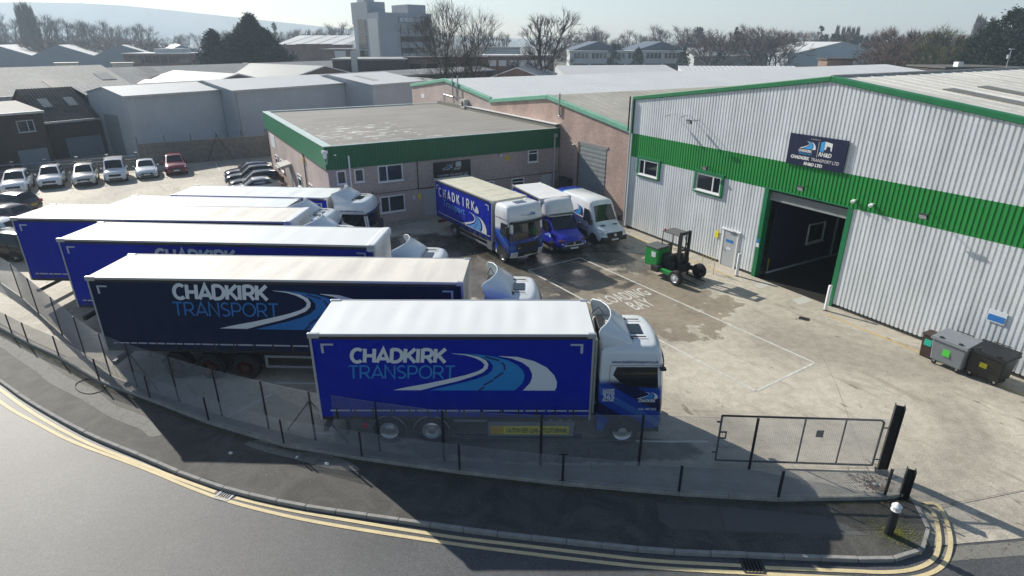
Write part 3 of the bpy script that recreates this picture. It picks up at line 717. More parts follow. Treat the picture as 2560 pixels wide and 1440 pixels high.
bx('corner_trim', m_gt, wh, -.06, .1, HW - .06, HW + .12, 6.4, ZE); bx('corner_trim', m_gc, wh, -.06, .1, HW - .06, HW + .1, .1, 6.39)
MB().tube((-.14, HW + .02, 0), (-.14, HW + .02, ZE - .1), .06, 8).build('drainpipe', mat('pipe grey', (.5, .52, .53), .5), wh)
MB().tube((-.13, HW + .28, 6.5), (-.13, HW + .28, ZE + .1), .05, 8).build('drainpipe', DARKM, wh)
MB().box(-.05, .35, D1, D1 + .24, 0, DT + .1).build('door_jamb', m_gt, wh, bevel=.01); MB().box(-.05, .35, D0 - .24, D0, 0, DT + .1).build('door_jamb', m_gt, wh, bevel=.01)
MB().box(-.06, .02, D0 - .24, D1 + .24, DT + .1, DT + .16).build('door_head', m_gt, wh)
rs_ = MB()
for i in range(5): rs_.box(.16, .22, D0, D1, DT - .08 - i * .1, DT + .09 - i * .1 - .085 + .08)
rs_.build('roller_shutter', m_sh, wh)
# dents near the ground: a few shallow panels hammered out of line
# office partition inside the doorway
pt = MB(); pt.box(.9, 12, D1 + .02, D1 + .12, .12, DT); o = pt.build('partition', mat('navy partition', (.012, .016, .05), .7), wh)
bx('skirting', UPVC, o, .9, 7.4, D1 - .01, D1 + .018, .01, .12); window(wh, 4.0, D1 + .02, 1.25, 1.5, 1.15, splits=(), sill=True, gm=GLASS); bx('casing', UPVC, o, 6.6, 6.75, D1 - .02, D1 + .018, .12, 2.4); bx('casing', UPVC, o, 7.55, 7.7, D1 - .02, D1 + .018, .12, 2.4)
bx('hazard_strip', mat('hazard yellow', (.5, .38, .02), .6), o, .9, .98, D1 - .02, D1 + .016, .12, .9)
# windows, side door
for (va, vb, za, zb, sp, nm) in ((29.80, 28.0, 3.92, 4.90, .3, 0), (24.74, 22.90, 3.92, 4.90, .68, 1)):
    window(wh, 0, va - WV, za, va - vb, zb - za, rz=RAD(-90), splits=(sp,), surround=m_gt, gm=GLASS)
dr = MB().box(-.05, .05, 21.28 - WV, 22.2 - WV, .02, 2.02).build('side_door', mat('grey door', (.42, .45, .47), .5), wh)
df = MB()
df.box(-.07, .04, 22.205 - WV, 22.3 - WV, 0, 2.1).box(-.07, .04, 21.18 - WV, 21.275 - WV, 0, 2.1).box(-.1, .04, 21.1 - WV, 22.4 - WV, 2.102, 2.17).box(-.16, -.11, 21.5 - WV, 22.0 - WV, 2.11, 2.2); df.build('frame', UPVC, dr)
bx('notice', mat('blue notice', (.03, .19, .55), .4), dr, -.058, -.052, 21.5 - WV, 22.02 - WV, 1.42, 1.58); bx('notice', PRINTW, dr, -.058, -.052, 21.6 - WV, 21.9 - WV, 1.0, 1.14); MB().tube((-.1, 22.08 - WV, .95), (-.05, 22.08 - WV, .95), .03, 8).build('handle', STEEL, dr)
bx('warning_sign', YELLOW, wh, -.05, -.036, 22.62 - WV, 22.86 - WV, 1.45, 1.85)
# notices on the doorway jamb and far right wall
bx('notice', mat('blue notice', (.03, .19, .55), .4), wh, -.066, -.054, D1 + .04, D1 + .22, 1.95, 2.15); bx('notice', PRINTW, wh, -.066, -.054, D1 + .04, D1 + .22, 1.7, 1.93)
nb_ = bx('notice', PRINTW, wh, -.05, -.036, 8.42 - WV, 9.05 - WV, 1.85, 2.35); bx('notice_panel', mat('blue notice', (.03, .12, .45), .4), nb_, -.058, -.052, 8.45 - WV, 9.02 - WV, 1.9, 2.15)
# floodlights and cameras fixed to the front
def floodlight(parent, y, z, reach=.55, tilt=.5, bs=.34):
    o = MB().tube((-.03, y, z + .05), (-reach, y, z + .02), .018, 6).build('floodlight', DARKM, parent)
    MB().box(-bs / 2, bs / 2, -.05, .05, -.11, .11).build('lamp_housing', DARKM, o, loc=(-reach - .05, y, z), rz=RAD(-90)).rotation_euler = (tilt, 0, RAD(-90))
    MB().box(-bs / 2 + .03, bs / 2 - .03, -.058, -.052, -.085, .085).build('lamp_lens', LAMP, o, loc=(-reach - .05, y, z)).rotation_euler = (tilt, 0, RAD(-90))
for y, z, r in ((25.05, 7.78, .8), (17.7, 5.4, .45), (12.0, 5.42, .55), (23.9, 5.3, .35)): floodlight(wh, y - WV, z, r)
def cctv(parent, y, z, r=.5):
    o = MB().tube((-.02, y, z + .05), (-r, y, z + .03), .02, 6).build('camera_bracket', WHITE, parent); MB().tube((-r + .05, y, z), (-r - .3, y + .03, z - .05), .07, 8).build('camera_body', WHITE, o, smooth=40)
cctv(wh, 27.1 - WV, 7.93); cctv(wh, 25.9 - WV, 7.98)
for y in (15.24, 14.42):
    o = MB().box(-.14, 0, y - WV - .07, y - WV + .07, 5.26, 5.34).build('camera_bracket', WHITE, wh); MB().lathe([(0, -.1), (.06, -.09), (.095, -.03), (.1, .02), (0, .03)], (-.16, y - WV, 5.27), n=10).build('camera_dome', WHITE, o, smooth=60)
# name board on the front
bd = thing('name_board', 'navy company name board on the ribbed warehouse front', 'sign', UV(WU - .07, 19.05, 0), RAD(30))
bx('board', NAVY, bd, -.03, .03, -3.0, 0, 6.39, 7.85)
wp = west_plane(-.031, 0)
emblem(bd, wp, .62, 7.22, .85, .36, dash=False, cyan=mat('bright cyan print', (.04, .35, .75), .5))
bw = mat('board white', (.78, .78, .76), .6)
def wtext(b, s, x, z, size, bold=0, mt=bw, width=None, nm='lettering', shear=.0): return words(nm, s, mt, bd, (-.036, -x, z), (0, -1, 0), (0, 0, 1), size, bold, shear, width=width)
wtext(bd, 'CHADKIRK', .58, 7.06, .17, .006, width=.72, shear=.2); wtext(bd, 'TRANSPORT', .60, 6.93, .14, 0, mat('bright cyan print', (.04, .35, .75), .5), width=.72, shear=.2)
bx('divider', bw, bd, -.036, -.0305, -1.6, -1.585, 6.9, 7.62); wtext(bd, 'RH&D', 1.66, 6.98, .26, .008, width=.66, shear=.15); wtext(bd, 'A DIVISION OF', 1.15, 7.68, .06, width=.5)
tk = MB(); tk.add([(-.036, -1.7, 7.2), (-.036, -1.7, 7.62), (-.036, -1.9, 7.68), (-.036, -1.9, 7.2)], [(0, 1, 2, 3)]); tk.build('truck_mark_side', mat('bright cyan print', (.04, .35, .75), .5), bd)
tk = MB(); tk.add([(-.036, -1.91, 7.3), (-.036, -1.91, 7.68), (-.036, -2.28, 7.62), (-.036, -2.28, 7.25), (-.036, -2.22, 7.3), (-.036, -2.2, 7.45), (-.036, -2.02, 7.48), (-.036, -1.98, 7.3)], [(0, 1, 2, 3, 4, 5, 6, 7)]); tk.build('truck_mark_cab', bw, bd)
wtext(bd, 'CHADKIRK', .22, 6.70, .21, .009, width=1.02, shear=.15); wtext(bd, 'TRANSPORT LTD', 1.32, 6.70, .21, 0, width=1.42, shear=.15); wtext(bd, 'RH&D LTD', .98, 6.46, .20, .008, width=.98, shear=.15)

# ---- brick buildings beside it
BU = 27.6
def gable_unit(name, label, va, vb, vap, za, zb, zap, wall, roofm, trim, depth, ribs=.9):
    t = thing(name, label, 'building', UV(BU, va), RAD(30)); W = vb - va; ap = vap - va
    MB().prism([(0, 0), (W, 0), (W, zb), (ap, zap), (0, za)], 'x', 0, .35).build('front_wall', wall, t)
    bx('side_wall', wall, t, .36, depth, 0, .3, 0, za - .1); bx('side_wall', wall, t, .36, depth, W - .3, W, 0, zb - .1)
    MB().prism([(0, 0), (W, 0), (W, zb), (ap, zap), (0, za)], 'x', depth, depth + .35).build('rear_wall', wall, t)
    roof_slab('roof', roofm, t, -.05, depth + .4, -.15, za + .05, ap, zap + .1, ribs=ribs, rd=.02); roof_slab('roof', roofm, t, -.05, depth + .4, ap, zap + .1, W + .15, zb + .05, ribs=ribs, rd=.02)
    for a, b, c, d in ((-.18, za, ap, zap), (ap, zap, W + .18, zb)):
        mb = MB(); mb.add([(-.14, a, b - .2), (-.14, a, b + .16), (-.14, c, d + .16), (-.14, c, d - .2), (.1, a, b - .2), (.1, a, b + .16), (.1, c, d + .16), (.1, c, d - .2)], [(0, 1, 2, 3), (0, 4, 5, 1), (1, 5, 6, 2), (2, 6, 7, 3), (3, 7, 4, 0)])
        mb.build('verge_trim', trim, t, fix=True, bevel=.04)
    return t
b2 = gable_unit('brick_workshop', 'red brown brick workshop with shallow gable and grey roller door', 31.35, 51.85, 42.0, 6.35, 6.75, 7.85, m_br, m_fc2, m_pg, 62)
b1 = gable_unit('brick_shed', 'brick shed with pale green verge and long white metal roof behind flat roofed office', 51.9, 72.2, 62.2, 6.9, 6.95, 8.1, m_bo, m_wr, m_pg, 82, ribs=.6)
V0 = 31.35
# the roller door, set in the brick front
rd_ = MB()
for i in range(30): rd_.box(-.02 - (.02 if i % 2 else 0), .02, 34.2 - V0, 37.4 - V0, i * .16, i * .16 + .158)
rdo = rd_.build('roller_door', m_sh, b2)
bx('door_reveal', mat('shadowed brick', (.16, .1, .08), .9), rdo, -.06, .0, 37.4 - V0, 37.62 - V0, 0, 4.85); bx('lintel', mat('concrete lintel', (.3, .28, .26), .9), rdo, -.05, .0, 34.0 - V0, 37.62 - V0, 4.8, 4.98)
bx('electric_cabinet', mat('dark cabinet', (.03, .032, .035), .6), b2, -.5, -.01, 38.2 - V0, 39.5 - V0, .02, 1.9)
MB().path([(-.1, 40.2 - V0, 8.2), (-.1, 40.2 - V0, 6.6), (0, 40.2 - V0, 6.5)], .07, 8).build('vent_pipe', STEEL, b2)
MB().lathe([(0, -.1), (.08, -.08), (.12, 0), (0, .02)], (-.1, 38.2 - V0, 4.6), n=10).build('alarm_box', WHITE, b2)
ac = bx('air_conditioner', mat('ac casing', (.55, .55, .52), .5), b1, -.5, -.05, 56.6 - 51.9, 57.4 - 51.9, 5.64, 6.5); MB().lathe([(.0, 0), (.26, 0), (.26, -.01), (0, -.02)], (-.51, 57.0 - 51.9, 6.07), 'x', 16).build('fan_grille', DARKM, ac)
for vv, zt in ((58.6, 8.7), (59.9, 8.5)): MB().path([(-.2, vv - 51.9, zt), (-.2, vv - 51.9, 6.6), (0, vv - 51.9, 6.5)], .07, 8).build('vent_pipe', STEEL, b1)
MB().path([(-.05, 60.2 - 51.9, 5.7), (-.05, 60.2 - 51.9, 6.5), (-.05, 62.6 - 51.9, 6.6), (-.05, 62.6 - 51.9, 6.0)], .025, 6).build('pipe', STEEL, b1)
bx('notice', PRINTW, b1, -.03, -.004, 68.2 - 51.9, 69.2 - 51.9, 5.75, 6.2)

# ---- flat roofed office block
OU, OV = 9.13, 40.2; OW, OD, ZF, ZP = 18.42, 23.7, 4.12, 5.63
of = thing('office_block', 'two storey brick office block with flat felt roof and green ribbed fascia', 'building', UV(OU, OV), RAD(30))
bx('front_wall', m_bo, of, 0, OW, 0, .3, 0, ZF); bx('side_wall', m_bo, of, 0, .3, .301, OD, 0, ZF); bx('rear_wall', m_bo, of, .301, OW, OD - .3, OD, 0, ZF)
m_of = mat('fascia green', (.004, .125, .05), .45, noise=(.7, .12))
fa = MB(); cladding(fa, -OW, .12, ZF - .02, ZP - .02, pitch=.2, d=.03); fo = fa.build('front_fascia', m_of, of, loc=(0, -.12, 0)); fo.rotation_euler[2] = RAD(90)
bx('fascia_backing', m_of, of, -.05, OW, -.08, .25, ZF - .02, ZP - .03)
bx('side_fascia', mat('side fascia green', (.008, .17, .075), .45, noise=(.7, .1)), of, -.12, -.052, -.12, OD, ZF, ZP - .02); bx('side_fascia_backing', m_of, of, -.051, .25, .26, OD, ZF, ZP - .03)
m_cap = mat('pale metal coping', (.50, .60, .56), .4, noise=(2, .1))
bx('coping', m_cap, of, -.16, .42, -.16, OD + .1, ZP - .019, ZP + .03); bx('coping', m_cap, of, .421, OW, OD - .3, OD + .1, ZP - .019, ZP + .03); bx('coping', m_cap, of, .421, OW, -.16, .02, ZP - .019, ZP + .02)
m_ft, n = fresh('felt roof', .85)
xyz = n.xyz(); st = n.noise(.5, 6, n.obj((.25, 3, 1)))
c = n.scale((.235, .225, .205), n.math('MULTIPLY', n.ramp(st, .3, .7, .88, 1.1), n.ramp(n.noise(.2, 5), .3, .7, .9, 1.1)))
a = n.math('DIVIDE', n.math('SUBTRACT', xyz[0], 4.6), 5.2); b = n.math('DIVIDE', n.math('SUBTRACT', xyz[1], 5.8), 6.0)
dd = n.math('ADD', n.math('MULTIPLY', a, a), n.math('MULTIPLY', b, b))
sp = n.noise(1.15, 3, n.obj((.75, 2.3, 1)), .55)
c = n.mix(n.ramp(n.math('SUBTRACT', sp, n.math('MULTIPLY', dd, .07)), .585, .61), c, (.62, .64, .63)); n.color(c)
fl = MB().box(.1, OW, .02, OD - .301, ZP - .24, ZP - .09).build('flat_roof', m_ft, of)
bx('upstand', mat('upstand felt', (.2, .19, .17), .9), of, OW - .35, OW, .03, OD - .31, ZP - .089, ZP + .25); bx('flashing', WHITE, of, OW - .42, OW + .02, -.1, OD - 6, ZP + .251, ZP + .3)
def owin(u0, u1, z0, z1, sp, **k): return window(of, u0 - OU, 0, z0, u1 - u0, z1 - z0, splits=sp, gm=GLASS2, **k)
owin(9.66, 10.3, 3.07, 3.98, ()); owin(10.86, 11.52, 3.09, 3.98, ()); owin(12.5, 14.3, 2.90, 4.05, (.36,)); owin(12.48, 14.3, .70, 1.88, (.36,)); owin(24.64, 25.56, 3.14, 4.1, (), transom=((0, .7),)); owin(23.14, 24.3, .95, 2.02, (), transom=((0, .72),)); owin(20.2, 21.6, .95, 2.02, (.5,))
bx('door', mat('grey door', (.42, .45, .47), .5), of, 15.75 - OU, 16.7 - OU, -.04, .0, .02, 2.0); bx('door', mat('pale door', (.5, .53, .55), .5), of, 25.9 - OU, 26.9 - OU, -.04, 0, .02, 2.0)
bx('notice', YELLOW, of, 15.35 - OU, 15.55 - OU, -.02, -.004, 1.35, 1.75); bx('notice', PRINTW, of, 14.95 - OU, 15.12 - OU, -.02, -.004, 1.4, 1.66); bx('notice', mat('amber notice', (.6, .42, .03), .5), of, 22.62 - OU, 22.98 - OU, -.02, -.004, 3.5, 3.82)
MB().path([(10.55 - OU, -.2, 4.95), (10.55 - OU, -.16, 0)], .055, 8).build('drainpipe', WHITE, of); MB().path([(27.05 - OU, -.14, 5.2), (27.05 - OU, -.14, 0)], .06, 8).build('drainpipe', mat('pipe grey', (.5, .52, .53), .5), of); bx('hopper', STEEL, of, 26.88 - OU, 27.22 - OU, -.3, -.13, 4.95, 5.2)
MB().path([(10.7 - OU, -.06, 2.2), (11.0 - OU, -.06, 2.15), (12.0 - OU, -.06, 2.15), (12.0 - OU, -.06, 2.35)], .035, 6).build('pipe', BLACKP, of); MB().path([(15.4 - OU, -.04, 4.2), (15.4 - OU, -.04, 2.12), (16.6 - OU, -.04, 2.12)], .03, 6).build('pipe', BLACKP, of)
MB().box(0, OW, -.012, 0, 2.08, 2.16).build('string_course', mat('darker brick', (.2, .15, .135), .9), of)
o = MB().box(22.0 - OU, 22.14 - OU, -.24, 0, 3.98, 4.03).build('floodlight', DARKM, of); bx('lamp_lens', LAMP, o, 21.94 - OU, 22.2 - OU, -.32, -.241, 3.9, 4.04)
MB().lathe([(0, -.1), (.07, -.08), (.1, 0), (0, .02)], (.55, -.2, 5.1), n=10).build('alarm_dome', WHITE, of)
cm = bx('camera_bracket', WHITE, of, -.3, .05, -.42, -.125, 5.25, 5.42); MB().lathe([(0, -.36), (.1, -.3), (.13, -.2), (.13, 0), (0, .01)], (-.12, -.32, 5.24), n=12).build('camera_dome', WHITE, cm, smooth=50); MB().path([(-.02, -.2, 5.2), (-.02, -.2, 4.6), (-.1, -.2, 4.5), (-.16, -.2, 4.7)], .018, 6).build('camera_cable', WHITE, cm)
# side wall features
def swin(v0, v1, z0, z1, **k): return window(of, 0, v1 - OV, z0, v1 - v0, z1 - z0, rz=RAD(-90), splits=(), gm=GLASS2, **k)
for v0, v1 in ((59.6, 61.0), (56.9, 58.2), (49.4, 50.9), (45.5, 46.8)): swin(v0, v1, .95, 2.0, transom=((0, .7),))
cn = MB().prism([(-.02, 2.15), (-.95, 2.05), (-.95, 2.22), (-.02, 2.42)], 'y', 53.0 - OV, 55.0 - OV).build('door_canopy', mat('canopy felt', (.4, .4, .38), .8), of); bx('door', mat('pale green door', (.35, .42, .4), .5), of, -.03, 0, 53.5 - OV, 54.5 - OV, .02, 2.0)
for vv in (47.4, 63.4): MB().tube((-.06, vv - OV, 0), (-.06, vv - OV, 4.1), .04, 6).build('drainpipe', BLACKP, of)
bx('wall_sign', PRINTW, of, -.03, -.004, 59.9 - OV, 62.2 - OV, 2.6, 3.8); bx('alarm_box', mat('amber notice', (.6, .42, .03), .5), of, -.14, 0, 47.2 - OV, 47.5 - OV, 3.5, 3.75)
# board over the office door
sb = thing('name_board', 'black company name board on the brick office wall behind the boxed lorry', 'sign', UV(16.63, OV - .05, 0), RAD(30))
bx('board', BLACKB, sb, 0, 2.98, -.02, .04, 2.45, 3.88)
fp = lambda a, b, l=0: (a, -.026 - l, b)
bwd = mat('dull board white', (.5, .52, .54), .6)
emblem(sb, fp, .65, 3.38, .8, .3, white=bwd, cyan=mat('dull cyan', (.02, .14, .38), .5), dash=False)
def otext(s, x, z, size, bold=0, width=None, mt=bwd): return words('lettering', s, mt, sb, (x, -.027, z), (1, 0, 0), (0, 0, 1), size, bold, .15, width=width)
otext('CHADKIRK', .68, 3.26, .13, .005, .62); otext('RH&D', 1.6, 3.22, .22, .007, .55); otext('CHADKIRK TRANSPORT LTD', .2, 2.82, .2, .004, 2.55); otext('RH&D LTD', .95, 2.55, .2, .006, 1.0)
tk = MB(); tk.add([(1.75, -.026, 3.42), (2.2, -.026, 3.42), (2.2, -.026, 3.78), (1.9, -.026, 3.8), (1.75, -.026, 3.72)], [(0, 1, 2, 3, 4)]); tk.build('truck_mark_cab', bwd, sb); bx('divider', bwd, sb, 1.5, 1.515, -.027, -.0215, 3.2, 3.8)
# ================================================================== LORRIES
m_cb = mat('blue curtain', (.002, .019, .40), .5, spec=.12, noise=((.35, .1, 4), (3, .06)))
m_cn = mat('navy curtain', (.002, .014, .058), .5, spec=.12, noise=((.35, .12, 4), (3, .06)))
def grime(m, amt=.5):                       # road dust that clings to the lower part of a curtain
    n = NT(m); b = n.b; src = b.inputs['Base Color'].links[0].from_socket; z = n.xyz()[2]
    f = n.math('MULTIPLY', n.ramp(z, 1.0, 2.3, 1, 0), n.ramp(n.noise(1.3, 6, n.obj((1, 1, .35))), .35, .7, .1, 1)); n.color(n.mix(n.math('MULTIPLY', f, amt), src, (.10, .10, .11)))
grime(m_cb, .22); grime(m_cn, .28)
m_rw = mat('white translucent roof', (.72, .745, .74), .45, noise=((.5, .04, 4, (2.5, .4, 1)),))
m_rb = mat('grubby cream roof', (.74, .70, .63), .55, noise=((.9, .16, 5, (2.2, .35, 1)), (.3, .1)))
m_rg = mat('pale grey roof', (.70, .74, .73), .5, noise=((.5, .08, 4, (2.2, .4, 1)),))
m_ro = mat('mossy cream roof', (.60, .58, .46), .6, noise=((.6, .15, 5, (.4, 2, 1)), (2, .1)))
m_tape = mat('reflective tape', (.5, .53, .62), .4)
m_chas = mat('chassis black', (.02, .021, .023), .6, noise=(3, .3))
m_guard = mat('side guard alloy', (.33, .35, .37), .4, metal=.5)
m_hubr = mat('dark red hub', (.07, .014, .013), .6)
def cabpaint(name, zc, amp=.35):
    m, n = fresh(name, .22); n.b.inputs['Coat Weight'].default_value = .5; n.b.inputs['Coat Roughness'].default_value = .05
    xyz = n.xyz(); mp = n.new('Mapping'); mp.inputs['Scale'].default_value = (.35, .2, .8); mp.inputs['Rotation'].default_value = (0, .5, 0); n.link(n.tc.outputs['Object'], mp.inputs[0])
    w = n.new('TexWave'); w.inputs['Scale'].default_value = .55; w.inputs['Distortion'].default_value = 5; w.inputs['Detail'].default_value = 1; w.inputs['Detail Scale'].default_value = .8; n.link(mp.outputs[0], w.inputs['Vector'])
    blue = n.mix(n.ramp(w.outputs['Fac'], .22, .3), (.006, .012, .07), (.010, .055, .36)); blue = n.mix(n.ramp(w.outputs['Fac'], .85, .95, 0, .7), blue, (.06, .17, .5))
    e = n.math('ADD', xyz[2], n.math('MULTIPLY', n.math('SUBTRACT', w.outputs['Fac'], .5), amp * .3)); e = n.math('ADD', e, n.math('MULTIPLY', xyz[0], .08))
    n.color(n.mix(n.ramp(e, zc - .1, zc + .12), blue, (.76, .79, .80))); return m
m_cab = cabpaint('white cab over blue swirl', 2.36); m_cabv = cabpaint('white cab over blue skyline', 2.05)
# ---- wheels share their meshes
def wheel(parent, x, y, r, w, side, rimm, key, name='wheel', dish=.0, spokes=0):
    """side -1: outer face towards -y"""
    k = (key, side); 
    if k not in WH:
        t = MB().lathe([(r * .62, -w / 2), (r * .93, -w / 2), (r, -w * .33), (r, w * .33), (r * .93, w / 2), (r * .62, w / 2), (r * .55, 0), (r * .62, -w / 2)], (0, 0, 0), 'y', 28)
        me_t = t.build('tyre', RUBBER, smooth=35); s = side
        q = MB().lathe([(r * .60, s * w * .5), (r * .57, s * w * .40), (r * .52, s * (w * .36 - dish)), (r * .3, s * (w * .30 - dish * .5)), (r * .28, s * w * .46), (r * .2, s * w * .5), (0, s * w * .5)], (0, 0, 0), 'y', 24)
        if spokes:
            q = MB().lathe([(r * .64, s * w * .5), (r * .58, s * w * .4), (r * .57, s * w * .1), (0, s * w * .1)], (0, 0, 0), 'y', 24, 1)
            for i in range(spokes):
                a = 6.283 * i / spokes; d = Vector((math.cos(a), 0, math.sin(a))); p = Vector((-d.z, 0, d.x)); f = Vector((0, s * w * .44, 0)); b = Vector((0, s * w * .2, 0))
                q.add([d * r * .1 + p * r * .07 + f, d * r * .6 + p * r * .05 + f, d * r * .6 - p * r * .05 + f, d * r * .1 - p * r * .07 + f, d * r * .1 + p * r * .07 + b, d * r * .6 + p * r * .05 + b, d * r * .6 - p * r * .05 + b, d * r * .1 - p * r * .07 + b], [(0, 1, 2, 3), (0, 4, 5, 1), (2, 6, 7, 3)])
            q.lathe([(r * .16, s * w * .40), (r * .14, s * w * .47), (0, s * w * .48)], (0, 0, 0), 'y', 12)
            me_r = q.build('rim', [rimm, BLACKP], smooth=40)
        else:
            for i in range(10):
                a = 6.283 * i / 10; q.tube((r * .41 * math.cos(a), s * (w * .30 - dish), r * .41 * math.sin(a)), (r * .41 * math.cos(a), s * (w * .38 - dish), r * .41 * math.sin(a)), r * .035, 6)
            me_r = q.build('rim', rimm, smooth=40)
        WH[k] = (me_t.data, me_r.data); bpy.data.objects.remove(me_t); bpy.data.objects.remove(me_r)
    a, b = WH[k]; o = bpy.data.objects.new(name, a); COL.objects.link(o); o.parent = parent; o.location = (x, y, r)
    q = bpy.data.objects.new('rim', b); COL.objects.link(q); q.parent = o
    return o
WH = {}
def mudguard(parent, x, y, r, w, mt=None):
    mb = MB(); n_ = 12; rr = r + .07
    for j in range(n_):
        a0, a1 = RAD(8 + 164 * j / n_), RAD(8 + 164 * (j + 1) / n_)
        P = lambda a, q, yy: (x + q * math.cos(a), yy, r + q * math.sin(a))
        mb.add([P(a0, rr, y - w / 2), P(a1, rr, y - w / 2), P(a1, rr, y + w / 2), P(a0, rr, y + w / 2), P(a0, rr - .05, y - w / 2), P(a1, rr - .05, y - w / 2)], [(0, 1, 2, 3), (0, 4, 5, 1)])
    return mb.build('mudguard', mt or m_chas, parent)
def guard_edge(parent, x, y, r):
    mb = MB(); pts = [(x + (r + .075) * math.cos(RAD(a)), y, r + (r + .075) * math.sin(RAD(a))) for a in range(10, 171, 10)]; mb.path(pts, .014, 5); return mb.build('mudguard_edge', m_guard, parent)

def box_body(t, L, zb, zt, W, cm, rm, straps=12, headboard=False, wav=.012, seed=0, rough=.025, side_only=-1):
    h = W / 2; R2 = random.Random(seed)
    # roof skin with slack between the bows
    mb = MB(); nx, ny = 60, 6; v = []
    for i in range(nx + 1):
        for j in range(ny + 1):
            x = L * i / nx; y = -h + .02 + (W - .04) * j / ny; e = min(1, 4 * j / ny, 4 * (ny - j) / ny, 10 * i / nx, 10 * (nx - i) / nx)
            z = zt + e * (rough * mnoise.noise(Vector((x * 1.6 + seed, y * .5, 3))) + .005 * math.cos(x * 6.28 / .68) + .02); v.append((x, y, z))
    mb.add(v, [(i * (ny + 1) + j, (i + 1) * (ny + 1) + j, (i + 1) * (ny + 1) + j + 1, i * (ny + 1) + j + 1) for i in range(nx) for j in range(ny)])
    mb.build('roof', rm, t, smooth=60)
    for s in (-1, 1):
        bx('cant_rail', SILVER, t, .02, L - .02, s * (h - .03), s * (h + .012), zt - .07, zt + .018, bevel=.008); bx('pelmet', BLACKP, t, .1, L - .1, s * (h - .05), s * (h - .002), zt - .17, zt - .071)
        mb = MB(); n_ = 110; rows = 5; v = []
        for i in range(n_ + 1):
            for k in range(rows + 1):
                x = .06 + (L - .12) * i / n_; z = zb + (zt - .165 - zb) * k / rows
                v.append((x, s * (h - .012 + (wav * math.sin(x * 9 + seed + 1.5 * mnoise.noise(Vector((x, 0, seed)))) * (1 - k / rows) + .016 * mnoise.noise(Vector((x * .9, z * .6, seed)))) - .008), z))
        f = [(i * (rows + 1) + k, (i + 1) * (rows + 1) + k, (i + 1) * (rows + 1) + k + 1, i * (rows + 1) + k + 1) for i in range(n_) for k in range(rows)]
        if s > 0: f = [q[::-1] for q in f]
        c = mb.add(v, f).build('curtain', cm, t, smooth=60)
        if s == side_only:
            curtain = c; d = -h - .016
            fn = lambda a, b, l=0: (a, d - l, b)
            for x0, sx in ((.32, 1), (L - .34, -1)):
                mk = MB(); mk.box(x0, x0 + sx * .38, d - .001, d + .004, zt - .36, zt - .30); mk.box(x0, x0 + sx * .075, d - .002, d + .003, zt - .62, zt - .361); mk.build('corner_mark', m_tape, c)
            x = .35; k = 0
            while x < L - .5:
                bx('reflective_strip', m_tape, c, x, x + .62, d - .002, d + .003, zb + .22, zb + .275); x += .68
            for i in range(straps):
                x = .55 + (L - 1.1) * i / (straps - 1); o = bx('strap', BLACKP, c, x - .022, x + .022, d - .006, d + .002, zb - .06, zb + .30); bx('buckle', DARKM, o, x - .04, x + .04, d - .02, d - .007, zb + .08, zb + .2)
        bx('side_rave', m_chas, t, .02, L - .02, s * (h - .1), s * (h - .03), zb - .12, zb + .02)
    for s in (-1, 1):
        bx('corner_post', SILVER, t, 0, .06, s * (h - .08), s * h, zb - .1, zt - .02); bx('corner_post', SILVER, t, L - .06, L, s * (h - .08), s * h, zb - .1, zt - .02)
        bx('corner_casting', SILVER, t, -.05, .3, s * (h - .1), s * (h + .02), zt - .13, zt + .035, bevel=.02); bx('corner_casting', SILVER, t, L - .22, L + .04, s * (h - .1), s * (h + .02), zt - .13, zt + .035, bevel=.02)
    bx('front_bulkhead', WHITE if headboard else mat('grey bulkhead', (.42, .42, .40), .6, noise=(1, .1)), t, L - .05, L + .012, -h + .03, h - .03, zb - .05, zt - .02)
    if headboard: MB().box(L - .35, L + .1, -h - .015, h + .015, zt - .32, zt + .045).build('headboard', WHITE, t, bevel=.12, seg=4)
    bx('rear_doors', WHITE, t, -.03, .04, -h + .06, h - .06, zb, zt - .1); bx('deck', m_chas, t, .05, L - .05, -h + .1, h - .1, zb - .16, zb - .02)
    return curtain, fn
def livery(cur, fn, x0, z0, s=1.0, tones=(None, None)):
    """CHADKIRK / TRANSPORT and the road emblem; x0, z0 = left end of TRANSPORT's base line"""
    glyph_word('lettering', 'CHADKIRK', tones[0] or PRINTW, cur, fn, x0 + .12 * s, z0 + .56 * s, 2.86 * s, .47 * s, .112 * s, gap=.11, shear=.12)
    glyph_word('lettering', 'TRANSPORT', tones[1] or PRINTC, cur, fn, x0, z0, 3.25 * s, .46 * s, .054 * s, gap=.09, shear=.08)
    emblem(cur, fn, x0 + 1.33 * s, z0 - .42 * s, 5.05 * s, 1.30 * s, white=tones[0], cyan=tones[1])
def ring(z, xr, xf, w, b=.10, rf=.22, rr=.07):
    p = []
    for a in range(180, 271, 30): p.append((xr + rr + rr * math.cos(RAD(a)), -w + rr + rr * math.sin(RAD(a)), z))
    for a in range(270, 361, 18): p.append((xf - b - rf + rf * math.cos(RAD(a)), -w + rf + rf * math.sin(RAD(a)), z))
    for i in range(1, 8):
        y = -(w - rf) + 2 * (w - rf) * i / 8; p.append((xf - b * (y / (w - rf)) ** 2, y, z))
    for a in range(0, 91, 18): p.append((xf - b - rf + rf * math.cos(RAD(a)), w - rf + rf * math.sin(RAD(a)), z))
    for a in range(90, 181, 30): p.append((xr + rr + rr * math.cos(RAD(a)), w - rr + rr * math.sin(RAD(a)), z))
    return p
SC_LV = [(.48, 0, 2.08, 1.20), (.8, 0, 2.14, 1.24), (1.4, 0, 2.15, 1.25), (2.0, 0, 2.11, 1.25), (2.8, 0, 2.04, 1.24), (3.05, .0, 2.02, 1.235), (3.3, .01, 1.96, 1.22), (3.45, .04, 1.86, 1.17), (3.53, .12, 1.70, 1.06)]
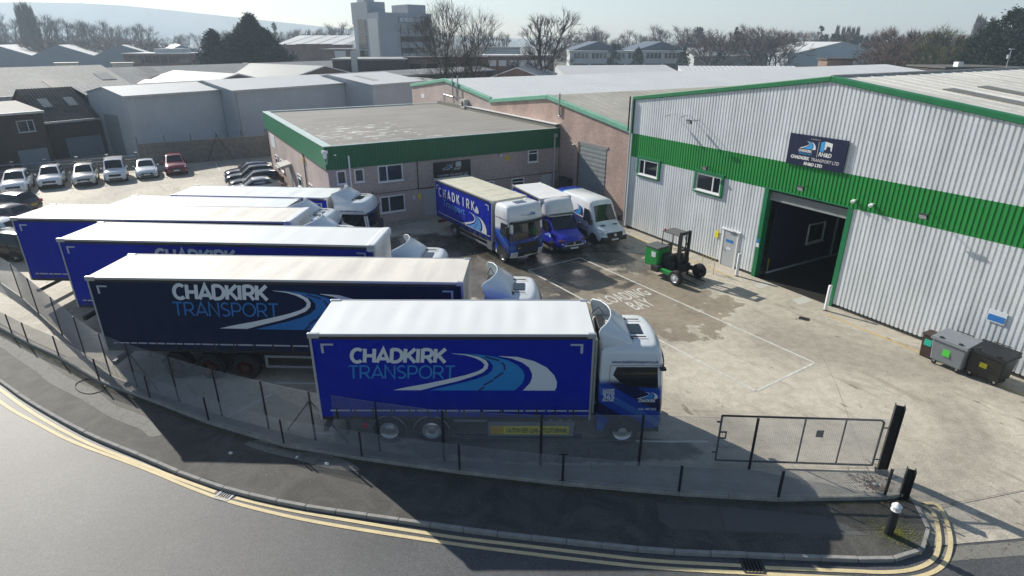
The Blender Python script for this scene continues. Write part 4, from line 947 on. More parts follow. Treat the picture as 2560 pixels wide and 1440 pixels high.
def lv_at(LV, z):
    for a, b in zip(LV, LV[1:]):
        if a[0] <= z <= b[0]:
            k = (z - a[0]) / (b[0] - a[0]); return [a[i] + (b[i] - a[i]) * k for i in range(4)]
    return LV[-1]
def front_patch(mb, LV, z0, z1, y0, y1, off=.012, n=8, m=0, nz=4):
    v = []
    for k in range(nz + 1):
        z = z0 + (z1 - z0) * k / nz; _, xr, xf, w = lv_at(LV, z)
        for i in range(n + 1):
            y = y0 + (y1 - y0) * i / n; yy = y / (w - .22); x = xf - .10 * yy * yy if abs(yy) <= 1 else xf - .10 - (.22 - math.sqrt(max(0, .22 ** 2 - (abs(y) - (w - .22)) ** 2)))
            v.append((x + off, y, z))
    return mb.add(v, [(k * (n + 1) + i, k * (n + 1) + i + 1, (k + 1) * (n + 1) + i + 1, (k + 1) * (n + 1) + i) for k in range(nz) for i in range(n)], m)
def cab(t, x0, paint, LV=SC_LV, deflector='scoop', axle=.82, url=True, detail=True, extra=True, dh=1.0, wheels=True, lift=0, rimm=None):
    c = MB().loft([ring(l[0], l[1], l[2], l[3], rf=min(.22, l[3] * .3)) for l in LV]).build('cab', paint, t, loc=(x0, 0, lift), smooth=50)
    W = 1.25; zt = LV[-1][0]
    front_patch(MB(), LV, 2.0, 2.80, -1.21, 1.21, .012, 16).build('windscreen', GLASS, c, smooth=60)
    front_patch(MB(), LV, 1.0, 1.62, -.95, .95, .010).build('grille', BLACKP, c); front_patch(MB(), LV, .50, .84, -1.0, 1.0, .02).build('bumper', mat('dark bumper', (.03, .033, .04), .5), c)
    for s in (-1, 1):
        front_patch(MB(), LV, .62, .86, s * .72, s * 1.08, .03, 4).build('headlight', LAMP, c)
        y = s * 1.256
        q = [(.40, 2.58), (.50, 2.86), (1.74, 2.86), (1.82, 2.12), (1.35, 2.14), (.95, 2.18), (.62, 2.34)]
        mb = MB(); v = [(a, s * (lv_at(LV, b)[3] + .006), b) for a, b in q]; mb.poly(v if s < 0 else v[::-1]).build('side_window', GLASS, c)
        # dark window surround forward to the windscreen pillar, wheel arch, door seams
        mb = MB(); n_ = 10; v = [(axle + .62 * math.cos(RAD(180 * i / n_)), y, .5 + .62 * math.sin(RAD(180 * i / n_))) for i in range(n_ + 1)]; mb.poly(v if s > 0 else v[::-1]); mb.build('wheel_arch', BLACKP, c)
        if detail:
            for a, b in (((.30, 1.0), (.30, 2.9)), ((.30, 1.0), (.36, .85)), ((1.30, 1.1), (1.30, 2.18)), ((.30, 2.92), (1.9, 2.92))):
                MB().stroke([a, b], .012, lambda p, r_: (p, y + s * .003, r_)).build('panel_seam', mat('seam', (.03, .035, .06), .7), c)
            bx('door_handle', BLACKP, c, 1.42, 1.62, y - s * .0, y + s * .02, 1.52, 1.62); bx('step', DARKM, c, 1.40, 1.98, s * 1.1, s * 1.24, .50, .62)
            bx('side_camera', BLACKP, c, 1.80, 1.98, s * 1.235, s * 1.40, 2.80, 2.88, bevel=.02)
    vz = MB(); front_patch(vz, LV, 2.76, 2.92, -1.16, 1.16, .05, 10, 0, 2)
    vz.build('sun_visor', mat('visor navy', (.02, .035, .12), .2) if extra else BLACKP, c, smooth=60, solid=.03)
    # roof furniture
    hz = zt + .004
    MB().box(.95, 1.42, -.34, .34, zt - .0, zt + .03).build('roof_hatch', GLASS, c, bevel=.02)
    if extra:
        for s in (-1, 1):
            MB().tube((.80, s * .62, zt + .06), (1.45, s * .62, zt + .05), .018, 6).build('air_horn', BLACKP, c); MB().lathe([(0, 0), (.05, 0), (.05, .05), (.03, .1), (0, .11)], (1.0, s * .7, zt - .02), n=8).build('marker_lamp', LAMP if s > 0 else BLACKP, c)
    if deflector == 'scoop':        # open-backed roof wind deflector
        mb = MB(); ns = 10; sec_ = [(-1, 0), (-1, .45), (-.985, .8), (-.93, .95), (-.7, 1), (-.35, 1.02), (0, 1.03), (.35, 1.02), (.7, 1), (.93, .95), (.985, .8), (1, .45), (1, 0)]; na = len(sec_) - 1; v = []
        for i in range(ns + 1):
            k = i / ns; H = .03 + .62 * dh * (k ** .75); w = 1.0 + .17 * k
            for a, hh in sec_: v.append((1.0 - k * 1.02 + .42 * k * k * (1 - a * a) - .10 * k * abs(a) ** 6 + (.12 * k if hh < .5 else 0), a * w, zt - .10 * (hh < .5) - .05 * abs(a) ** 4 + H * hh))
        mb.add(v, [(i * (na + 1) + j, i * (na + 1) + j + 1, (i + 1) * (na + 1) + j + 1, (i + 1) * (na + 1) + j) for i in range(ns) for j in range(na)])
        mb.build('wind_deflector', mat('deflector white', (.74, .79, .82), .25, coat=.4, noise=(.8, .05)), c, smooth=70, solid=.025)
        MB().box(-.02, .25, -.55, .45, zt, zt + .30).build('roof_unit', BLACKP, c, bevel=.03)
        for s in (-1, 1): MB().path([(-.05, s * .95, zt + .1), (.1, s * .5, zt + .55 * dh), (.3, s * .2, zt + .35)], .014, 5).build('deflector_stay', BLACKP, c)
    if url and detail: words('web_address', 'www.chadkirktransport.co.uk', mat('blue print', (.03, .05, .22), .5), c, (.34, -1.252, 2.99), (1, 0, 0), (0, 0, 1), .16, .002, width=1.42)
    if wheels:
        for s in (-1, 1): wheel(t, x0 + axle, s * 1.125, .5, .32, s, rimm or CHROME, 'steer', dish=.0)
    return c
def chassis(t, x0, x1, z=.95):
    mb = MB()
    for s in (-1, 1): mb.box(x0, x1, s * .42 - .05, s * .42 + .05, z - .28, z - .02)
    for k in range(int((x1 - x0) / 1.5) + 1): mb.box(x0 + k * 1.5, x0 + k * 1.5 + .1, -.37, .37, z - .25, z - .06)
    return mb.build('chassis', m_chas, t)
def place(t, rear_near, heading, W):      # rear_near: ground position of the corner nearest the road
    h = RAD(heading); nrm = Vector((-math.sin(h), math.cos(h)))
    t.location = (rear_near[0] + nrm.x * W / 2, rear_near[1] + nrm.y * W / 2, 0); t.rotation_euler[2] = h

# ---- the front lorry: three axles, royal blue curtains
t1 = thing('rigid_lorry', 'royal blue curtain sided lorry with yellow cyclist warning panel nearest the road fence', 'lorry')
place(t1, (-6.05, 15.82), -.2, 2.55); L1 = 8.52
cur, fn = box_body(t1, L1, 1.06, 3.97, 2.55, m_cb, m_rw, straps=14, seed=1)
livery(cur, fn, 1.05, 2.47)
chassis(t1, .3, L1 + 1.6)
for xa in (2.12, 3.48):
    for s in (-1, 1): wheel(t1, xa, s * 1.08, .5, .3, s, CHROME, 'drive%d' % (xa > 3), dish=.0 if xa < 3 else .12); guard_edge(t1, xa, s * 1.25, .5); mudguard(t1, xa, s * 1.08, .5, .34)
bx('tail_marker', REDL, t1, 1.28, 1.30, -1.24, -1.2, .6, .7); MB().lathe([(0, 0), (.11, 0), (.11, .02), (0, .02)], (1.38, -1.27, .72), 'y', 16).build('speed_roundel', mat('red roundel', (.5, .012, .02), .4), t1)
pn = bx('side_panel', m_guard, t1, 5.28, 8.02, -1.25, -1.21, .32, .86, bevel=.01); bx('warning_strip', YELLOW, pn, 5.36, 7.86, -1.262, -1.251, .40, .70); bx('warning_block', mat('amber strip', (.65, .38, .01), .5), pn, 5.36, 5.78, -1.266, -1.2625, .402, .698)
words('lettering', 'CAUTION KEEP CLEAR - CYCLISTS BEWARE', mat('black print', (.01, .01, .01), .6), pn, (5.86, -1.27, .47), (1, 0, 0), (0, 0, 1), .24, .006, width=1.95)
bx('underrun_rail', m_guard, t1, 4.2, 5.24, -1.22, -1.17, .84, .93); bx('lower_rail', m_chas, t1, 4.2, 8.3, -1.2, -1.15, .2, .32); bx('fuel_tank', mat('tank alloy', (.2, .21, .22), .35, metal=.6), t1, 6.9, 8.1, -1.12, -.55, .4, .92, bevel=.06)
for x in (6.9, 7.2, 7.5, 7.8): bx('air_tank_end', LAMP, t1, x, x + .16, -1.2, -1.14, .88, .94)
bx('rear_bumper', m_chas, t1, .0, .14, -1.15, 1.15, .42, .6); bx('mud_flap', BLACKP, t1, .75, .78, -1.2, -.85, .3, .95)
c1 = cab(t1, L1 + .22, m_cab, axle=.83)
white = mat('bright print', (.72, .76, .82), .4)
for s_, z_, w_, h_ in (('24 HOURS', 2.02, .36, .09), ('SEVEN', 1.91, .36, .11), ('365', 1.72, .36, .2), ('DAYS A YEAR', 1.65, .36, .06)): words('lettering', s_, white, c1, (.12, -1.266, z_), (1, 0, 0), (0, 0, 1), h_ * 1.3, .004, width=w_)
fnc = lambda a, b, l=0: (a, -1.262 - l, b)
emblem(c1, fnc, 1.18, 1.74, .66, .24, dash=False); words('lettering', 'CHADKIRK', white, c1, (1.24, -1.266, 1.62), (1, 0, 0), (0, 0, 1), .15, .006, .2, width=.54); words('lettering', '0161 449 7323', white, c1, (1.26, -1.266, 1.32), (1, 0, 0), (0, 0, 1), .12, .002, .2, width=.56)
bx('gap_screen', mat('grey bulkhead', (.42, .42, .40), .6), t1, L1 + .05, L1 + .12, -1.1, 1.1, 1.1, 3.7)

# ---- articulated lorries
def artic(label, rn, hd, zt, cm, rm, head, seed, lx, lz, tones=(None, None), hub=m_hubr, L=13.6, W=2.52, cabgap=.75, dh=1.0, ls=1.18):
    t = thing('articulated_lorry', label, 'lorry', group='articulated lorries parked side by side'); place(t, rn, hd, W)
    cur, fn = box_body(t, L, 1.3, zt, W, cm, rm, straps=18, headboard=head, seed=seed, rough=.035 if rm is m_rb else .02)
    livery(cur, fn, lx, lz, ls, tones)
    chassis(t, .3, L - .5, 1.2)
    for xa in (2.55, 3.86, 5.2):
        for s in (-1, 1): wheel(t, xa, s * 1.06, .52, .36, s, hub, 'trailer' + hub.name, dish=.1); mudguard(t, xa, s * 1.06, .52, .38)
    sg = MB(); sg.box(6.0, 9.9, -1.2, -1.16, .98, 1.08); sg.box(6.0, 9.9, -1.2, -1.16, .55, .65); sg.box(6.0, 6.1, -1.2, -1.16, .651, .979); sg.box(9.8, 9.9, -1.2, -1.16, .651, .979); sg.build('side_guard', m_guard, t)
    for s in (-1, 1): bx('landing_leg', m_chas, t, 10.4, 10.55, s * .8 - .06, s * .8 + .06, .06, 1.15)
    bx('rear_bumper', m_chas, t, -.02, .12, -1.15, 1.15, .5, .68); bx('light_cluster', REDL, t, -.04, -.021, -1.1, -.75, .55, .66)
    xc = L + cabgap
    cab(t, xc, m_cab, axle=.85, dh=dh)
    for s in (-1, 1): wheel(t, xc - 2.0, s * 1.06, .5, .36, s, CHROME, 'tractor', dish=.1)
    bx('tractor_chassis', m_chas, t, xc - 3.1, xc + .2, -.45, .45, .55, .85)
    return t
t2 = artic('dark navy curtain sided articulated lorry with cream roof, second from the road fence', (-15.33, 19.92), -2.2, 4.17, m_cn, m_rb, False, 2, 2.95, 2.72, (PRINTW, mat('deep cyan print', (.008, .16, .48), .5)), ls=1.2)
t3 = artic('blue curtain sided articulated lorry with clean white roof and headboard', (-19.10, 23.88), -3.8, 4.33, m_cb, m_rw, True, 3, 4.0, 2.76, L=13.5, ls=1.2)
t4 = artic('blue curtain sided articulated lorry with cream roof and white headboard', (-23.55, 27.10), -2.9, 4.33, m_cb, m_rb, True, 4, 6.0, 2.85, L=13.35, ls=1.15, cabgap=.55)
# ---- two rigid lorries beyond
def rigid(label, rn, hd, L, zt, rm, seed, cabgap, lift=0, dh=1.0):
    t = thing('rigid_lorry', label, 'lorry'); place(t, rn, hd, 2.5)
    cur, fn = box_body(t, L, 1.1, zt, 2.5, m_cb, rm, straps=11, seed=seed); livery(cur, fn, 1.1, 2.45, .95); chassis(t, .3, L + 1.6)
    for s in (-1, 1): wheel(t, 2.2, s * 1.05, .5, .34, s, CHROME, 'drive0'); mudguard(t, 2.2, s * 1.05, .5, .36)
    cab(t, L + cabgap, mat('plain white cab', (.74, .79, .81), .22, coat=.5), axle=.83, lift=lift, dh=dh)
    bx('lower_front', mat('dark cab skirt', (.02, .022, .03), .5), t, L + cabgap + .1, L + cabgap + 2.13, -1.24, 1.24, .45, 2.0 + lift, bevel=.08)
    return t
far5 = G(750, 496, 4.0); h5 = RAD(-4.2)
L5 = 9.6; fx = Vector((math.cos(h5), math.sin(h5))); nx_ = Vector((-fx.y, fx.x))
p5 = far5.xy - fx * L5 - nx_ * 2.5
t5 = rigid('blue lorry with pale grey roof wedged between the white headboard lorry and the farthest one', tuple(p5), -4.2, L5, 3.98, m_rg, 5, .3)
far6 = G(855, 469.5, 3.75); h6 = RAD(-4.6); L6 = 9.3; fx = Vector((math.cos(h6), math.sin(h6))); nx_ = Vector((-fx.y, fx.x)); p6 = far6.xy - fx * L6 - nx_ * 2.5
t6 = rigid('farthest blue lorry with white cab beside the brick office', tuple(p6), -4.6, L6, 3.73, m_rg, 6, .28, lift=-.05, dh=.85)
# ---- the delivery lorry facing out from the office
VL = [(.45, 0, 1.62, 1.16), (.75, 0, 1.72, 1.20), (1.3, 0, 1.74, 1.21), (1.75, 0, 1.72, 1.21), (2.5, 0, 1.62, 1.19), (2.62, 0, 1.64, 1.2), (3.0, 0, 1.60, 1.2), (3.3, .02, 1.46, 1.17), (3.42, .1, 1.3, 1.08), (3.46, .2, 1.1, .95)]
t7 = thing('rigid_lorry', 'blue curtain sided delivery lorry with tall white cab facing out of the wet yard', 'lorry'); place(t7, (-5.22, 39.75), -56.3, 2.45); L7 = 7.3
cur, fn = box_body(t7, L7, 1.02, 3.44, 2.45, m_cb, m_ro, straps=10, seed=9, wav=.02)
sp_ = 0
for i, ch in enumerate('CHADKIRK'):
    w_, ls = GL_[ch]; mb = MB()
    for q_, l in enumerate(ls): mb.stroke([(.62 + i * .62 + (.17 if ch == 'I' else 0) + a * .42, 2.42 + b * .58) for a, b in l], .10, lambda a, b: fn(a, b, q_ * .0008), closed=(ch == 'O'))
    mb.build('lettering', PRINTW, cur)
words('lettering', 'Transport', mat('light cyan print', (.10, .33, .72), .5), cur, (1.15, -1.236, 1.88), (1, 0, 0), (0, 0, 1), .62, 0, width=2.9)
emblem(cur, fn, 3.5, 1.25, 3.2, .98, cyan=mat('light cyan print', (.10, .33, .72), .5))
ca = MB()
for i, hh in enumerate((.22, .34, .44, .36, .26)): ca.add([fn(5.35 + i * .09, 2.35), fn(5.43 + i * .09, 2.35), fn(5.43 + i * .09, 2.35 + hh), fn(5.35 + i * .09, 2.35 + hh)], [(0, 1, 2, 3)])
ca.build('tower_mark', PRINTW, cur)
chassis(t7, .3, L7 + 1.5)
for s in (-1, 1): wheel(t7, 2.55, s * 1.0, .45, .34, s, STEEL, 'v_rear', dish=.1); mudguard(t7, 2.55, s * 1.0, .45, .36)
for zz in (.5, .82): bx('side_guard', m_guard, t7, 3.25, 6.9, -1.19, -1.15, zz, zz + .12)
bx('battery_box', m_guard, t7, 6.65, 7.2, -1.2, -.8, .42, .98, bevel=.03); bx('light_cluster', REDL, t7, .9, 1.05, -1.2, -1.15, .62, .9); bx('rear_bumper', m_chas, t7, 0, .12, -1.1, 1.1, .4, .55)
c7 = cab(t7, L7 + .25, m_cabv, LV=VL, deflector=None, axle=.75, url=False, detail=False, extra=False, wheels=False)
for s in (-1, 1): wheel(t7, L7 + 1.0, s * 1.02, .45, .3, s, STEEL, 'v_front')
for nm in [k for k in c7.children if k.name.startswith(('side_window', 'windscreen', 'sun_visor', 'roof_hatch', 'grille', 'wheel_arch', 'bumper', 'headlight'))]: bpy.data.objects.remove(nm)
front_patch(MB(), VL, 1.62, 2.48, -1.14, 1.14, .012).build('windscreen', GLASS, c7, smooth=60); front_patch(MB(), VL, 2.46, 2.60, -1.18, 1.18, .12, 8, 0, 1).build('sun_visor', BLACKP, c7, solid=.03)
front_patch(MB(), VL, .86, 1.32, -.82, .82, .014).build('grille', BLACKP, c7); MB().stroke([(-.7, 1.0), (.7, 1.55)], .03, lambda a, b: (1.765 - .1 * (a / .98) ** 2, a, b)).build('badge_bar', CHROME, c7)
front_patch(MB(), VL, .46, .80, -1.12, 1.12, .03).build('bumper', WHITE, c7, solid=.04); front_patch(MB(), VL, .50, .84, -.72, .72, .055).build('lower_grille', BLACKP, c7); front_patch(MB(), VL, .47, .57, -.26, .26, .07, 4, 0, 1).build('number_plate', PLATEW, c7)
for s in (-1, 1):
    front_patch(MB(), VL, .58, .78, s * .78, s * 1.05, .058, 4).build('headlight', LAMP, c7)
    q = [(.62, 2.0), (.66, 2.42), (1.36, 2.44), (1.46, 1.74), (1.1, 1.66), (.62, 1.72)]; v = [(a, s * (lv_at(VL, b)[3] + .008), b) for a, b in q]; MB().poly(v if s < 0 else v[::-1]).build('side_window', GLASS, c7)
    v = [(.75 + .58 * math.cos(RAD(18 * i)), s * 1.214, .45 + .58 * math.sin(RAD(18 * i))) for i in range(11)]; MB().poly(v if s > 0 else v[::-1]).build('wheel_arch', BLACKP, c7)
    bx('mirror', BLACKP, c7, 1.5, 1.62, s * 1.24, s * 1.46, 1.75, 2.35, bevel=.03)
bx('roof_hatch', GLASS, c7, .55, 1.05, -.36, .36, 3.44, 3.475); words('web_address', 'www.chadkirktransport.co.uk', mat('blue print', (.03, .05, .22), .5), c7, (.06, -1.205, 2.62), (1, 0, 0), (0, 0, 1), .16, width=1.35)
fv = lambda a, b, l=0: (1.66 - .1 * ((a - 0) / .98) ** 2 + l, a, b)
emblem(c7, fv, -.1, 2.86, .62, .17, white=mat('navy mark', (.02, .04, .16), .5), cyan=mat('light cyan print', (.10, .33, .72), .5), dash=False); words('lettering', 'CHADKIRK', mat('navy mark', (.02, .04, .16), .5), c7, (1.655, -.5, 2.9), (0, 1, 0), (0, 0, 1), .1, width=.36)
# ================================================================== VANS, CARS, PLANT
def sec(x, w, wt, z0, z1, zm, r=.12, cr=.03):
    """one cross-section of a road vehicle, as a closed ring in the plane x"""
    half = [(w * .82, z0), (w * .96, z0 + .05), (w, z0 + .2), (w, zm), (w + (wt - w) * .55, zm + (z1 - zm) * .5), (wt, z1 - r), (wt - r * .35, z1 - r * .35), (wt - r * 1.4, z1)]
    return [(x, -y, z) for y, z in half] + [(x, 0, z1 + cr)] + [(x, y, z) for y, z in reversed(half)] + [(x, 0, z0)]
def shell(st, n=3):
    """densify stations and return rings"""
    return [sec(*s) for s in st]
def quad_glass(name, pts, parent, mt=GLASS, off=.012):
    P = [Vector(p) for p in pts]; nrm = (P[1] - P[0]).cross(P[2] - P[0]).normalized() * off
    return MB().poly([p + nrm for p in P]).build(name, mt, parent)
def glass_sheet(name, a0, a1, b0, b1, wa, wb, parent, t0=.08, t1=.93, crown=.034, off=.016, mt=GLASS):
    """curved pane on the slope from (a0, a1) to (b0, b1) in x, z; wa, wb half widths"""
    n_ = 6; v = []; d = Vector((b0 - a0, 0, b1 - a1)); up = Vector((abs(d.z), 0, abs(d.x))).normalized() if d.x < 0 else Vector((-abs(d.z), 0, abs(d.x))).normalized()
    for t in (t0, (t0 + t1) / 2, t1):
        for i in range(n_ + 1):
            s = -1 + 2 * i / n_; w_ = wa + (wb - wa) * t; p = Vector((a0 + d.x * t, s * w_, a1 + d.z * t + crown * (1 - s * s))); v.append(p + up * off)
    return MB().add(v, [(k * (n_ + 1) + i, k * (n_ + 1) + i + 1, (k + 1) * (n_ + 1) + i + 1, (k + 1) * (n_ + 1) + i) for k in range(2) for i in range(n_)]).build(name, mt, parent, smooth=60)
def arch(parent, x, s, w, r, z, mt=BLACKP):
    n_ = 10; v = [(x + r * math.cos(RAD(180 * i / n_)), s * (w + .006), z + r * math.sin(RAD(180 * i / n_))) for i in range(n_ + 1)]
    return MB().poly(v if s > 0 else v[::-1]).build('wheel_arch', mt, parent)

def car(label, loc, heading, paint, L=4.4, W=1.82, H=1.62, kind='suv', trim=None, rails=False, group='cars parked in the row along the panel fence', lower=None, bars=False, grille=None, rim=None, name='parked_car'):
    t = thing(name, label, 'car', (loc[0], loc[1], 0), RAD(heading), group)
    w = W / 2; zb = .23 if kind != 'saloon' else .18; hood = .95 * H / 1.6 if kind != 'van' else 1.0; hood = {'suv': 1.0, 'saloon': .88, 'van': 1.05, 'hatch': .92}[kind] * (H / {'suv': 1.64, 'saloon': 1.43, 'van': 1.82, 'hatch': 1.5}[kind])
    belt = hood + .04
    f = L                               # x from rear (0) to front (L)
    ws0, ws1, rr1, rr0 = {'suv': (.70, .515, .12, .02), 'saloon': (.68, .50, .22, .06), 'van': (.74, .60, .04, .01), 'hatch': (.71, .52, .14, .03)}[kind]
    wt = w * .74 if kind != 'van' else w * .84; cowl = hood + .02
    rz0 = belt + .02
    st = [(0.0, w * .80, w * .72, zb + .22, rz0 - .18, .62, .1), (.04 * L, w * .94, w * .85, zb + .05, rz0 - .02, .68, .1), (max(rr0, .045) * L + .02, w * .97, w * .86, zb, rz0 + .02, .72, .1)]
    st += [(rr1 * L + .05, w, wt, zb, H - .05, belt, .12), (.34 * L, w, wt, zb, H, belt, .12), (ws1 * L, w, wt, zb, H - .02, belt, .12)]
    st += [(ws0 * L, w, w * .86, zb, cowl, belt - .08, .08), (.84 * L, w * .99, w * .84, zb, hood - .02, hood - .16, .10), (.95 * L, w * .93, w * .78, zb + .02, hood - .12, hood - .28, .12), (.99 * L, w * .84, w * .70, zb + .08, hood - .28, hood - .4, .1), (L, w * .74, w * .6, zb + .14, hood - .36, hood - .45, .08)]
    b = MB().loft(shell(st)).build('body', paint, t, smooth=42)
    # glazing
    glass_sheet('windscreen', ws0 * L, cowl, ws1 * L, H - .02, w * .86 - .09, wt - .13, b)
    glass_sheet('rear_window', max(rr0, .045) * L + .02, rz0 + .02, rr1 * L + .05, H - .05, w * .86 - .1, wt - .13, b, t0=.14, t1=.9)
    for s in (-1, 1):
        def yy(z): return s * (w + (wt - w) * min(1, max(0, (z - belt) / (H - .12 - belt))) + .014)
        zt_ = H - .15; a = [(ws0 * L - .20, belt + .05), (ws1 * L + .03, zt_), (.345 * L, zt_ + .02), (.345 * L, belt + .05)]; c = [(.33 * L, belt + .05), (.33 * L, zt_ + .02), (rr1 * L + .14, zt_ - .03), (rr1 * L - .12 if kind != 'van' else rr1 * L + .14, belt + .09)]
        for q in (a, c):
            v = [(x, yy(z), z) for x, z in q]; MB().poly(v[::-1] if s < 0 else v).build('side_window', GLASS, b)
        bx('mirror', paint, b, ws0 * L - .28, ws0 * L - .16, s * (w + .01), s * (w + .19), belt + .03, belt + .17, bevel=.03)
        hx = .965 * L; MB().box(hx - .16, hx - .015, s * w * .50, s * w * .86, hood - .33, hood - .20).build('headlight', LAMP, b, bevel=.02)
        bx('tail_light', REDL, b, .0, .09, s * w * .56, s * w * .90, belt - .28, belt - .06, bevel=.02)
        for xa in (.815 * L, .185 * L):
            arch(b, xa, s, w, .39, .33); wheel(t, xa, s * (w - .10), .335, .22, s, rim or SILVER, 'car' + (rim or SILVER).name, spokes=5)
        if lower: bx('sill_trim', lower, b, .25 * L, .75 * L, s * (w - .02), s * (w + .012), zb - .02, zb + .2)
        if rails: MB().path([(.16 * L, s * wt * .92, H + .0), (.18 * L, s * wt * .92, H + .06), (.49 * L, s * wt * .92, H + .06), (.51 * L, s * wt * .92, H - .01)], .02, 6).build('roof_rail', SILVER if trim is None else trim, b)
    gm = grille or BLACKP
    MB().box(L - .06, L + .012, -w * .52, w * .52, hood - .46, hood - .27).build('grille', gm, b, bevel=.03); MB().box(L - .10, L + .006, -w * .62, w * .62, zb + .10, zb + .24).build('lower_intake', gm, b, bevel=.03); bx('number_plate', PLATEW, b, L + .003, L + .016, -.26, .26, zb + .25, zb + .36)
    bx('rear_plate', mat('plate yellow', (.6, .45, .05), .4), b, -.02, .0, -.26, .26, .62, .73)
    if lower: MB().box(L - .26, L - .012, -w * .80, w * .80, zb - .03, zb + .12).build('bumper_trim', lower, b, bevel=.05)
    if bars:
        for xx in (.2 * L, .44 * L): MB().tube((xx, -wt - .06, H + .09), (xx, wt + .06, H + .09), .022, 6).build('roof_bar', BLACKP, b)
    return t
wp_ = mat('car white', (.80, .81, .82), .18, coat=.6); sv = mat('car silver', (.55, .58, .61), .22, metal=.35, coat=.6); ch = mat('car champagne', (.68, .66, .60), .22, metal=.25, coat=.6); rd = mat('car red', (.22, .008, .012), .18, coat=.7); bk = mat('car black', (.008, .008, .010), .12, coat=.6); bl = mat('car midnight blue', (.008, .008, .045), .15, coat=.6); gy = mat('car dark grey', (.06, .065, .07), .2, metal=.2, coat=.6); pl2 = mat('car pale silver', (.42, .43, .44), .2, metal=.4, coat=.6)
lowp = mat('unpainted trim', (.03, .032, .034), .7)
def row_pos(px, L):      # nose of a car at a pixel on the ground, facing down the site
    p = G(*px); return p.xy
HD = -60
d_ = Vector((math.cos(RAD(HD)), math.sin(RAD(HD))))
for (px, kw, lab) in [((38, 489), dict(paint=wp_, L=4.48, W=1.9, H=1.66), 'white sport utility car at the far end of the row beside the picture edge'),
    ((128, 474), dict(paint=wp_, L=4.25, W=1.84, H=1.66, lower=lowp, rails=True, trim=BLACKP), 'white utility car with black bumper and roof rails'),
    ((214, 468), dict(paint=ch, L=4.32, W=1.82, H=1.64, bars=True, lower=lowp), 'champagne silver car with cross bars on its roof'),
    ((292, 458), dict(paint=wp_, L=4.4, W=1.8, H=1.84, kind='van', rails=True), 'tall white people carrier with roof rails'),
    ((371, 449), dict(paint=mat('car icy white', (.70, .74, .78), .18, coat=.6), L=4.7, W=1.84, H=1.44, kind='saloon'), 'low icy white estate car beside the red car'),
    ((445, 440), dict(paint=rd, L=4.65, W=1.9, H=1.66), 'dark red sport utility car against the panel fence')]:
    p = G(*px).xy - d_ * kw['L']; car(lab, (p.x, p.y), HD, **kw)
# dark cars nosed out from the office side wall
for i, (v_, kw, lab) in enumerate([(60.8, dict(paint=bl, L=4.3, W=1.8, H=1.5, kind='hatch'), 'midnight blue hatchback nearest the panel fence by the office wall'), (58.4, dict(paint=bk, L=4.5, W=1.85, H=1.62), 'black utility car second from the panel fence by the office wall'),
        (55.9, dict(paint=bk, L=4.5, W=1.85, H=1.58), 'shiny black utility car third along the office wall'), (53.5, dict(paint=pl2, L=4.6, W=1.84, H=1.46, kind='saloon'), 'silver saloon car nearest the lorries along the office wall')]):
    p = UV(8.7 - .5 * (i == 3), v_); car(lab, (p.x, p.y), 210, group='cars parked along the office side wall', **kw)
# cars half hidden at the left behind the lorries: tails towards the lorries
for px, z_, kw, lab in [((92, 533), 0, dict(paint=gy, L=4.5, W=1.84, H=1.6), 'dark grey car with red tail light behind the lorries, farthest from the road'),
        ((80, 566), 0, dict(paint=mat('car plum grey', (.10, .08, .09), .2, coat=.6), L=4.5, W=1.82, H=1.5, kind='hatch'), 'plum grey hatchback half hidden behind the lorry tail'),
        ((68, 606), 0, dict(paint=wp_, L=4.6, W=1.85, H=1.52, kind='hatch'), 'white car half hidden behind the lorry tail'),
        ((84, 668), 0, dict(paint=bk, L=4.7, W=1.9, H=1.68, rim=CHROME), 'black utility car with bright spoked wheels beside the chain link fence')]:
    p = G(*px) if px != (84, 668) else G(42, 656) + Vector((.99, .82, 0)); car(lab, (p.x, p.y), 172, group='cars parked behind the lorry tails', **kw)

# ---- vans
def van(t, L, W, H, zb, hood, ws0, ws1, paint, cargo_top=None):
    w = W / 2; wt = w * .86; st = []
    top = cargo_top or H
    st += [(0, w * .96, wt * .96, zb, top - .04, 1.1, .14), (.12, w, wt, zb, top, 1.1, .14), (ws1 - .9, w, wt, zb, top, 1.1, .14), (ws1, w, wt, zb, top - .02, 1.2, .16), (ws1 + .12, w, wt * .98, zb, top - .10, 1.2, .18), (ws0 - .12, w, w * .88, zb, hood + .16, hood - .05, .12), (ws0 + .12, w, w * .86, zb, hood + .02, hood - .14, .10),
           (L - .35, w * .97, w * .80, zb, hood - .14, hood - .34, .12), (L - .08, w * .88, w * .74, zb + .05, hood - .34, hood - .52, .12), (L, w * .78, w * .62, zb + .1, hood - .48, hood - .62, .1)]
    return MB().loft(shell(st)).build('body', paint, t, smooth=42), w, wt
spv = thing('panel_van', 'white high roof panel van parked against the brick wall', 'van'); place(spv, tuple(G(1388, 471, 2.62).xy + Vector((-.05, .15))), -63.5, 2.0)
m_sp = fresh('van paint', .2)[0]; n = NT(m_sp); n.b.inputs['Coat Weight'].default_value = .5; xyz = n.xyz()
n.color(n.mix(n.ramp(n.math('ADD', xyz[0], n.math('MULTIPLY', xyz[2], -.25)), .10, .13), (.01, .03, .34), n.mix(n.ramp(n.math('ADD', xyz[0], n.math('MULTIPLY', xyz[2], -.25)), .30, .33), (.03, .28, .62), (.76, .79, .80))))
LS, HS = 5.95, 2.62
b, w, wt = van(spv, LS, 2.0, HS, .35, 1.22, 5.0, 4.15, m_sp)
glass_sheet('windscreen', 4.88, 1.38, 4.27, 2.52, w * .88 - .1, wt * .98 - .2, b, t0=.02, t1=.82)
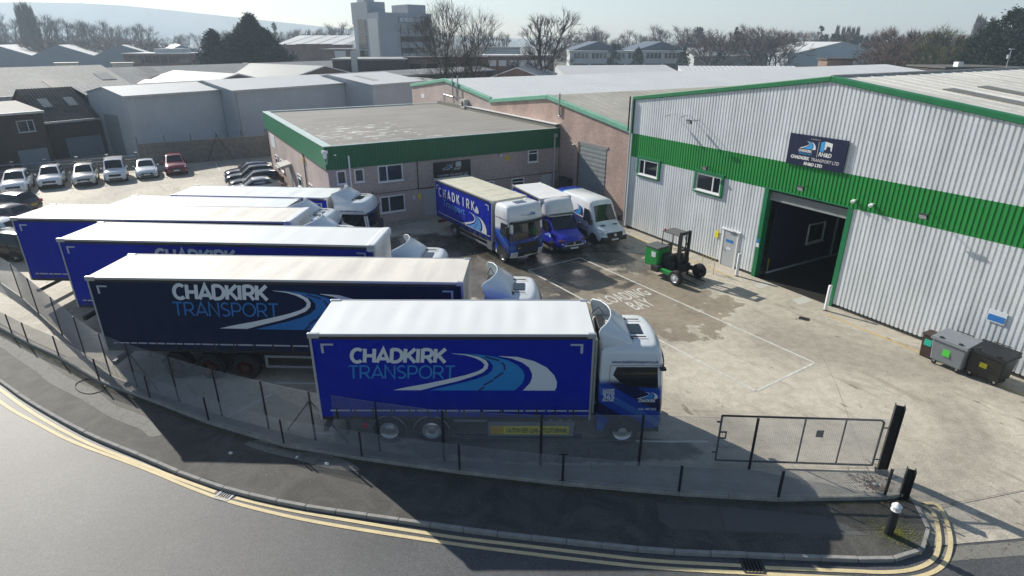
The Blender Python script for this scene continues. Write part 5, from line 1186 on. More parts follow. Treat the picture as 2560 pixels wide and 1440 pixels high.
for s in (-1, 1):
    q = [(4.78, 1.34), (4.28, 2.08), (3.72, 2.1), (3.72, 1.34)]; v = [(x, s * (w - (z - 1.2) * .105 + .02), z) for x, z in q]; MB().poly(v[::-1] if s < 0 else v).build('side_window', GLASS, b)
    bx('lower_moulding', lowp, b, .3, 4.3, s * (w - .02), s * (w + .015), .36, .72); bx('mirror', BLACKP, b, 4.72, 4.88, s * (w + .02), s * (w + .27), 1.28, 1.62, bevel=.04)
    for xa in (5.0, 1.25): arch(b, xa, s, w, .42, .36); wheel(spv, xa, s * (w - .11), .35, .23, s, DARKM, 'van', spokes=0)
    MB().box(LS - .52, LS - .10, s * .52, s * .86, .80, .96).build('headlight', LAMP, b, bevel=.05)
MB().box(LS - .42, LS + .02, -.92, .92, .36, .70).build('bumper', lowp, b, bevel=.08); MB().box(LS - .2, LS + .015, -.58, .58, .66, .92).build('grille', BLACKP, b, bevel=.04); MB().lathe([(.0, 0), (.09, 0), (.09, .02), (0, .02)], (LS + .005, 0, .78), 'x', 14).build('badge', CHROME, b); bx('number_plate', PLATEW, b, LS + .021, LS + .034, -.26, .26, .44, .55)
bx('cowl_vent', BLACKP, b, 5.06, 5.3, -.62, -.3, 1.235, 1.25); bx('cowl_vent', BLACKP, b, 5.06, 5.3, .3, .62, 1.235, 1.25)
fs_ = lambda a, b_, l=0: (a, -1.012 - l + (b_ - 1.2) * .10, b_)
emblem(b, fs_, 2.3, 1.55, 1.3, .62, white=PRINTN, cyan=PRINTC); words('lettering', '0161 449 7323', mat('navy mark', (.02, .04, .16), .5), b, (3.2, -1.012, .86), (1, 0, 0), (0, 0, 1), .18, width=1.2)
fz = lambda a, b_, l=0: (4.30 + l + .02 - (b_ - 2.3) * 1.1, a, b_)
emblem(b, fz, .1, 2.34, .62, .14, white=PRINTN, dash=False); words('lettering', 'CHADKIRK', PRINTN, b, (4.31, -.6, 2.36), (0, 1, 0), (-.6, 0, 1), .12, width=.45)

lu = thing('luton_van', 'small blue nosed box van between the delivery lorry and white panel van', 'van'); place(lu, tuple(G(1281, 463, 2.98).xy), -65.8, 2.12)
LL = 6.75
m_lb = mat('van royal blue', (.02, .028, .42), .2, coat=.6)
cur, fn = box_body(lu, 4.25, .72, 2.98, 2.12, m_cb, mat('box roof white', (.76, .77, .77), .4, noise=(1, .04)), straps=6, seed=12, headboard=True)
st = [(4.3, .99, .94, .35, 1.8, 1.0, .1), (4.55, 1.0, .88, .35, 2.0, 1.1, .12), (4.85, 1.0, .86, .35, 1.98, 1.1, .14), (5.6, 1.0, .88, .35, 1.26, 1.05, .12), (6.3, .98, .82, .36, 1.12, .9, .12), (6.62, .9, .74, .4, .94, .76, .1), (LL, .8, .6, .46, .8, .66, .08)]
b = MB().loft(shell(st)).build('cab', m_lb, lu, smooth=42)
rf = MB(); rf.loft([sec(4.3, 1.04, 1.0, 1.99, 2.98, 2.2, .12), sec(4.52, 1.03, .98, 1.99, 2.97, 2.2, .2), sec(4.78, 1.0, .9, 1.99, 2.86, 2.15, .25), sec(4.97, .95, .8, 1.99, 2.5, 2.1, .2), sec(5.03, .88, .72, 1.995, 2.12, 2.05, .06)]); rf.build('roof_fairing', WHITE, b, smooth=50)
glass_sheet('windscreen', 5.6, 1.26, 4.85, 1.98, .80, .74, b, t0=.04, t1=1.0, off=.02)
for s in (-1, 1):
    q = [(5.32, 1.22), (4.95, 1.84), (4.52, 1.86), (4.52, 1.22)]; v = [(x, s * (1.0 - (z - 1.1) * .11 + .02), z) for x, z in q]; MB().poly(v[::-1] if s < 0 else v).build('side_window', GLASS, b)
    bx('mirror', BLACKP, b, 5.28, 5.42, s * 1.03, s * 1.3, 1.22, 1.52, bevel=.04); arch(b, 5.75, s, 1.0, .42, .36); wheel(lu, 5.75, s * .9, .35, .23, s, CHROME, 'luton', spokes=0); wheel(lu, 1.5, s * .9, .35, .23, s, STEEL, 'luton_r')
    MB().box(LL - .5, LL - .1, s * .5, s * .92, .82, .96).build('headlight', mat('smoked lamp', (.08, .03, .05), .15), b, bevel=.03)
MB().box(LL - .42, LL + .03, -.92, .92, .36, .62).build('bumper', lowp, b, bevel=.06); MB().box(LL - .2, LL + .02, -.5, .5, .66, .86).build('grille', BLACKP, b, bevel=.03); MB().stroke([(-.82, .78), (-.62, .64), (.62, .64), (.82, .78)], .07, lambda a, c_: (LL + .035 - .12 * (a / .9) ** 4, a, c_)).build('grille_trim', WHITE, b); bx('number_plate', PLATEW, b, LL + .031, LL + .044, -.26, .26, .42, .53)
bx('badge', CHROME, b, LL + .021, LL + .03, -.05, .05, .70, .84); chassis(lu, .2, 4.6, .75)
ff = lambda a, b_, l=0: (5.02 + l - (b_ - 2.1) * .30, a, b_)
emblem(b, ff, .0, 2.38, .7, .2, white=PRINTN, dash=False); words('lettering', 'CHADKIRK', PRINTN, b, (4.95, -.65, 2.42), (0, 1, 0), (-.3, 0, 1), .14, width=.5)
fl_ = lambda a, b_, l=0: (a, -1.004 - l, b_)
emblem(b, fl_, 4.75, .9, .8, .25, dash=False)

# ---- truck mounted forklift
m_fg = mat('forklift green', (.02, .30, .06), .4, noise=(3, .1))
fk = thing('forklift', 'green and black three wheeled truck mounted forklift before the ribbed wall', 'forklift', (8.92, 30.7, 0), RAD(-55))
fp0 = MB()   # straddle frame
for s in (-1, 1):
    MB().box(-.4, 1.15, s * .82 - .10, s * .82 + .10, .36, .58).build('straddle_arm', m_fg if s < 0 else DARKM, fk, bevel=.02)
    wheel(fk, .95, s * .95, .40, .28, s, WHITE if s < 0 else DARKM, 'fork' + str(s), name='wheel')
MB().box(-.75, -.25, -1.05, 1.05, .34, .66).build('cross_frame', DARKM, fk, bevel=.02); MB().box(-1.45, -.5, -.85, .1, .50, 1.50).build('engine_cover', m_fg, fk, bevel=.05); MB().box(-1.47, -.48, -.87, .12, 1.502, 1.62).build('engine_lid', mat('grey lid', (.10, .11, .115), .5), fk, bevel=.04)
bx('notice', PRINTW, fk, -.95, -.65, -.865, -.852, 1.05, 1.35); bx('mast_tilt_frame', DARKM, fk, .1, .32, -.5, .8, .34, 1.0, bevel=.03); bx('counter_block', BLACKP, fk, -.45, .1, -.55, -.1, .4, 1.3, bevel=.04); wheel(fk, -1.2, -.1, .36, .26, -1, DARKM, 'fork_rear')
bx('seat', BLACKP, fk, -.75, -.25, .05, .55, .9, 1.05, bevel=.05); bx('seat_back', BLACKP, fk, -.85, -.72, .05, .55, 1.0, 1.6, bevel=.05); bx('console', DARKM, fk, -.2, .1, -.1, .6, .6, 1.25, bevel=.03)
MB().lathe([(.17, -.012), (.19, 0), (.17, .012), (.155, 0), (.17, -.012)], (-.2, .3, 1.42), n=16).build('steering_wheel', BLACKP, fk)
MB().box(-.95, .25, -.15, .8, 2.34, 2.42).build('roof_guard', mat('guard grey', (.12, .12, .115), .6), fk, bevel=.03)
for x, y in ((-.92, -.1), (-.92, .76), (.2, -.1), (.2, .76)): MB().tube((x, y, .7), (x, y, 2.36), .028, 6).build('guard_post', BLACKP, fk)
for s in (-.34, .34):
    MB().box(.33, .47, s - .05 + .15, s + .05 + .15, .28, 2.62).build('mast_rail', DARKM, fk); MB().tube((.3, s + .15 - .1 * (1 if s > 0 else -1), .4), (.3, s + .15 - .1 * (1 if s > 0 else -1), 2.5), .035, 8).build('lift_ram', BLACKP, fk)
    MB().prism([(.5, .12), (1.75, .10), (1.75, .12), (.58, .19), (.56, .75), (.5, .75)], 'y', s + .15 - .05, s + .15 + .05).build('fork', BLACKP, fk)
for z_ in (.5, 1.55, 2.5): bx('mast_crossbar', DARKM, fk, .34, .46, -.145, .445, z_, z_ + .1)
bx('fork_carriage', BLACKP, fk, .48, .54, -.35, .65, .35, .8); MB().lathe([(0, 0), (.05, 0), (.05, .09), (0, .11)], (-.85, -.05, 2.42), n=8).build('beacon', REDL, fk)
MB().path([(.45, -.0, 2.5), (.62, .1, 1.9), (.5, .2, 1.2)], .02, 6).build('hose', BLACKP, fk)
# yellow trolley frame by the side door
tr = thing('trolley_frame', 'thin cream tubular hand barrier before the grey side door', 'barrier', (*G(1768, 680).xy, 0), RAD(-62)); m_cr = mat('cream tube', (.5, .42, .22), .5)
for x in (-.45, .45): MB().tube((x, 0, 0), (x, 0, .95), .018, 6).build('upright', m_cr, tr)
for z_ in (.45, .93): MB().tube((-.45, 0, z_), (.45, 0, z_), .018, 6).build('rail', m_cr, tr)
for x in (-.2, .0, .2): MB().tube((x, 0, .7), (x, 0, .93), .014, 6).build('bar', m_cr, tr)

# ---- wheeled bins
def big_bin(label, px, rz, body, lid, sticker, mark=None):
    p = G(*px); t = thing('wheelie_bin', label, 'bin', (p.x, p.y, 0), rz, None); Wd, Dp, Hh = 1.26, .98, 1.12
    b = MB().loft([[(-Wd * .45, -Dp * .40, .2), (Wd * .45, -Dp * .40, .2), (Wd * .45, Dp * .44, .2), (-Wd * .45, Dp * .44, .2)], [(-Wd / 2, -Dp / 2, Hh), (Wd / 2, -Dp / 2, Hh), (Wd / 2, Dp / 2, Hh), (-Wd / 2, Dp / 2, Hh)]]).build('body', body, t, bevel=.05)
    MB().box(-Wd / 2 - .05, Wd / 2 + .05, -Dp / 2 - .05, Dp / 2 + .05, Hh - .02, Hh + .06).build('rim', body, t, bevel=.02)
    l = MB().prism([(-Dp / 2 - .03, Hh + .062), (Dp / 2 + .03, Hh + .062), (Dp / 2 + .03, Hh + .20), (-Dp / 2 - .03, Hh + .10)], 'x', -Wd / 2 - .03, Wd / 2 + .03).build('lid', lid, t, bevel=.03)
    for x in (-.35, .35): bx('lid_catch', BLACKP, l, x - .06, x + .06, -Dp / 2 + .02, -Dp / 2 + .12, Hh + .11, Hh + .16)
    MB().tube((-.3, Dp / 2 + .05, Hh + .22), (.3, Dp / 2 + .05, Hh + .22), .02, 6).build('handle', BLACKP, l)
    for x in (-.42, .42):
        for y in (-.3, .3):
            w_ = MB().lathe([(0, -.025), (.085, -.025), (.1, 0), (.085, .025), (0, .025)], (x, y, .1), 'y', 12).build('caster', RUBBER, t); bx('caster_fork', STEEL, w_, x - .04, x + .04, y - .045, y + .045, .12, .24)
    bx('sticker', sticker[0], t, sticker[1], sticker[2], -Dp * .47, -Dp * .455, sticker[3], sticker[4]).rotation_euler[0] = 0
    return t
a_ = RAD(-62)
m_bg = mat('bin grey', (.20, .22, .24), .5, noise=(2, .1)); m_bb = mat('bin black', (.015, .016, .017), .45, noise=(2, .2))
big_bin('grey four wheeled bin with green sticker beside the black bin', (2371, 916), a_, m_bg, m_bg, (mat('green sticker', (.08, .55, .06), .5), -.16, .10, .55, .85)); big_bin('black four wheeled bin with yellow print at the end of the bins', (2462, 947), a_, m_bb, m_bb, (mat('yellow print', (.55, .5, .02), .5), -.15, .1, .6, .8))
p = G(2318, 890); t = thing('small_bin', 'narrow dark brown bin with turquoise sticker beside the grey bin', 'bin', (p.x, p.y, 0), a_); m_bn = mat('bin brown', (.045, .028, .022), .5)
MB().loft([[(-.22, -.22, 0), (.22, -.22, 0), (.22, .22, 0), (-.22, .22, 0)], [(-.27, -.27, .95), (.27, -.27, .95), (.27, .27, .95), (-.27, .27, .95)]]).build('body', m_bn, t, bevel=.04); MB().box(-.30, .30, -.30, .30, .95, 1.05).build('lid', m_bn, t, bevel=.04); bx('sticker', mat('turquoise sticker', (.02, .42, .30), .5), t, -.14, .14, -.27, -.262, .55, .82)
for x in (-.2, .2): MB().lathe([(0, -.03), (.09, -.03), (.09, .03), (0, .03)], (x, .27, .09), 'x', 12).build('wheel', RUBBER, t)

# ---- odds and ends on the ground
pts = [G(x, y).xy for x, y in ((265, 968), (250, 956), (222, 948), (196, 956), (188, 968), (200, 980), (226, 985), (252, 978))]
lp = smooth_line(pts + [pts[0]], 5); tag(MB().path([(p.x, p.y, .012) for p in lp], .014, 5).build('cable_loop', BLACKP), 'loop of thin black cable lying on the pale cracked pavement', 'cable')
p = G(1045, 560); tag(MB().box(-.95, .95, -.07, .07, 0, .04).build('plank', mat('pale plank', (.5, .5, .48), .8), loc=(p.x, p.y, .004), rz=RAD(22), bevel=.008), 'pale plank lying on the ground by the office wall', 'plank')
p = G(1052, 538); rb = MB(); rr = random.Random(4); rb.loft([[(math.cos(6.28 * i / 10) * q * (1 + .2 * math.sin(i * 2.3)), math.sin(6.28 * i / 10) * q, z) for i in range(10)] for q, z in ((.22, 0), (.34, .12), (.33, .35), (.2, .55), (.05, .7))])
tag(rb.build('rubbish_sack', BLACKP, loc=(p.x, p.y, .004), smooth=50), 'black rubbish sack against the office wall by the grey door', 'sack')
cr_ = thing('storage_cage', 'dark metal cage with red box between the white van and ribbed wall', 'cage', UV(25.6, 33.2), RAD(30))
for x in (-.5, .5):
    for y in (-.5, .5): MB().tube((x, y, 0), (x, y, 1.5), .025, 6).build('upright', DARKM, cr_)
for z in (.1, .8, 1.48):
    for a, b in (((-.5, -.5), (.5, -.5)), ((.5, -.5), (.5, .5)), ((.5, .5), (-.5, .5)), ((-.5, .5), (-.5, -.5))): MB().tube((*a, z), (*b, z), .018, 5).build('rail', DARKM, cr_)
bx('red_box', mat('red box', (.35, .02, .02), .5), cr_, -.42, .42, -.42, .42, .12, .78); bx('tray', DARKM, cr_, -.5, .5, -.5, .5, .06, .1)
# ================================================================== NEIGHBOURING BUILDINGS
m_nb = mat('blue grey cladding', (.46, .50, .53), .5, noise=((.4, .1, 4),))
m_nd = mat('grey shutter', (.22, .25, .26), .5)
m_db = brickmat('dark brick', (.075, .06, .055), (.06, .05, .045), (.07, .06, .055))
m_mb = brickmat('mid brick', (.24, .15, .12), (.2, .12, .1), (.22, .17, .15))
m_as = mat('asbestos sheet roof', (.50, .48, .43), .85, noise=((.12, .2, 6), (1.5, .15)))
m_as2 = mat('blotched grey roof', (.34, .345, .34), .85, noise=((.15, .25, 6), (1.5, .15)))
m_bw = mat('dark corrugated roof', (.11, .105, .095), .8, noise=((.3, .3, 5), (2, .2)))
m_gl = mat('pale grey roof sheet', (.30, .32, .31), .6, noise=(.3, .08))
m_wt = mat('far white roof', (.52, .54, .54), .7, noise=(.2, .06))
m_fr = mat('far blue roof', (.08, .11, .15), .8, noise=(.3, .1))
m_pw = mat('pale wall', (.50, .53, .55), .7, noise=(.3, .06))
class Frame:
    def __init__(s, o, ang): s.o = Vector((o[0], o[1])); s.a = ang; s.x = Vector((math.cos(ang), math.sin(ang))); s.y = Vector((-s.x.y, s.x.x))
    def w(s, x, y): return s.o + s.x * x + s.y * y
    def loc(s, p): d = Vector((p[0], p[1])) - s.o; return d.dot(s.x), d.dot(s.y)
    def at(s, px, py, y):
        d = ray(px, py); k = (y + s.o.dot(s.y)) / (d.x * s.y.x + d.y * s.y.y); p = Vector((0, 0, CAMH)) + d * k; return s.loc(p)[0], p.z
F = Frame(G(308, 240, 6.6).xy, RAD(54))
def shed(name, label, fr, x0, x1, y0, y1, ze, zr, wall, roofm, ridge='x', ribs=0, cat='building', rd=.05, yr=None, wallribs=0, zback=None):
    """a pitched-roof building; ridge along the frame's x or y"""
    t = thing(name, label, cat, (*fr.w(x0, y0), 0), fr.a); L, D = x1 - x0, y1 - y0
    if ridge == 'x':
        r = D / 2 if yr is None else yr - y0; zb = ze if zback is None else zback
        g = [(0, 0), (D, 0), (D, zb), (r, zr), (0, ze)] if r < D - .01 else [(0, 0), (D, 0), (D, zr), (0, ze)]
        MB().prism([(q[0], q[1] - (.06 if q[1] else 0)) for q in g], 'x', 0, .25).build('end_wall', wall, t); MB().prism([(q[0], q[1] - (.06 if q[1] else 0)) for q in g], 'x', L - .25, L).build('end_wall', wall, t)
        bx('front_wall', wall, t, .26, L - .26, 0, .25, 0, ze - .08); bx('rear_wall', wall, t, .26, L - .26, D - .25, D, 0, (zb if r < D - .01 else zr) - .12)
        if wallribs:
            mb = MB(); cladding(mb, -L + .1, -.1, .2, ze - .12, pitch=wallribs, d=.03); o = mb.build('wall_sheet', wall, t, loc=(0, -.045, 0)); o.rotation_euler[2] = RAD(90)
        roof_slab('roof', roofm, t, -.15, L + .15, -.2, ze, r, zr, ribs=ribs, rd=rd)
        if r < D - .01: roof_slab('roof', roofm, t, -.15, L + .15, r, zr, D + .2, zb, ribs=ribs, rd=rd)
        MB().box(-.2, L + .2, -.32, -.202, ze - .2, ze + .02).build('gutter', STEEL, t)
    else:
        r = L / 2
        g = [(0, 0), (L, 0), (L, ze), (r, zr), (0, ze)]
        MB().prism([(q[0], q[1] - (.06 if q[1] else 0)) for q in g], 'y', 0, .25).build('end_wall', wall, t); MB().prism([(q[0], q[1] - (.06 if q[1] else 0)) for q in g], 'y', D - .25, D).build('end_wall', wall, t)
        bx('side_wall', wall, t, 0, .25, .26, D - .26, 0, ze - .1); bx('side_wall', wall, t, L - .25, L, .26, D - .26, 0, ze - .1)
        for a, za, b_, zb_ in ((-.2, ze, r, zr), (r, zr, L + .2, ze)):
            MB().add([(a, -.2, za), (b_, -.2, zb_), (b_, D + .2, zb_), (a, D + .2, za), (a, -.2, za - .1), (b_, -.2, zb_ - .1), (b_, D + .2, zb_ - .1), (a, D + .2, za - .1)], [(0, 1, 2, 3), (7, 6, 5, 4), (0, 4, 5, 1), (1, 5, 6, 2), (2, 6, 7, 3), (3, 7, 4, 0)]).build('roof', roofm, t, fix=True)
            MB().add([(a, -.24, za - .12), (b_, -.24, zb_ - .12), (b_, -.24, zb_ + .06), (a, -.24, za + .06)], [(0, 1, 2, 3)]).build('verge', WHITE, t, solid=.05)
    return t
# grey ribbed units beyond the panel fence
sA = shed('clad_unit', 'blue grey ribbed unit with roller door in its gable end', F, 0, 10.6, 0, 9.2, 6.6, 7.35, m_nb, m_wr, wallribs=.33)
bx('roller_door', m_nd, sA, -.06, 0, 2.6, 6.2, 0, 4.4); MB().tube((-.1, 9.0, 0), (-.1, 9.0, 4.8), .07, 6).build('drainpipe', STEEL, sA); bx('door_reveal', mat('pale reveal', (.45, .47, .48), .6), sA, -.07, -.062, 6.0, 6.9, 0, 4.5)
sB = shed('clad_unit', 'long blue grey ribbed unit in the middle of the three stepped units', F, 10.65, 27.0, -2.6, 9.2, 6.62, 7.55, m_nb, m_wr, wallribs=.33)
MB().tube((.4, -.16, 0), (.4, -.16, 6.5), .07, 6).build('drainpipe', STEEL, sB)
for xx in (3.5, 7.5, 12): MB().add([(xx, 1.3, 6.76), (xx + 1.1, 1.3, 6.76), (xx + 1.1, 3.2, 7.06), (xx, 3.2, 7.06)], [(0, 1, 2, 3)]).build('rooflight', mat('far rooflight', (.45, .45, .4), .5), sB, solid=.02)
sC = shed('clad_unit', 'blue grey ribbed unit nearest the brick shed of the three stepped units', F, 27.05, 37.2, -8.0, 9.0, 6.6, 7.6, m_nb, m_wr, wallribs=.33)
MB().add([(2.5, 2.5, 6.93), (3.6, 2.5, 6.93), (3.6, 6.5, 7.4), (2.5, 6.5, 7.4)], [(0, 1, 2, 3)]).build('rooflight', mat('far rooflight', (.45, .45, .4), .5), sC, solid=.02)
shed('teal_shed', 'dark teal clad shed half hidden behind the brick shed', F, 37.3, 44.5, -6.5, 9.0, 6.3, 6.5, mat('teal cladding', (.015, .06, .075), .5, noise=(.5, .1)), m_as2)
# dark corrugated building
sD = shed('corrugated_shed', 'dark brick shed with brown corrugated roof left of the ribbed unit', F, -5.4, -.3, 7, 18, 3.95, 7.05, m_db, m_bw, ribs=.32, yr=12.5, zback=4.2, rd=.07)
for x0 in (.9, 3.4): MB().add([(x0, 2.2, 5.27), (x0 + .9, 2.2, 5.27), (x0 + .9, 3.6, 6.06), (x0, 3.6, 6.06)], [(0, 1, 2, 3)]).build('rooflight', m_as, sD, solid=.06)
bx('wide_shutter', mat('blue grey shutter', (.16, .2, .25), .5), sD, 1.4, 4.9, -.05, 0, 0, 2.1)
sE = shed('long_shed', 'long low shed with grubby corrugated roof behind the ribbed units', F, 0, 76, 9.4, 16.5, 6.3, 7.0, m_db, m_as2, ribs=.6, yr=12.6, zback=6.2, rd=.03)
sF = shed('dark_brick_house', 'dark brick building with a white framed window and pale flat roof', F, -22, -6.7, 3, 10, 5.5, 6.1, m_db, mat('pale flat roof', (.34, .33, .31), .8, noise=(.5, .1)), yr=9.99)
window(sF, 13.0, 0, 3.6, 1.42, 1.12, splits=(.62,), fm=mat('grey frame', (.4, .43, .45), .5)); bx('shutter', mat('blue grey shutter', (.16, .2, .25), .5), sF, 12.4, 14.9, -.05, 0, 0, 1.9)
xa, za = F.at(0, 235, 30); xb, zb_ = F.at(243, 178, 40)
sG = shed('asbestos_shed', 'broad shed with blotched pale asbestos roof at the far left', F, xa - 22, xb + 1, 30, 52, 5.2, 8.4, m_pw, m_as, ribs=.55, yr=41, zback=5.2, rd=.02)
for i in range(7): x0 = 6 + i * 7.5; k = (i % 3) * 2.2; MB().add([(x0, 2 + k, 5.25 + (2 + k) * .29 + .05), (x0 + 2, 2 + k, 5.25 + (2 + k) * .29 + .05), (x0 + 2, 5 + k, 5.25 + (5 + k) * .29 + .05), (x0, 5 + k, 5.25 + (5 + k) * .29 + .05)], [(0, 1, 2, 3)]).build('rooflight', m_rl if i % 2 else m_as2, sG, solid=.02)
shed('asbestos_shed', 'grey asbestos roofed shed running behind the low gabled roofs', F, xb + 2, xb + 64, 33, 52, 5.0, 7.9, m_pw, m_as2, ribs=.55, yr=42, zback=5.0, rd=.02)
shed('gabled_shed', 'low shed with pale grey gabled roof and white verge above the ribbed units', F, 16.5, 30.2, 17.2, 36, 5.6, 7.4, m_mb, m_gl, ridge='y')
shed('gabled_shed', 'wider low shed with pale grey gabled roof behind the smaller one', F, 32, 50, 19.5, 44, 5.7, 7.9, m_mb, m_gl, ridge='y')
for px, Y, s_, lab in (((165, 168), 165, 1, 'round pale roof vent box on the pale asbestos roof'), ((305, 168), 165, 1.2, 'cream plant box on the ridge of the asbestos roof')):
    p = AY(*px, Y); z_ = p.z; t = thing('roof_plant', lab, 'roof vent', (p.x, p.y, 0), RAD(30)); bx('casing', mat('cream casing', (.6, .57, .48), .6), t, -2, 2.6, -1.5, 1.5, max(0, z_ - 1.2), z_ + .9, bevel=.1); bx('top_cover', mat('cream casing', (.6, .57, .48), .6), t, -2.3, 2.9, -1.8, 1.8, z_ + .92, z_ + 1.15); bx('stand', m_pw, t, -1.8, 2.4, -1.3, 1.3, 0, max(.05, z_ - 1.21))
# ---- farther buildings: each stands where its base line meets the level ground
def block(name, label, px0, px1, ytop, Y, depth, wall, roofm, ang=0, parapet=.3, cat='building', zbase=0):
    a, b_ = AY(px0, ytop, Y), AY(px1, ytop, Y); t = thing(name, label, cat, (a.x, a.y, 0), RAD(ang)); L = (b_ - a).xy.length; z = a.z
    bx('wall', wall, t, 0, L, 0, depth, 0, z - parapet); bx('roof', roofm, t, -.3, L + .3, -.3, depth + .3, z - parapet + .004, z)
    t['h'] = z; t['L'] = L; return t, L, z
# sawtooth sheds, far left
for i, (ap, v0, v1) in enumerate(((-12, -95, 80), (145, 80, 235), (303, 235, 392), (452, 392, 540))):
    Y = 255; a, l, r = AY(ap, 113, Y), AY(v0, 139.5, Y), AY(v1, 139.5, Y); bk_ = Vector((-75, 138, 0))
    t = thing('sawtooth_shed', ['blue grey gabled shed cut by the picture edge in the sawtooth row', 'second blue grey gabled shed in the sawtooth row with tall shutter', 'third blue grey gabled shed in the sawtooth row behind the white flat roof', 'blue grey gabled shed nearest the dark conifers in the sawtooth row'][i], 'shed', (l.x, l.y, 0), 0, 'sawtooth row of sheds')
    def Q(p, z=None): return Vector((p.x - l.x, p.y - l.y, p.z if z is None else z))
    fl_, fa_, fr_ = Q(l), Q(a), Q(r)
    MB().poly([(fl_.x, 0, 0), (fr_.x, 0, 0), fr_, fa_, fl_]).build('front_wall', mat('sawtooth cladding', (.20, .25, .31), .6, noise=(.2, .1)), t, solid=.3)
    for p, q in ((fl_, fa_), (fa_, fr_)): MB().poly([p, q, q + bk_, p + bk_]).build('roof', m_wt if q is fr_ else m_gl, t, solid=.2)
    MB().box(fa_.x - 6, fa_.x + 1.5, -.4, -.16, 0, 5.2).build('shutter', m_nd, t)
# low white roofed office with a glazed front
t, L, z = block('low_office', 'low glazed building with overhanging white roof before the sawtooth sheds', 306, 460, 133, 185, 14, m_mb, m_wt, 5)
for i in range(8): bx('window', GLASS2, t, 1.5 + i * 2.2, 3.3 + i * 2.2, -.06, 0, z - 2.6, z - .8)
bx('upper_roof', m_wt, t, L * .4, L * .85, 4, 10, z + .004, z + 1.2)
t, L, z = block('white_roof_hall', 'long hall with white roof beyond the conifers', 690, 872, 112, 225, 5, m_mb, m_mb, 0)
MB().add([(0, 0, z), (L, 0, z), (L, 26, z + 3.1), (0, 26, z + 3.1)], [(0, 1, 2, 3)]).build('pitched_roof', m_wt, t, solid=.2)
for i in range(5): MB().add([(3 + i * 5.2, .3, z + .16), (3.5 + i * 5.2, .3, z + .16), (6 + i * 5.2, 25, z + 3.1), (5.4 + i * 5.2, 25, z + 3.1)], [(0, 1, 2, 3)]).build('roof_rib', m_gl, t, solid=.1)
t, L, z = block('brick_block', 'square brown brick block left of the grey tower', 742, 800, 110, 205, 12, m_mb, m_mb, 0); bx('window', GLASS2, t, 2, 4, -.05, 0, 2, 4)
t, L, z = block('brick_block', 'low brown brick wing with a dormer left of the grey tower', 802, 876, 122, 200, 10, m_mb, m_as2, 0); bx('window', UPVC, t, 4.2, 7.6, -.06, 0, z - 2.6, z - .6)
# grey tower block with sign
ct = AY(945, 31, 188); tw = thing('tower_block', 'blue grey four storey tower block with rooftop sign lettering', 'tower block', (ct.x, ct.y, 0), RAD(42)); ZT = ct.z
m_tw = mat('tower cladding', (.33, .37, .42), .5, noise=(.2, .06)); m_tl = mat('tower pale cladding', (.48, .51, .53), .5, noise=(.2, .06))
bx('wall', m_tw, tw, 0, 18.5, 0, 15, 0, ZT); bx('roof', m_as2, tw, .3, 18.2, .3, 14.7, ZT + .004, ZT + .1)
bx('stair_tower', m_tw, tw, -.02, 6, 6.0, 15.6, ZT - 3, ZT + 3.1); bx('lift_room', m_tl, tw, 1, 4.5, 9.5, 13.5, ZT + 3.11, ZT + 4.9); bx('plant_room', m_tw, tw, 12.0, 18.52, 3, 12, ZT + .12, ZT + 2.6)
bx('pale_panel', m_tl, tw, -.06, -.01, .6, 6.2, 2, ZT - 1.5)
for k in range(3): z0 = 5.2 + k * 4.3; o = bx('stair_window', GLASS, tw, -.1, -.03, 7.6, 12.6, z0, z0 + 3.9); [bx('pane', GLASS, o, -.13, -.101, 7.9 + j * 1.6, 9.2 + j * 1.6, z0 + 1.0, z0 + 3.6) for j in range(3)]
for k in range(4):
    z0 = ZT - 4.6 - k * 3.2; o = bx('window_band', m_as2 if k == 0 else GLASS2, tw, 7.0, 17.6, -.08, -.02, z0, z0 + 1.5)
    for j in range(5): bx('mullion', DARKM, o, 7.0 + j * 2.62, 7.16 + j * 2.62, -.14, -.081, z0 - 1.6, z0 + 1.5)
bx('sign_panel', mat('sign blue grey', (.2, .24, .32), .5), tw, 6.6, 16.2, -.25, -.05, ZT - 2.6, ZT - .9)
words('lettering', 'RIC WOOD', PRINTW, tw, (7.0, -.27, ZT - 2.3), (1, 0, 0), (0, 0, 1), 1.6, .05, width=4.4); words('lettering', 'MOTORSPORT', PRINTW, tw, (11.6, -.27, ZT - 2.2), (1, 0, 0), (0, 0, 1), 1.2, .0, width=4.4)
# ruinous brick range below the tower
t, L, z = block('brick_range', 'ruinous low brick range with sagging roof below the tower', 830, 1010, 147, 130, 14, m_db, m_as2, 4); bx('vent_duct', STEEL, t, 4, 5.2, -1.2, -.2, 1, z + 1.5); [bx('opening', m_dk, t, 8 + i * 2.5, 9.4 + i * 2.5, -.05, 0, 3, 6) for i in range(3)]
t, L, z = block('brick_range', 'open fronted red brick ruin below the big bare trees', 1012, 1215, 143, 135, 10, m_mb, m_db, 2); [bx('opening', m_dk, t, 1 + i * 3.6, 3.4 + i * 3.6, -.05, 0, 1.5, z - 1.3) for i in range(5)]
t, L, z = block('red_brick_office', 'flat roofed red brick building with white windows behind the bare trees', 1200, 1385, 138, 150, 12, m_mb, m_wt, 0); [bx('window', UPVC, t, 2 + i * 2.4, 3.8 + i * 2.4, -.06, 0, z - 2.4, z - 1.1) for i in range(6)]
shed('slate_gable', 'dark slate roofed brick shed right of the bare trees', Frame(AY(1215, 195, 112).xy, RAD(-8)), 0, 11, 0, 22, 5.6, 7.6, m_mb, m_fr, ridge='y')
t, L, z = block('pale_gable_hall', 'pale gabled hall behind the single bare tree', 1210, 1300, 118, 190, 10, m_pw, m_gl, 0)
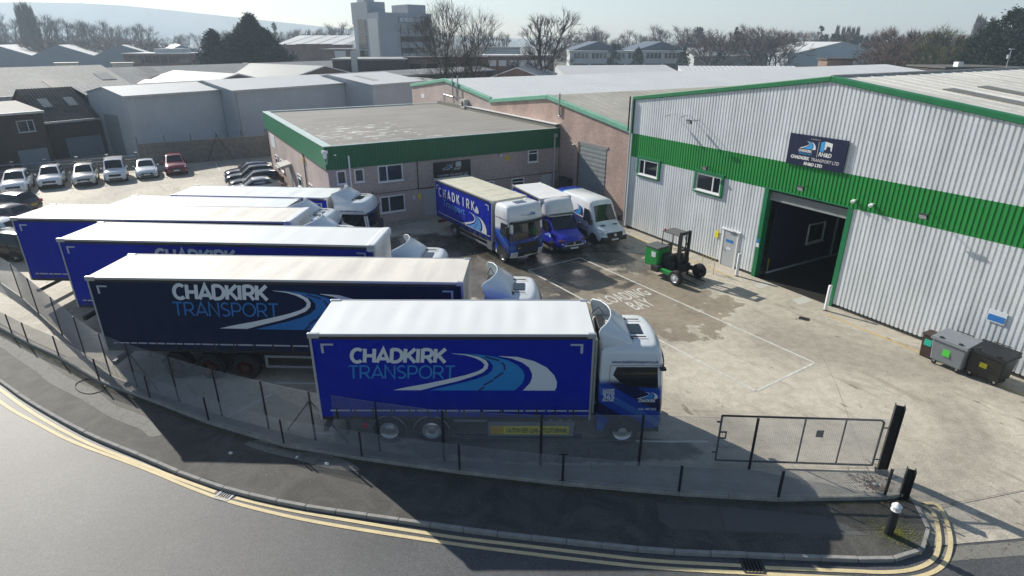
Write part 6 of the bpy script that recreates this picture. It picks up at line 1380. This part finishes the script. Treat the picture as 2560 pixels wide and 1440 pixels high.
# two storey school block with strip windows
t, L, z = block('school_block', 'two storey white school block with long strip windows', 1425, 1722, 127, 246, 14, m_pw, m_wt, 0)
for i in range(7):
    o = bx('window_strip', GLASS2, t, 1.2 + i * 7, 7.2 + i * 7, -.08, 0, z - 2.7, z - .8); [bx('mullion', UPVC, o, 1.2 + i * 7 + j * 1.5, 1.38 + i * 7 + j * 1.5, -.13, -.081, z - 2.7, z - .8) for j in range(5)]
    bx('window_strip', GLASS2, t, 1.2 + i * 7, 7.2 + i * 7, -.08, 0, z - 6.4, z - 4.6)
for x0, x1 in ((1, 22), (26, 47)):
    m_ = (x0 + x1) / 2; mb = MB(); mb.add([(x0, 6, z), (m_, 6, z + 3.3), (x1, 6, z), (x0, 40, z), (m_, 40, z + 3.3), (x1, 40, z)], [(0, 1, 4, 3), (1, 2, 5, 4), (0, 2, 1)]); mb.build('hipped_roof', m_fr, t)
shed('grey_lean_to', 'grey monopitch hall right of the school block', Frame(AY(1735, 150, 235).xy, RAD(4)), 0, 28, 0, 14, 6.5, 9.3, m_pw, m_gl, yr=13.99)
shed('big_grey_hall', 'large pale blue grey gabled hall in front of the cypress row', Frame(AY(1966, 172, 235).xy, RAD(-6)), 0, 36, 0, 44, 7.0, 11.4, mat('hall cladding', (.45, .52, .57), .5, noise=(.2, .04)), m_wt, ridge='y')
# nearer white roofs beyond the site
shed('white_roof_unit', 'low unit with plain white roof behind the long white metal roof', Frame(AY(1415, 185, 128).xy, RAD(8)), 0, 25, 0, 11, 5.4, 6.9, m_pw, m_wt, yr=10.99)
shed('white_roof_unit', 'ribbed white roofed unit right of the plain white roof', Frame(AY(1722, 185, 128).xy, RAD(-4)), 0, 26, 0, 12, 5.2, 6.8, m_pw, m_wt, ribs=1.0, yr=11.99)
shed('dark_gable', 'small dark clad gable standing beside the brown brick box', Frame(AY(1935, 188, 118).xy, RAD(-12)), 0, 8.5, 0, 10, 5.0, 6.7, mat('slate cladding', (.12, .15, .19), .6), m_wt, ridge='y')
t, L, z = block('brown_brick_box', 'tall brown brick box standing on a roof beyond the warehouse', 2070, 2130, 146, 118, 5, m_mb, m_db, -8); bx('side_block', m_db, t, -4.2, -.05, .5, 4.5, 0, z - 1.5)
t, L, z = block('low_dark_building', 'low dark roofed building before the big conifers', 2365, 2560, 167, 125, 12, m_db, m_bw, 0); bx('vent', UPVC, t, 2, 3, -.4, 1, z, z + .9)
p = AY(2512, 172, 120); lm = thing('lamp_mast', 'slender lamp mast before the big dark conifers', 'lamp', (p.x, p.y, 0), 0); zt_ = AY(2516, 124, 120).z; MB().tube((0, 0, 0), (.2, 0, zt_), .12, 6, r1=.07).build('mast', STEEL, lm); bx('lamp_head', STEEL, lm, -.2, .7, -.15, .15, zt_, zt_ + .18); bx('mast_box', STEEL, lm, -.2, .25, -.2, .2, zt_ - 1.6, zt_ - .9)
# hill on the horizon
hl = MB(); prof = [(-900, 40), (-400, 18), (-100, 8), (60, 5), (210, 8), (312, 14), (450, 28), (635, 48), (800, 66), (1000, 82), (1200, 94), (1500, 101)]
v = []
for px, py in prof: p = AY(px, py, 1900); v += [(p.x, 1750, -1), (p.x, 1900, max(0, p.z)), (p.x, 2300, -1)]
hl.add(v, [(3 * i + k, 3 * i + 3 + k, 3 * i + 4 + k, 3 * i + 1 + k) for i in range(len(prof) - 1) for k in (0, 1)])
tag(hl.build('hills', mat('hill side', (.17, .18, .15), .95, noise=(.01, .3)), smooth=60), kind='structure')

# ================================================================== TREES
m_bark = mat('bark', (.05, .042, .035), .9, noise=(3, .3)); m_twig = mat('winter twigs', (.085, .068, .056), .9); m_twr = mat('russet twigs', (.15, .095, .075), .9, noise=(.3, .2)); m_twg = mat('olive twigs', (.14, .135, .06), .9, noise=(.3, .3))
m_cf = mat('conifer foliage', (.034, .062, .040), .9, noise=((.35, .5, 4), (2, .3))); m_ivy = mat('ivy', (.05, .085, .02), .8, noise=(3, .4))
m_cf2 = mat('dark evergreen foliage', (.030, .056, .026), .9, noise=((.3, .5, 4), (2, .3)))
def bare_meshes(seed, H, levels=5, n0=7, up=.55, spread=.75, twigs=3, thin=1.0, tw=.028, fork=.28, lean=0):
    R = random.Random(seed); tr = MB(); cr = MB()
    def grow(p, d, r, L, lev):
        q = p + d * L; mid = p + d * (L * .5) + Vector((R.gauss(0, 1), R.gauss(0, 1), R.gauss(0, .5))) * L * .06
        n_ = 7 if r > .12 else 5 if r > .05 else 3; tgt = tr if r > .035 else cr
        tgt.tube(p, mid, r, n_, r1=r * .86, cap=False); tgt.tube(mid, q, r * .86, n_, r1=r * .7, cap=False)
        if lev == 0 or r < .012:
            for k in range(twigs):
                a = Vector((R.gauss(0, 1), R.gauss(0, 1), R.gauss(.35, .8))).normalized(); e = (d * .9 + a * .8).normalized() * L * R.uniform(.5, 1.3); o = mid if k % 2 else q; s = e.cross(Vector((R.gauss(0, 1), R.gauss(0, 1), R.gauss(0, 1)))).normalized() * tw * .5
                cr.add([o - s, o + s, o + e], [(0, 1, 2)])
            return
        nb_ = 2 if R.random() < .55 else 3
        for k in range(nb_):
            a = Vector((R.gauss(0, 1), R.gauss(0, 1), R.gauss(0, .5)))
            a = (a - d * a.dot(d)).normalized(); sp = spread * R.uniform(.5, 1.15) * (.45 if k == 0 else 1)
            nd = (d * math.cos(sp) + a * math.sin(sp) + Vector((0, 0, up * .35))).normalized(); grow(q, nd, r * (.82 if k == 0 else R.uniform(.5, .7)), L * R.uniform(.72, .92), lev - 1)
        if lev >= 2:
            for k in range(2):
                a = Vector((R.gauss(0, 1), R.gauss(0, 1), R.gauss(.2, .4))).normalized(); grow(mid, (d * .5 + a).normalized(), r * .35, L * .6, lev - 2)
    grow(Vector((0, 0, 0)), Vector((lean, 0, 1)).normalized(), H * .021 * thin, H * fork, levels)
    zmax = max(v[2] for v in cr.v); k = H / zmax
    for q in (tr, cr): q.v = [(x * k, y * k, z * k) for x, y, z in q.v]
    return tr, cr
def put_tree(label, p, tr, cr, crm=None, rz=0, group=None, name='bare_tree', s=1, cat='tree'):
    t = thing(name, label, cat, (p[0], p[1], -.1), rz, group); t.scale = (s, s, s)
    tr.build('trunk', m_bark, t, smooth=60); cr.build('crown', crm or m_twig, t); return t
# the two ivy footed trees behind the brick shed, and the single one right of them
for px, Y, top, sd, lab, ln in ((1132, 95, 12, 11, 'tall bare tree with ivy at its foot, left of the pair behind the brick shed', -.06), (1163, 97, 0, 23, 'tallest bare tree with ivied trunk, right of the pair behind the brick shed', .05)):
    b_ = AY(px, 186, Y); H = AY(px, top, Y).z * 1.12; tr, cr = bare_meshes(sd, H, 6, spread=.7, twigs=6, tw=.045, fork=.38, lean=ln, thin=.75, up=.7); t = put_tree(lab, (b_.x, b_.y), tr, cr)
    iv = MB(); R = random.Random(sd)
    for i in range(900):
        a, z_ = R.uniform(0, 6.28), R.uniform(4, 10.2); r = .32 + R.uniform(0, .5) * (1 - abs(z_ - 6.5) / 7); p = Vector((math.cos(a) * r + ln * z_, math.sin(a) * r, z_)); s = R.uniform(.1, .22); b2_ = R.uniform(0, 6.28); iv.add([p, p + Vector((math.cos(b2_) * s, math.sin(b2_) * s, s * .6)), p + Vector((math.cos(b2_ + 1.2) * s, math.sin(b2_ + 1.2) * s, -s * .4))], [(0, 1, 2)])
    iv.build('ivy', m_ivy, t)
b_ = AY(1345, 186, 125); H = AY(1345, 22, 125).z * 1.08; tr, cr = bare_meshes(41, H, 6, spread=.72, twigs=7, tw=.05, fork=.17, thin=.7, up=.6); put_tree('broad many stemmed bare tree beyond the white roof', (b_.x, b_.y), tr, cr)
# far winter trees share four shapes
protos = []
for sd, H, up, spd, fk_, mt in ((51, 20, .5, .62, .22, m_twig), (62, 22, .7, .5, .2, m_twig), (73, 18, .35, .78, .2, m_twr), (84, 17, .6, .6, .18, m_twg)):
    tr, cr = bare_meshes(sd, H, 5, up=up, spread=spd, twigs=10, tw=.065, fork=fk_, thin=.7); protos.append((tr.build('trunk', m_bark), cr.build('crown', mt), H))
# poplars: narrow upright brooms
pp = MB(); R = random.Random(5)
for i in range(1500):
    z_ = R.uniform(2, 22); a = R.uniform(0, 6.28); r = 1.9 * math.sin(min(1, z_ / 24) * 3.0) * R.random() ** .5; p = Vector((math.cos(a) * r, math.sin(a) * r, z_)); e = Vector((math.cos(a) * .5, math.sin(a) * .5, 3)) * R.uniform(.5, 1.1); s = e.cross(Vector((R.gauss(0, 1), R.gauss(0, 1), 0))).normalized() * .08; pp.add([p - s, p + s, p + e], [(0, 1, 2)])
ptr = MB().tube((0, 0, 0), (0, 0, 22), .35, 6, r1=.05); protos.append((ptr.build('trunk', m_bark), pp.build('crown', m_twig), 25))
for o1, o2, _ in protos: COL.objects.unlink(o1); COL.objects.unlink(o2)
def far_tree(kind, px, ytop, Y, label, group, rz=None, wide=1.0):
    b_ = AY(px, 150, Y); H = AY(px, ytop, Y).z; a, c, H0 = protos[kind]; s = max(.3, H / H0)
    t = thing('winter_tree', label, 'tree', (b_.x, b_.y, -.1), rnd.uniform(0, 6.28) if rz is None else rz, group); t.scale = (s * wide, s * wide, s)
    for q in (a, c): o = bpy.data.objects.new('trunk' if q is a else 'crown', q.data); COL.objects.link(o); o.parent = t
    return t
R = random.Random(3)
LB = 'bare hazy tree in the wood behind the sawtooth sheds'; LG = 'bare trees behind the sawtooth sheds'
for px, yt in ((-30, 30), (5, 22), (28, 40), (52, 34), (70, 28), (118, 26), (136, 22), (150, 34), (172, 48), (196, 38), (212, 44), (232, 40), (252, 46), (270, 40), (290, 50), (306, 52), (322, 58), (345, 54), (360, 50), (380, 56)):
    far_tree(R.choice((0, 1, 1, 0)), px, yt, R.uniform(300, 345), LB, LG, wide=1.15)
for px, yt in ((82, 0), (98, -4), (108, 4)): far_tree(4, px, yt, R.uniform(300, 320), 'tall hazy poplar rising above the wood behind the sawtooth sheds', 'hazy poplars')
for px in range(-40, 420, 26): far_tree(R.choice((0, 2)), px, R.uniform(78, 95), R.uniform(285, 300), 'low bare hazy tree directly behind the sawtooth sheds', 'low trees behind the sawtooth sheds', wide=1.5)
for px, yt in ((430, 78), (455, 72), (480, 74), (505, 70), (560, 62), (585, 58), (700, 76), (725, 62), (745, 58), (765, 56), (785, 68), (815, 58), (838, 44), (856, 40), (872, 50)): far_tree(R.choice((0, 2, 0)), px, yt + 6, R.uniform(330, 400), 'rounded hazy bare tree between the conifers and tower', 'hazy trees between conifers and tower', wide=1.3)
for px, yt in ((1062, 48), (1085, 55), (1105, 60), (1190, 70), (1215, 58), (1240, 72), (1262, 78)): far_tree(R.choice((0, 1)), px, yt, R.uniform(230, 290), 'bare tree standing behind the ivied pair beside the tower', 'bare trees beside the tower', wide=1.2)
LB = 'bare tree in the wood behind the school block'; LG = 'wood behind the school block'
for px in range(1420, 1960, 17):
    base = 82 + 8 * math.sin(px * .05); far_tree(R.choice((0, 2, 0, 3)), px + R.uniform(-6, 6), base + R.uniform(-8, 10), R.uniform(300, 380), LB, LG, wide=1.25)
for px, yt in ((1475, 54), (1500, 66), (1565, 66), (1632, 52), (1655, 60), (1700, 56), (1718, 58)): far_tree(0, px, yt, R.uniform(290, 320), 'round headed bare tree standing clear above the school block', 'round headed trees above the school', wide=1.35)
for px, yt, w_ in ((1770, 70, 1.3), (1800, 64, 1.3), (1822, 72, 1.2), (1880, 60, 1.2), (1902, 50, 1.1), (1925, 58, 1.2), (1940, 66, 1.2)): far_tree(2, px, yt, R.uniform(215, 250), 'russet birch like bare tree right of the school block', 'russet bare trees right of the school', wide=w_)
LB = 'bare tree on the skyline behind the big grey hall'; LG = 'skyline trees behind the big grey hall'
for px in range(1960, 2300, 17): far_tree(R.choice((0, 2, 0)), px + R.uniform(-6, 6), 78 + R.uniform(-8, 8), R.uniform(330, 420), LB, LG, wide=1.3)
for px, yt in ((2080, 58), (2095, 62), (2107, 60), (2118, 63), (2130, 62), (2420, 30), (2432, 36), (2455, 36)): far_tree(4, px, yt, 360, 'thin bare poplar on the skyline at the right', 'thin poplars on the right skyline')
for px, yt, k, Y in ((2240, 62, 2, 180), (2262, 56, 2, 175), (2285, 54, 2, 170), (2225, 88, 2, 165), (2210, 100, 2, 160), (2200, 118, 2, 150), (2255, 100, 2, 150)): far_tree(k, px, yt, Y, 'russet bare tree right of the big grey hall', 'russet trees by the grey hall', wide=1.1)
for px, yt, Y in ((2320, 52, 160), (2345, 46, 158), (2368, 60, 155), (2300, 90, 150), (2335, 96, 148), (2372, 92, 150), (2390, 78, 165), (2405, 84, 170), (2355, 118, 140), (2310, 125, 140)): far_tree(3, px, yt, Y, 'olive budding tree left of the big dark conifers', 'olive budding trees', wide=1.15)
for px in range(2290, 2580, 30): far_tree(R.choice((0, 2)), px, 76 + R.uniform(-8, 8), R.uniform(300, 380), 'bare tree in the wood behind the olive trees and conifers', 'wood behind the olive trees', wide=1.4)
# evergreens
def conifer_meshes(seed, H, Rb, n_=2600, pw=1.0, clump=.9, size=.55, ragged=.25):
    R = random.Random(seed); cr = MB()
    nc = n_ // 14
    for i in range(nc):
        z_ = H * (R.random() ** 1.25) * .98; rr = Rb * max(.02, (1 - (z_ / H) ** pw)) * (1 + R.gauss(0, ragged) * .5); a = R.uniform(0, 6.28); k = R.random() ** .35
        c = Vector((math.cos(a) * rr * k, math.sin(a) * rr * k, z_ + .03 * H)); outd = Vector((math.cos(a), math.sin(a), .45)).normalized(); cs = clump * (.5 + .6 * (1 - z_ / H))
        for j in range(14):
            p = c + Vector((R.gauss(0, 1), R.gauss(0, 1), R.gauss(0, .8))) * cs * .5; e = (outd + Vector((R.gauss(0, .5), R.gauss(0, .5), R.gauss(.1, .5)))).normalized() * size * R.uniform(.6, 1.5); s = e.cross(Vector((R.gauss(0, 1), R.gauss(0, 1), R.gauss(0, 1)))).normalized() * size * .28
            cr.add([p - s, p + e * .5 + s * .4, p + e, p + s], [(0, 1, 2, 3)])
    tr = MB().tube((0, 0, 0), (0, 0, H * .92), max(.12, H * .016), 6, r1=.03); return tr, cr
def evergreen(label, px, ytop, Y, Rb, seed, mt=m_cf, n_=2600, pw=1.0, size=.55, clump=.9, group=None, name='conifer', ragged=.25):
    b_ = AY(px, 170, Y); H = AY(px, ytop, Y).z; tr, cr = conifer_meshes(seed, H, Rb, n_, pw, clump, size, ragged); t = thing(name, label, 'tree', (b_.x, b_.y, -.1), 0, group); tr.build('trunk', m_bark, t); cr.build('crown', mt, t); return t
for px, yt, Y, Rb, n_, lab in ((641, 42, 150, 7.5, 15000, 'tallest dark conifer in the middle of the left clump'), (544, 80, 146, 5.0, 8000, 'pointed dark conifer on the left end of the clump'), (592, 92, 144, 6.5, 9000, 'lower dark conifer between the pointed and the tallest one'), (672, 78, 148, 7.0, 9000, 'dark conifer right of the tallest one in the clump'), (700, 122, 142, 6.0, 6000, 'low dark conifer at the right foot of the clump'), (618, 70, 152, 6.0, 7000, 'dark conifer leaning on the tallest one from the left')):
    evergreen(lab, px, yt, Y, Rb, px, n_=int(n_ * 1.4), pw=1.7, size=.75, clump=1.7, ragged=.45)
for px, yt, lab in ((1532, 112, 'small pointed conifer left of three before the school'), (1593, 122, 'small pointed conifer between the two others before the school'), (1707, 118, 'small pointed conifer right of three before the school')): evergreen(lab, px, yt, 222, 2.6, px, n_=1500, pw=1.6, size=.8, clump=1.0)
evergreen('small pointed conifer behind the school ridge', 1543, 112, 262, 1.8, 8, n_=800, size=.8); evergreen('dark conifer right of the school wood', 1736, 70, 300, 6, 9, n_=1800, pw=2.5, size=1.2, clump=2); evergreen('dark pointed tree between the russet trees', 1830, 70, 245, 4.0, 10, n_=1500, size=1.0); evergreen('dark bush before the grey monopitch hall', 1797, 132, 205, 2.4, 12, n_=900, pw=3, size=.8)
for i, px in enumerate((2052, 2068, 2082, 2094, 2122, 2136, 2150, 2164, 2178, 2190)): evergreen('dark cypress in the row behind the big grey hall', px, 86 + (i * 37 % 9), 300, 2.6, 100 + i, n_=900, pw=1.8, size=1.1, clump=1.2, group='cypress row')
for px, yt, lab in ((2036, 62, 'dark spruce on the skyline left of the cypress row'), (700, 60, 'thin hazy spruce left of the rounded trees')): evergreen(lab, px, yt, 360, 4, px, n_=900, size=1.5)
for px, yt, Y, Rb, lab in ((2452, 60, 150, 7.0, 'broad dark evergreen at the left of the big evergreen stand'), (2500, 28, 146, 8.0, 'tall dark evergreen with pale dead stem in the big stand'), (2548, 22, 142, 8.5, 'tallest dark evergreen at the right picture edge'), (2600, 30, 140, 8.0, 'dark evergreen half outside the picture edge'), (2425, 98, 152, 5.5, 'low dark evergreen shoulder left of the big stand'), (2478, 92, 138, 6.0, 'bushy dark evergreen in front of the big stand'), (2530, 96, 134, 6.5, 'bushy dark evergreen at the right foot of the big stand')):
    evergreen(lab, px, yt, Y, Rb, px, mt=m_cf2, n_=10000, pw=2.2, size=.75, clump=1.9, name='evergreen_tree', ragged=.35)
# hedge and scrub that nobody could count, behind the sheds and school
def scrub(name, label, px0, px1, Y, h, mt, n_=3500):
    mb = MB(); R = random.Random(px0)
    for i in range(n_):
        px = R.uniform(px0, px1); b_ = AY(px, 150, Y + R.uniform(-8, 8)); p = Vector((b_.x, b_.y, R.random() ** .8 * h * (.7 + .5 * mnoise.noise(Vector((px * .03, 1, 0)))))); e = Vector((R.gauss(0, 1), R.gauss(0, 1), R.gauss(.6, .6))).normalized() * R.uniform(1, 2.4); s = e.cross(Vector((R.gauss(0, 1), R.gauss(0, 1), 0))).normalized() * .22; mb.add([p - s, p + s, p + e], [(0, 1, 2)])
    tag(mb.build(name, mt), label, kind='stuff')
scrub('undergrowth', 'hazy undergrowth behind the sawtooth sheds', -60, 900, 350, 9, m_twig, 9000); scrub('undergrowth', 'brown undergrowth behind the school and big grey hall', 1380, 2600, 390, 9, m_twr, 11000); scrub('undergrowth', 'scrub below the russet and olive trees', 2190, 2440, 158, 5, m_twg, 3500)
scrub('treeline', 'far wooded skyline across the valley', 400, 2620, 800, 20, m_twig, 9000)
ORD = ['leftmost'] + [w_ + ' from the left' for w_ in 'second third fourth fifth sixth seventh eighth ninth tenth eleventh twelfth thirteenth fourteenth fifteenth'.split()]
groups_ = {}
for o in COL.objects:
    if o.parent is None and o.get('category') == 'tree' and o.get('group'): groups_.setdefault((o['group'], o['label']), []).append(o)
for (g_, l_), os_ in groups_.items():
    if 1 < len(os_) <= 15:
        for k, o in enumerate(sorted(os_, key=lambda q: q.location.x / q.location.y)): o['label'] = l_ + ', ' + ORD[k]
# ================================================================== AIR
hz = MB().box(-2600, 2600, -120, 2400, -1.2, AY(60, 5, 1900).z + 4).build('haze', None)
hm = bpy.data.materials.new('haze'); hm.use_nodes = True; nt = hm.node_tree; nt.nodes.remove(nt.nodes['Principled BSDF'])
pv_ = nt.nodes.new('ShaderNodeVolumePrincipled'); pv_.inputs['Color'].default_value = (.70, .85, 1, 1); pv_.inputs['Density'].default_value = .00042; pv_.inputs['Anisotropy'].default_value = .25
nt.links.new(pv_.outputs[0], nt.nodes['Material Output'].inputs['Volume']); hz.data.materials.clear(); hz.data.materials.append(hm); tag(hz, kind='stuff')
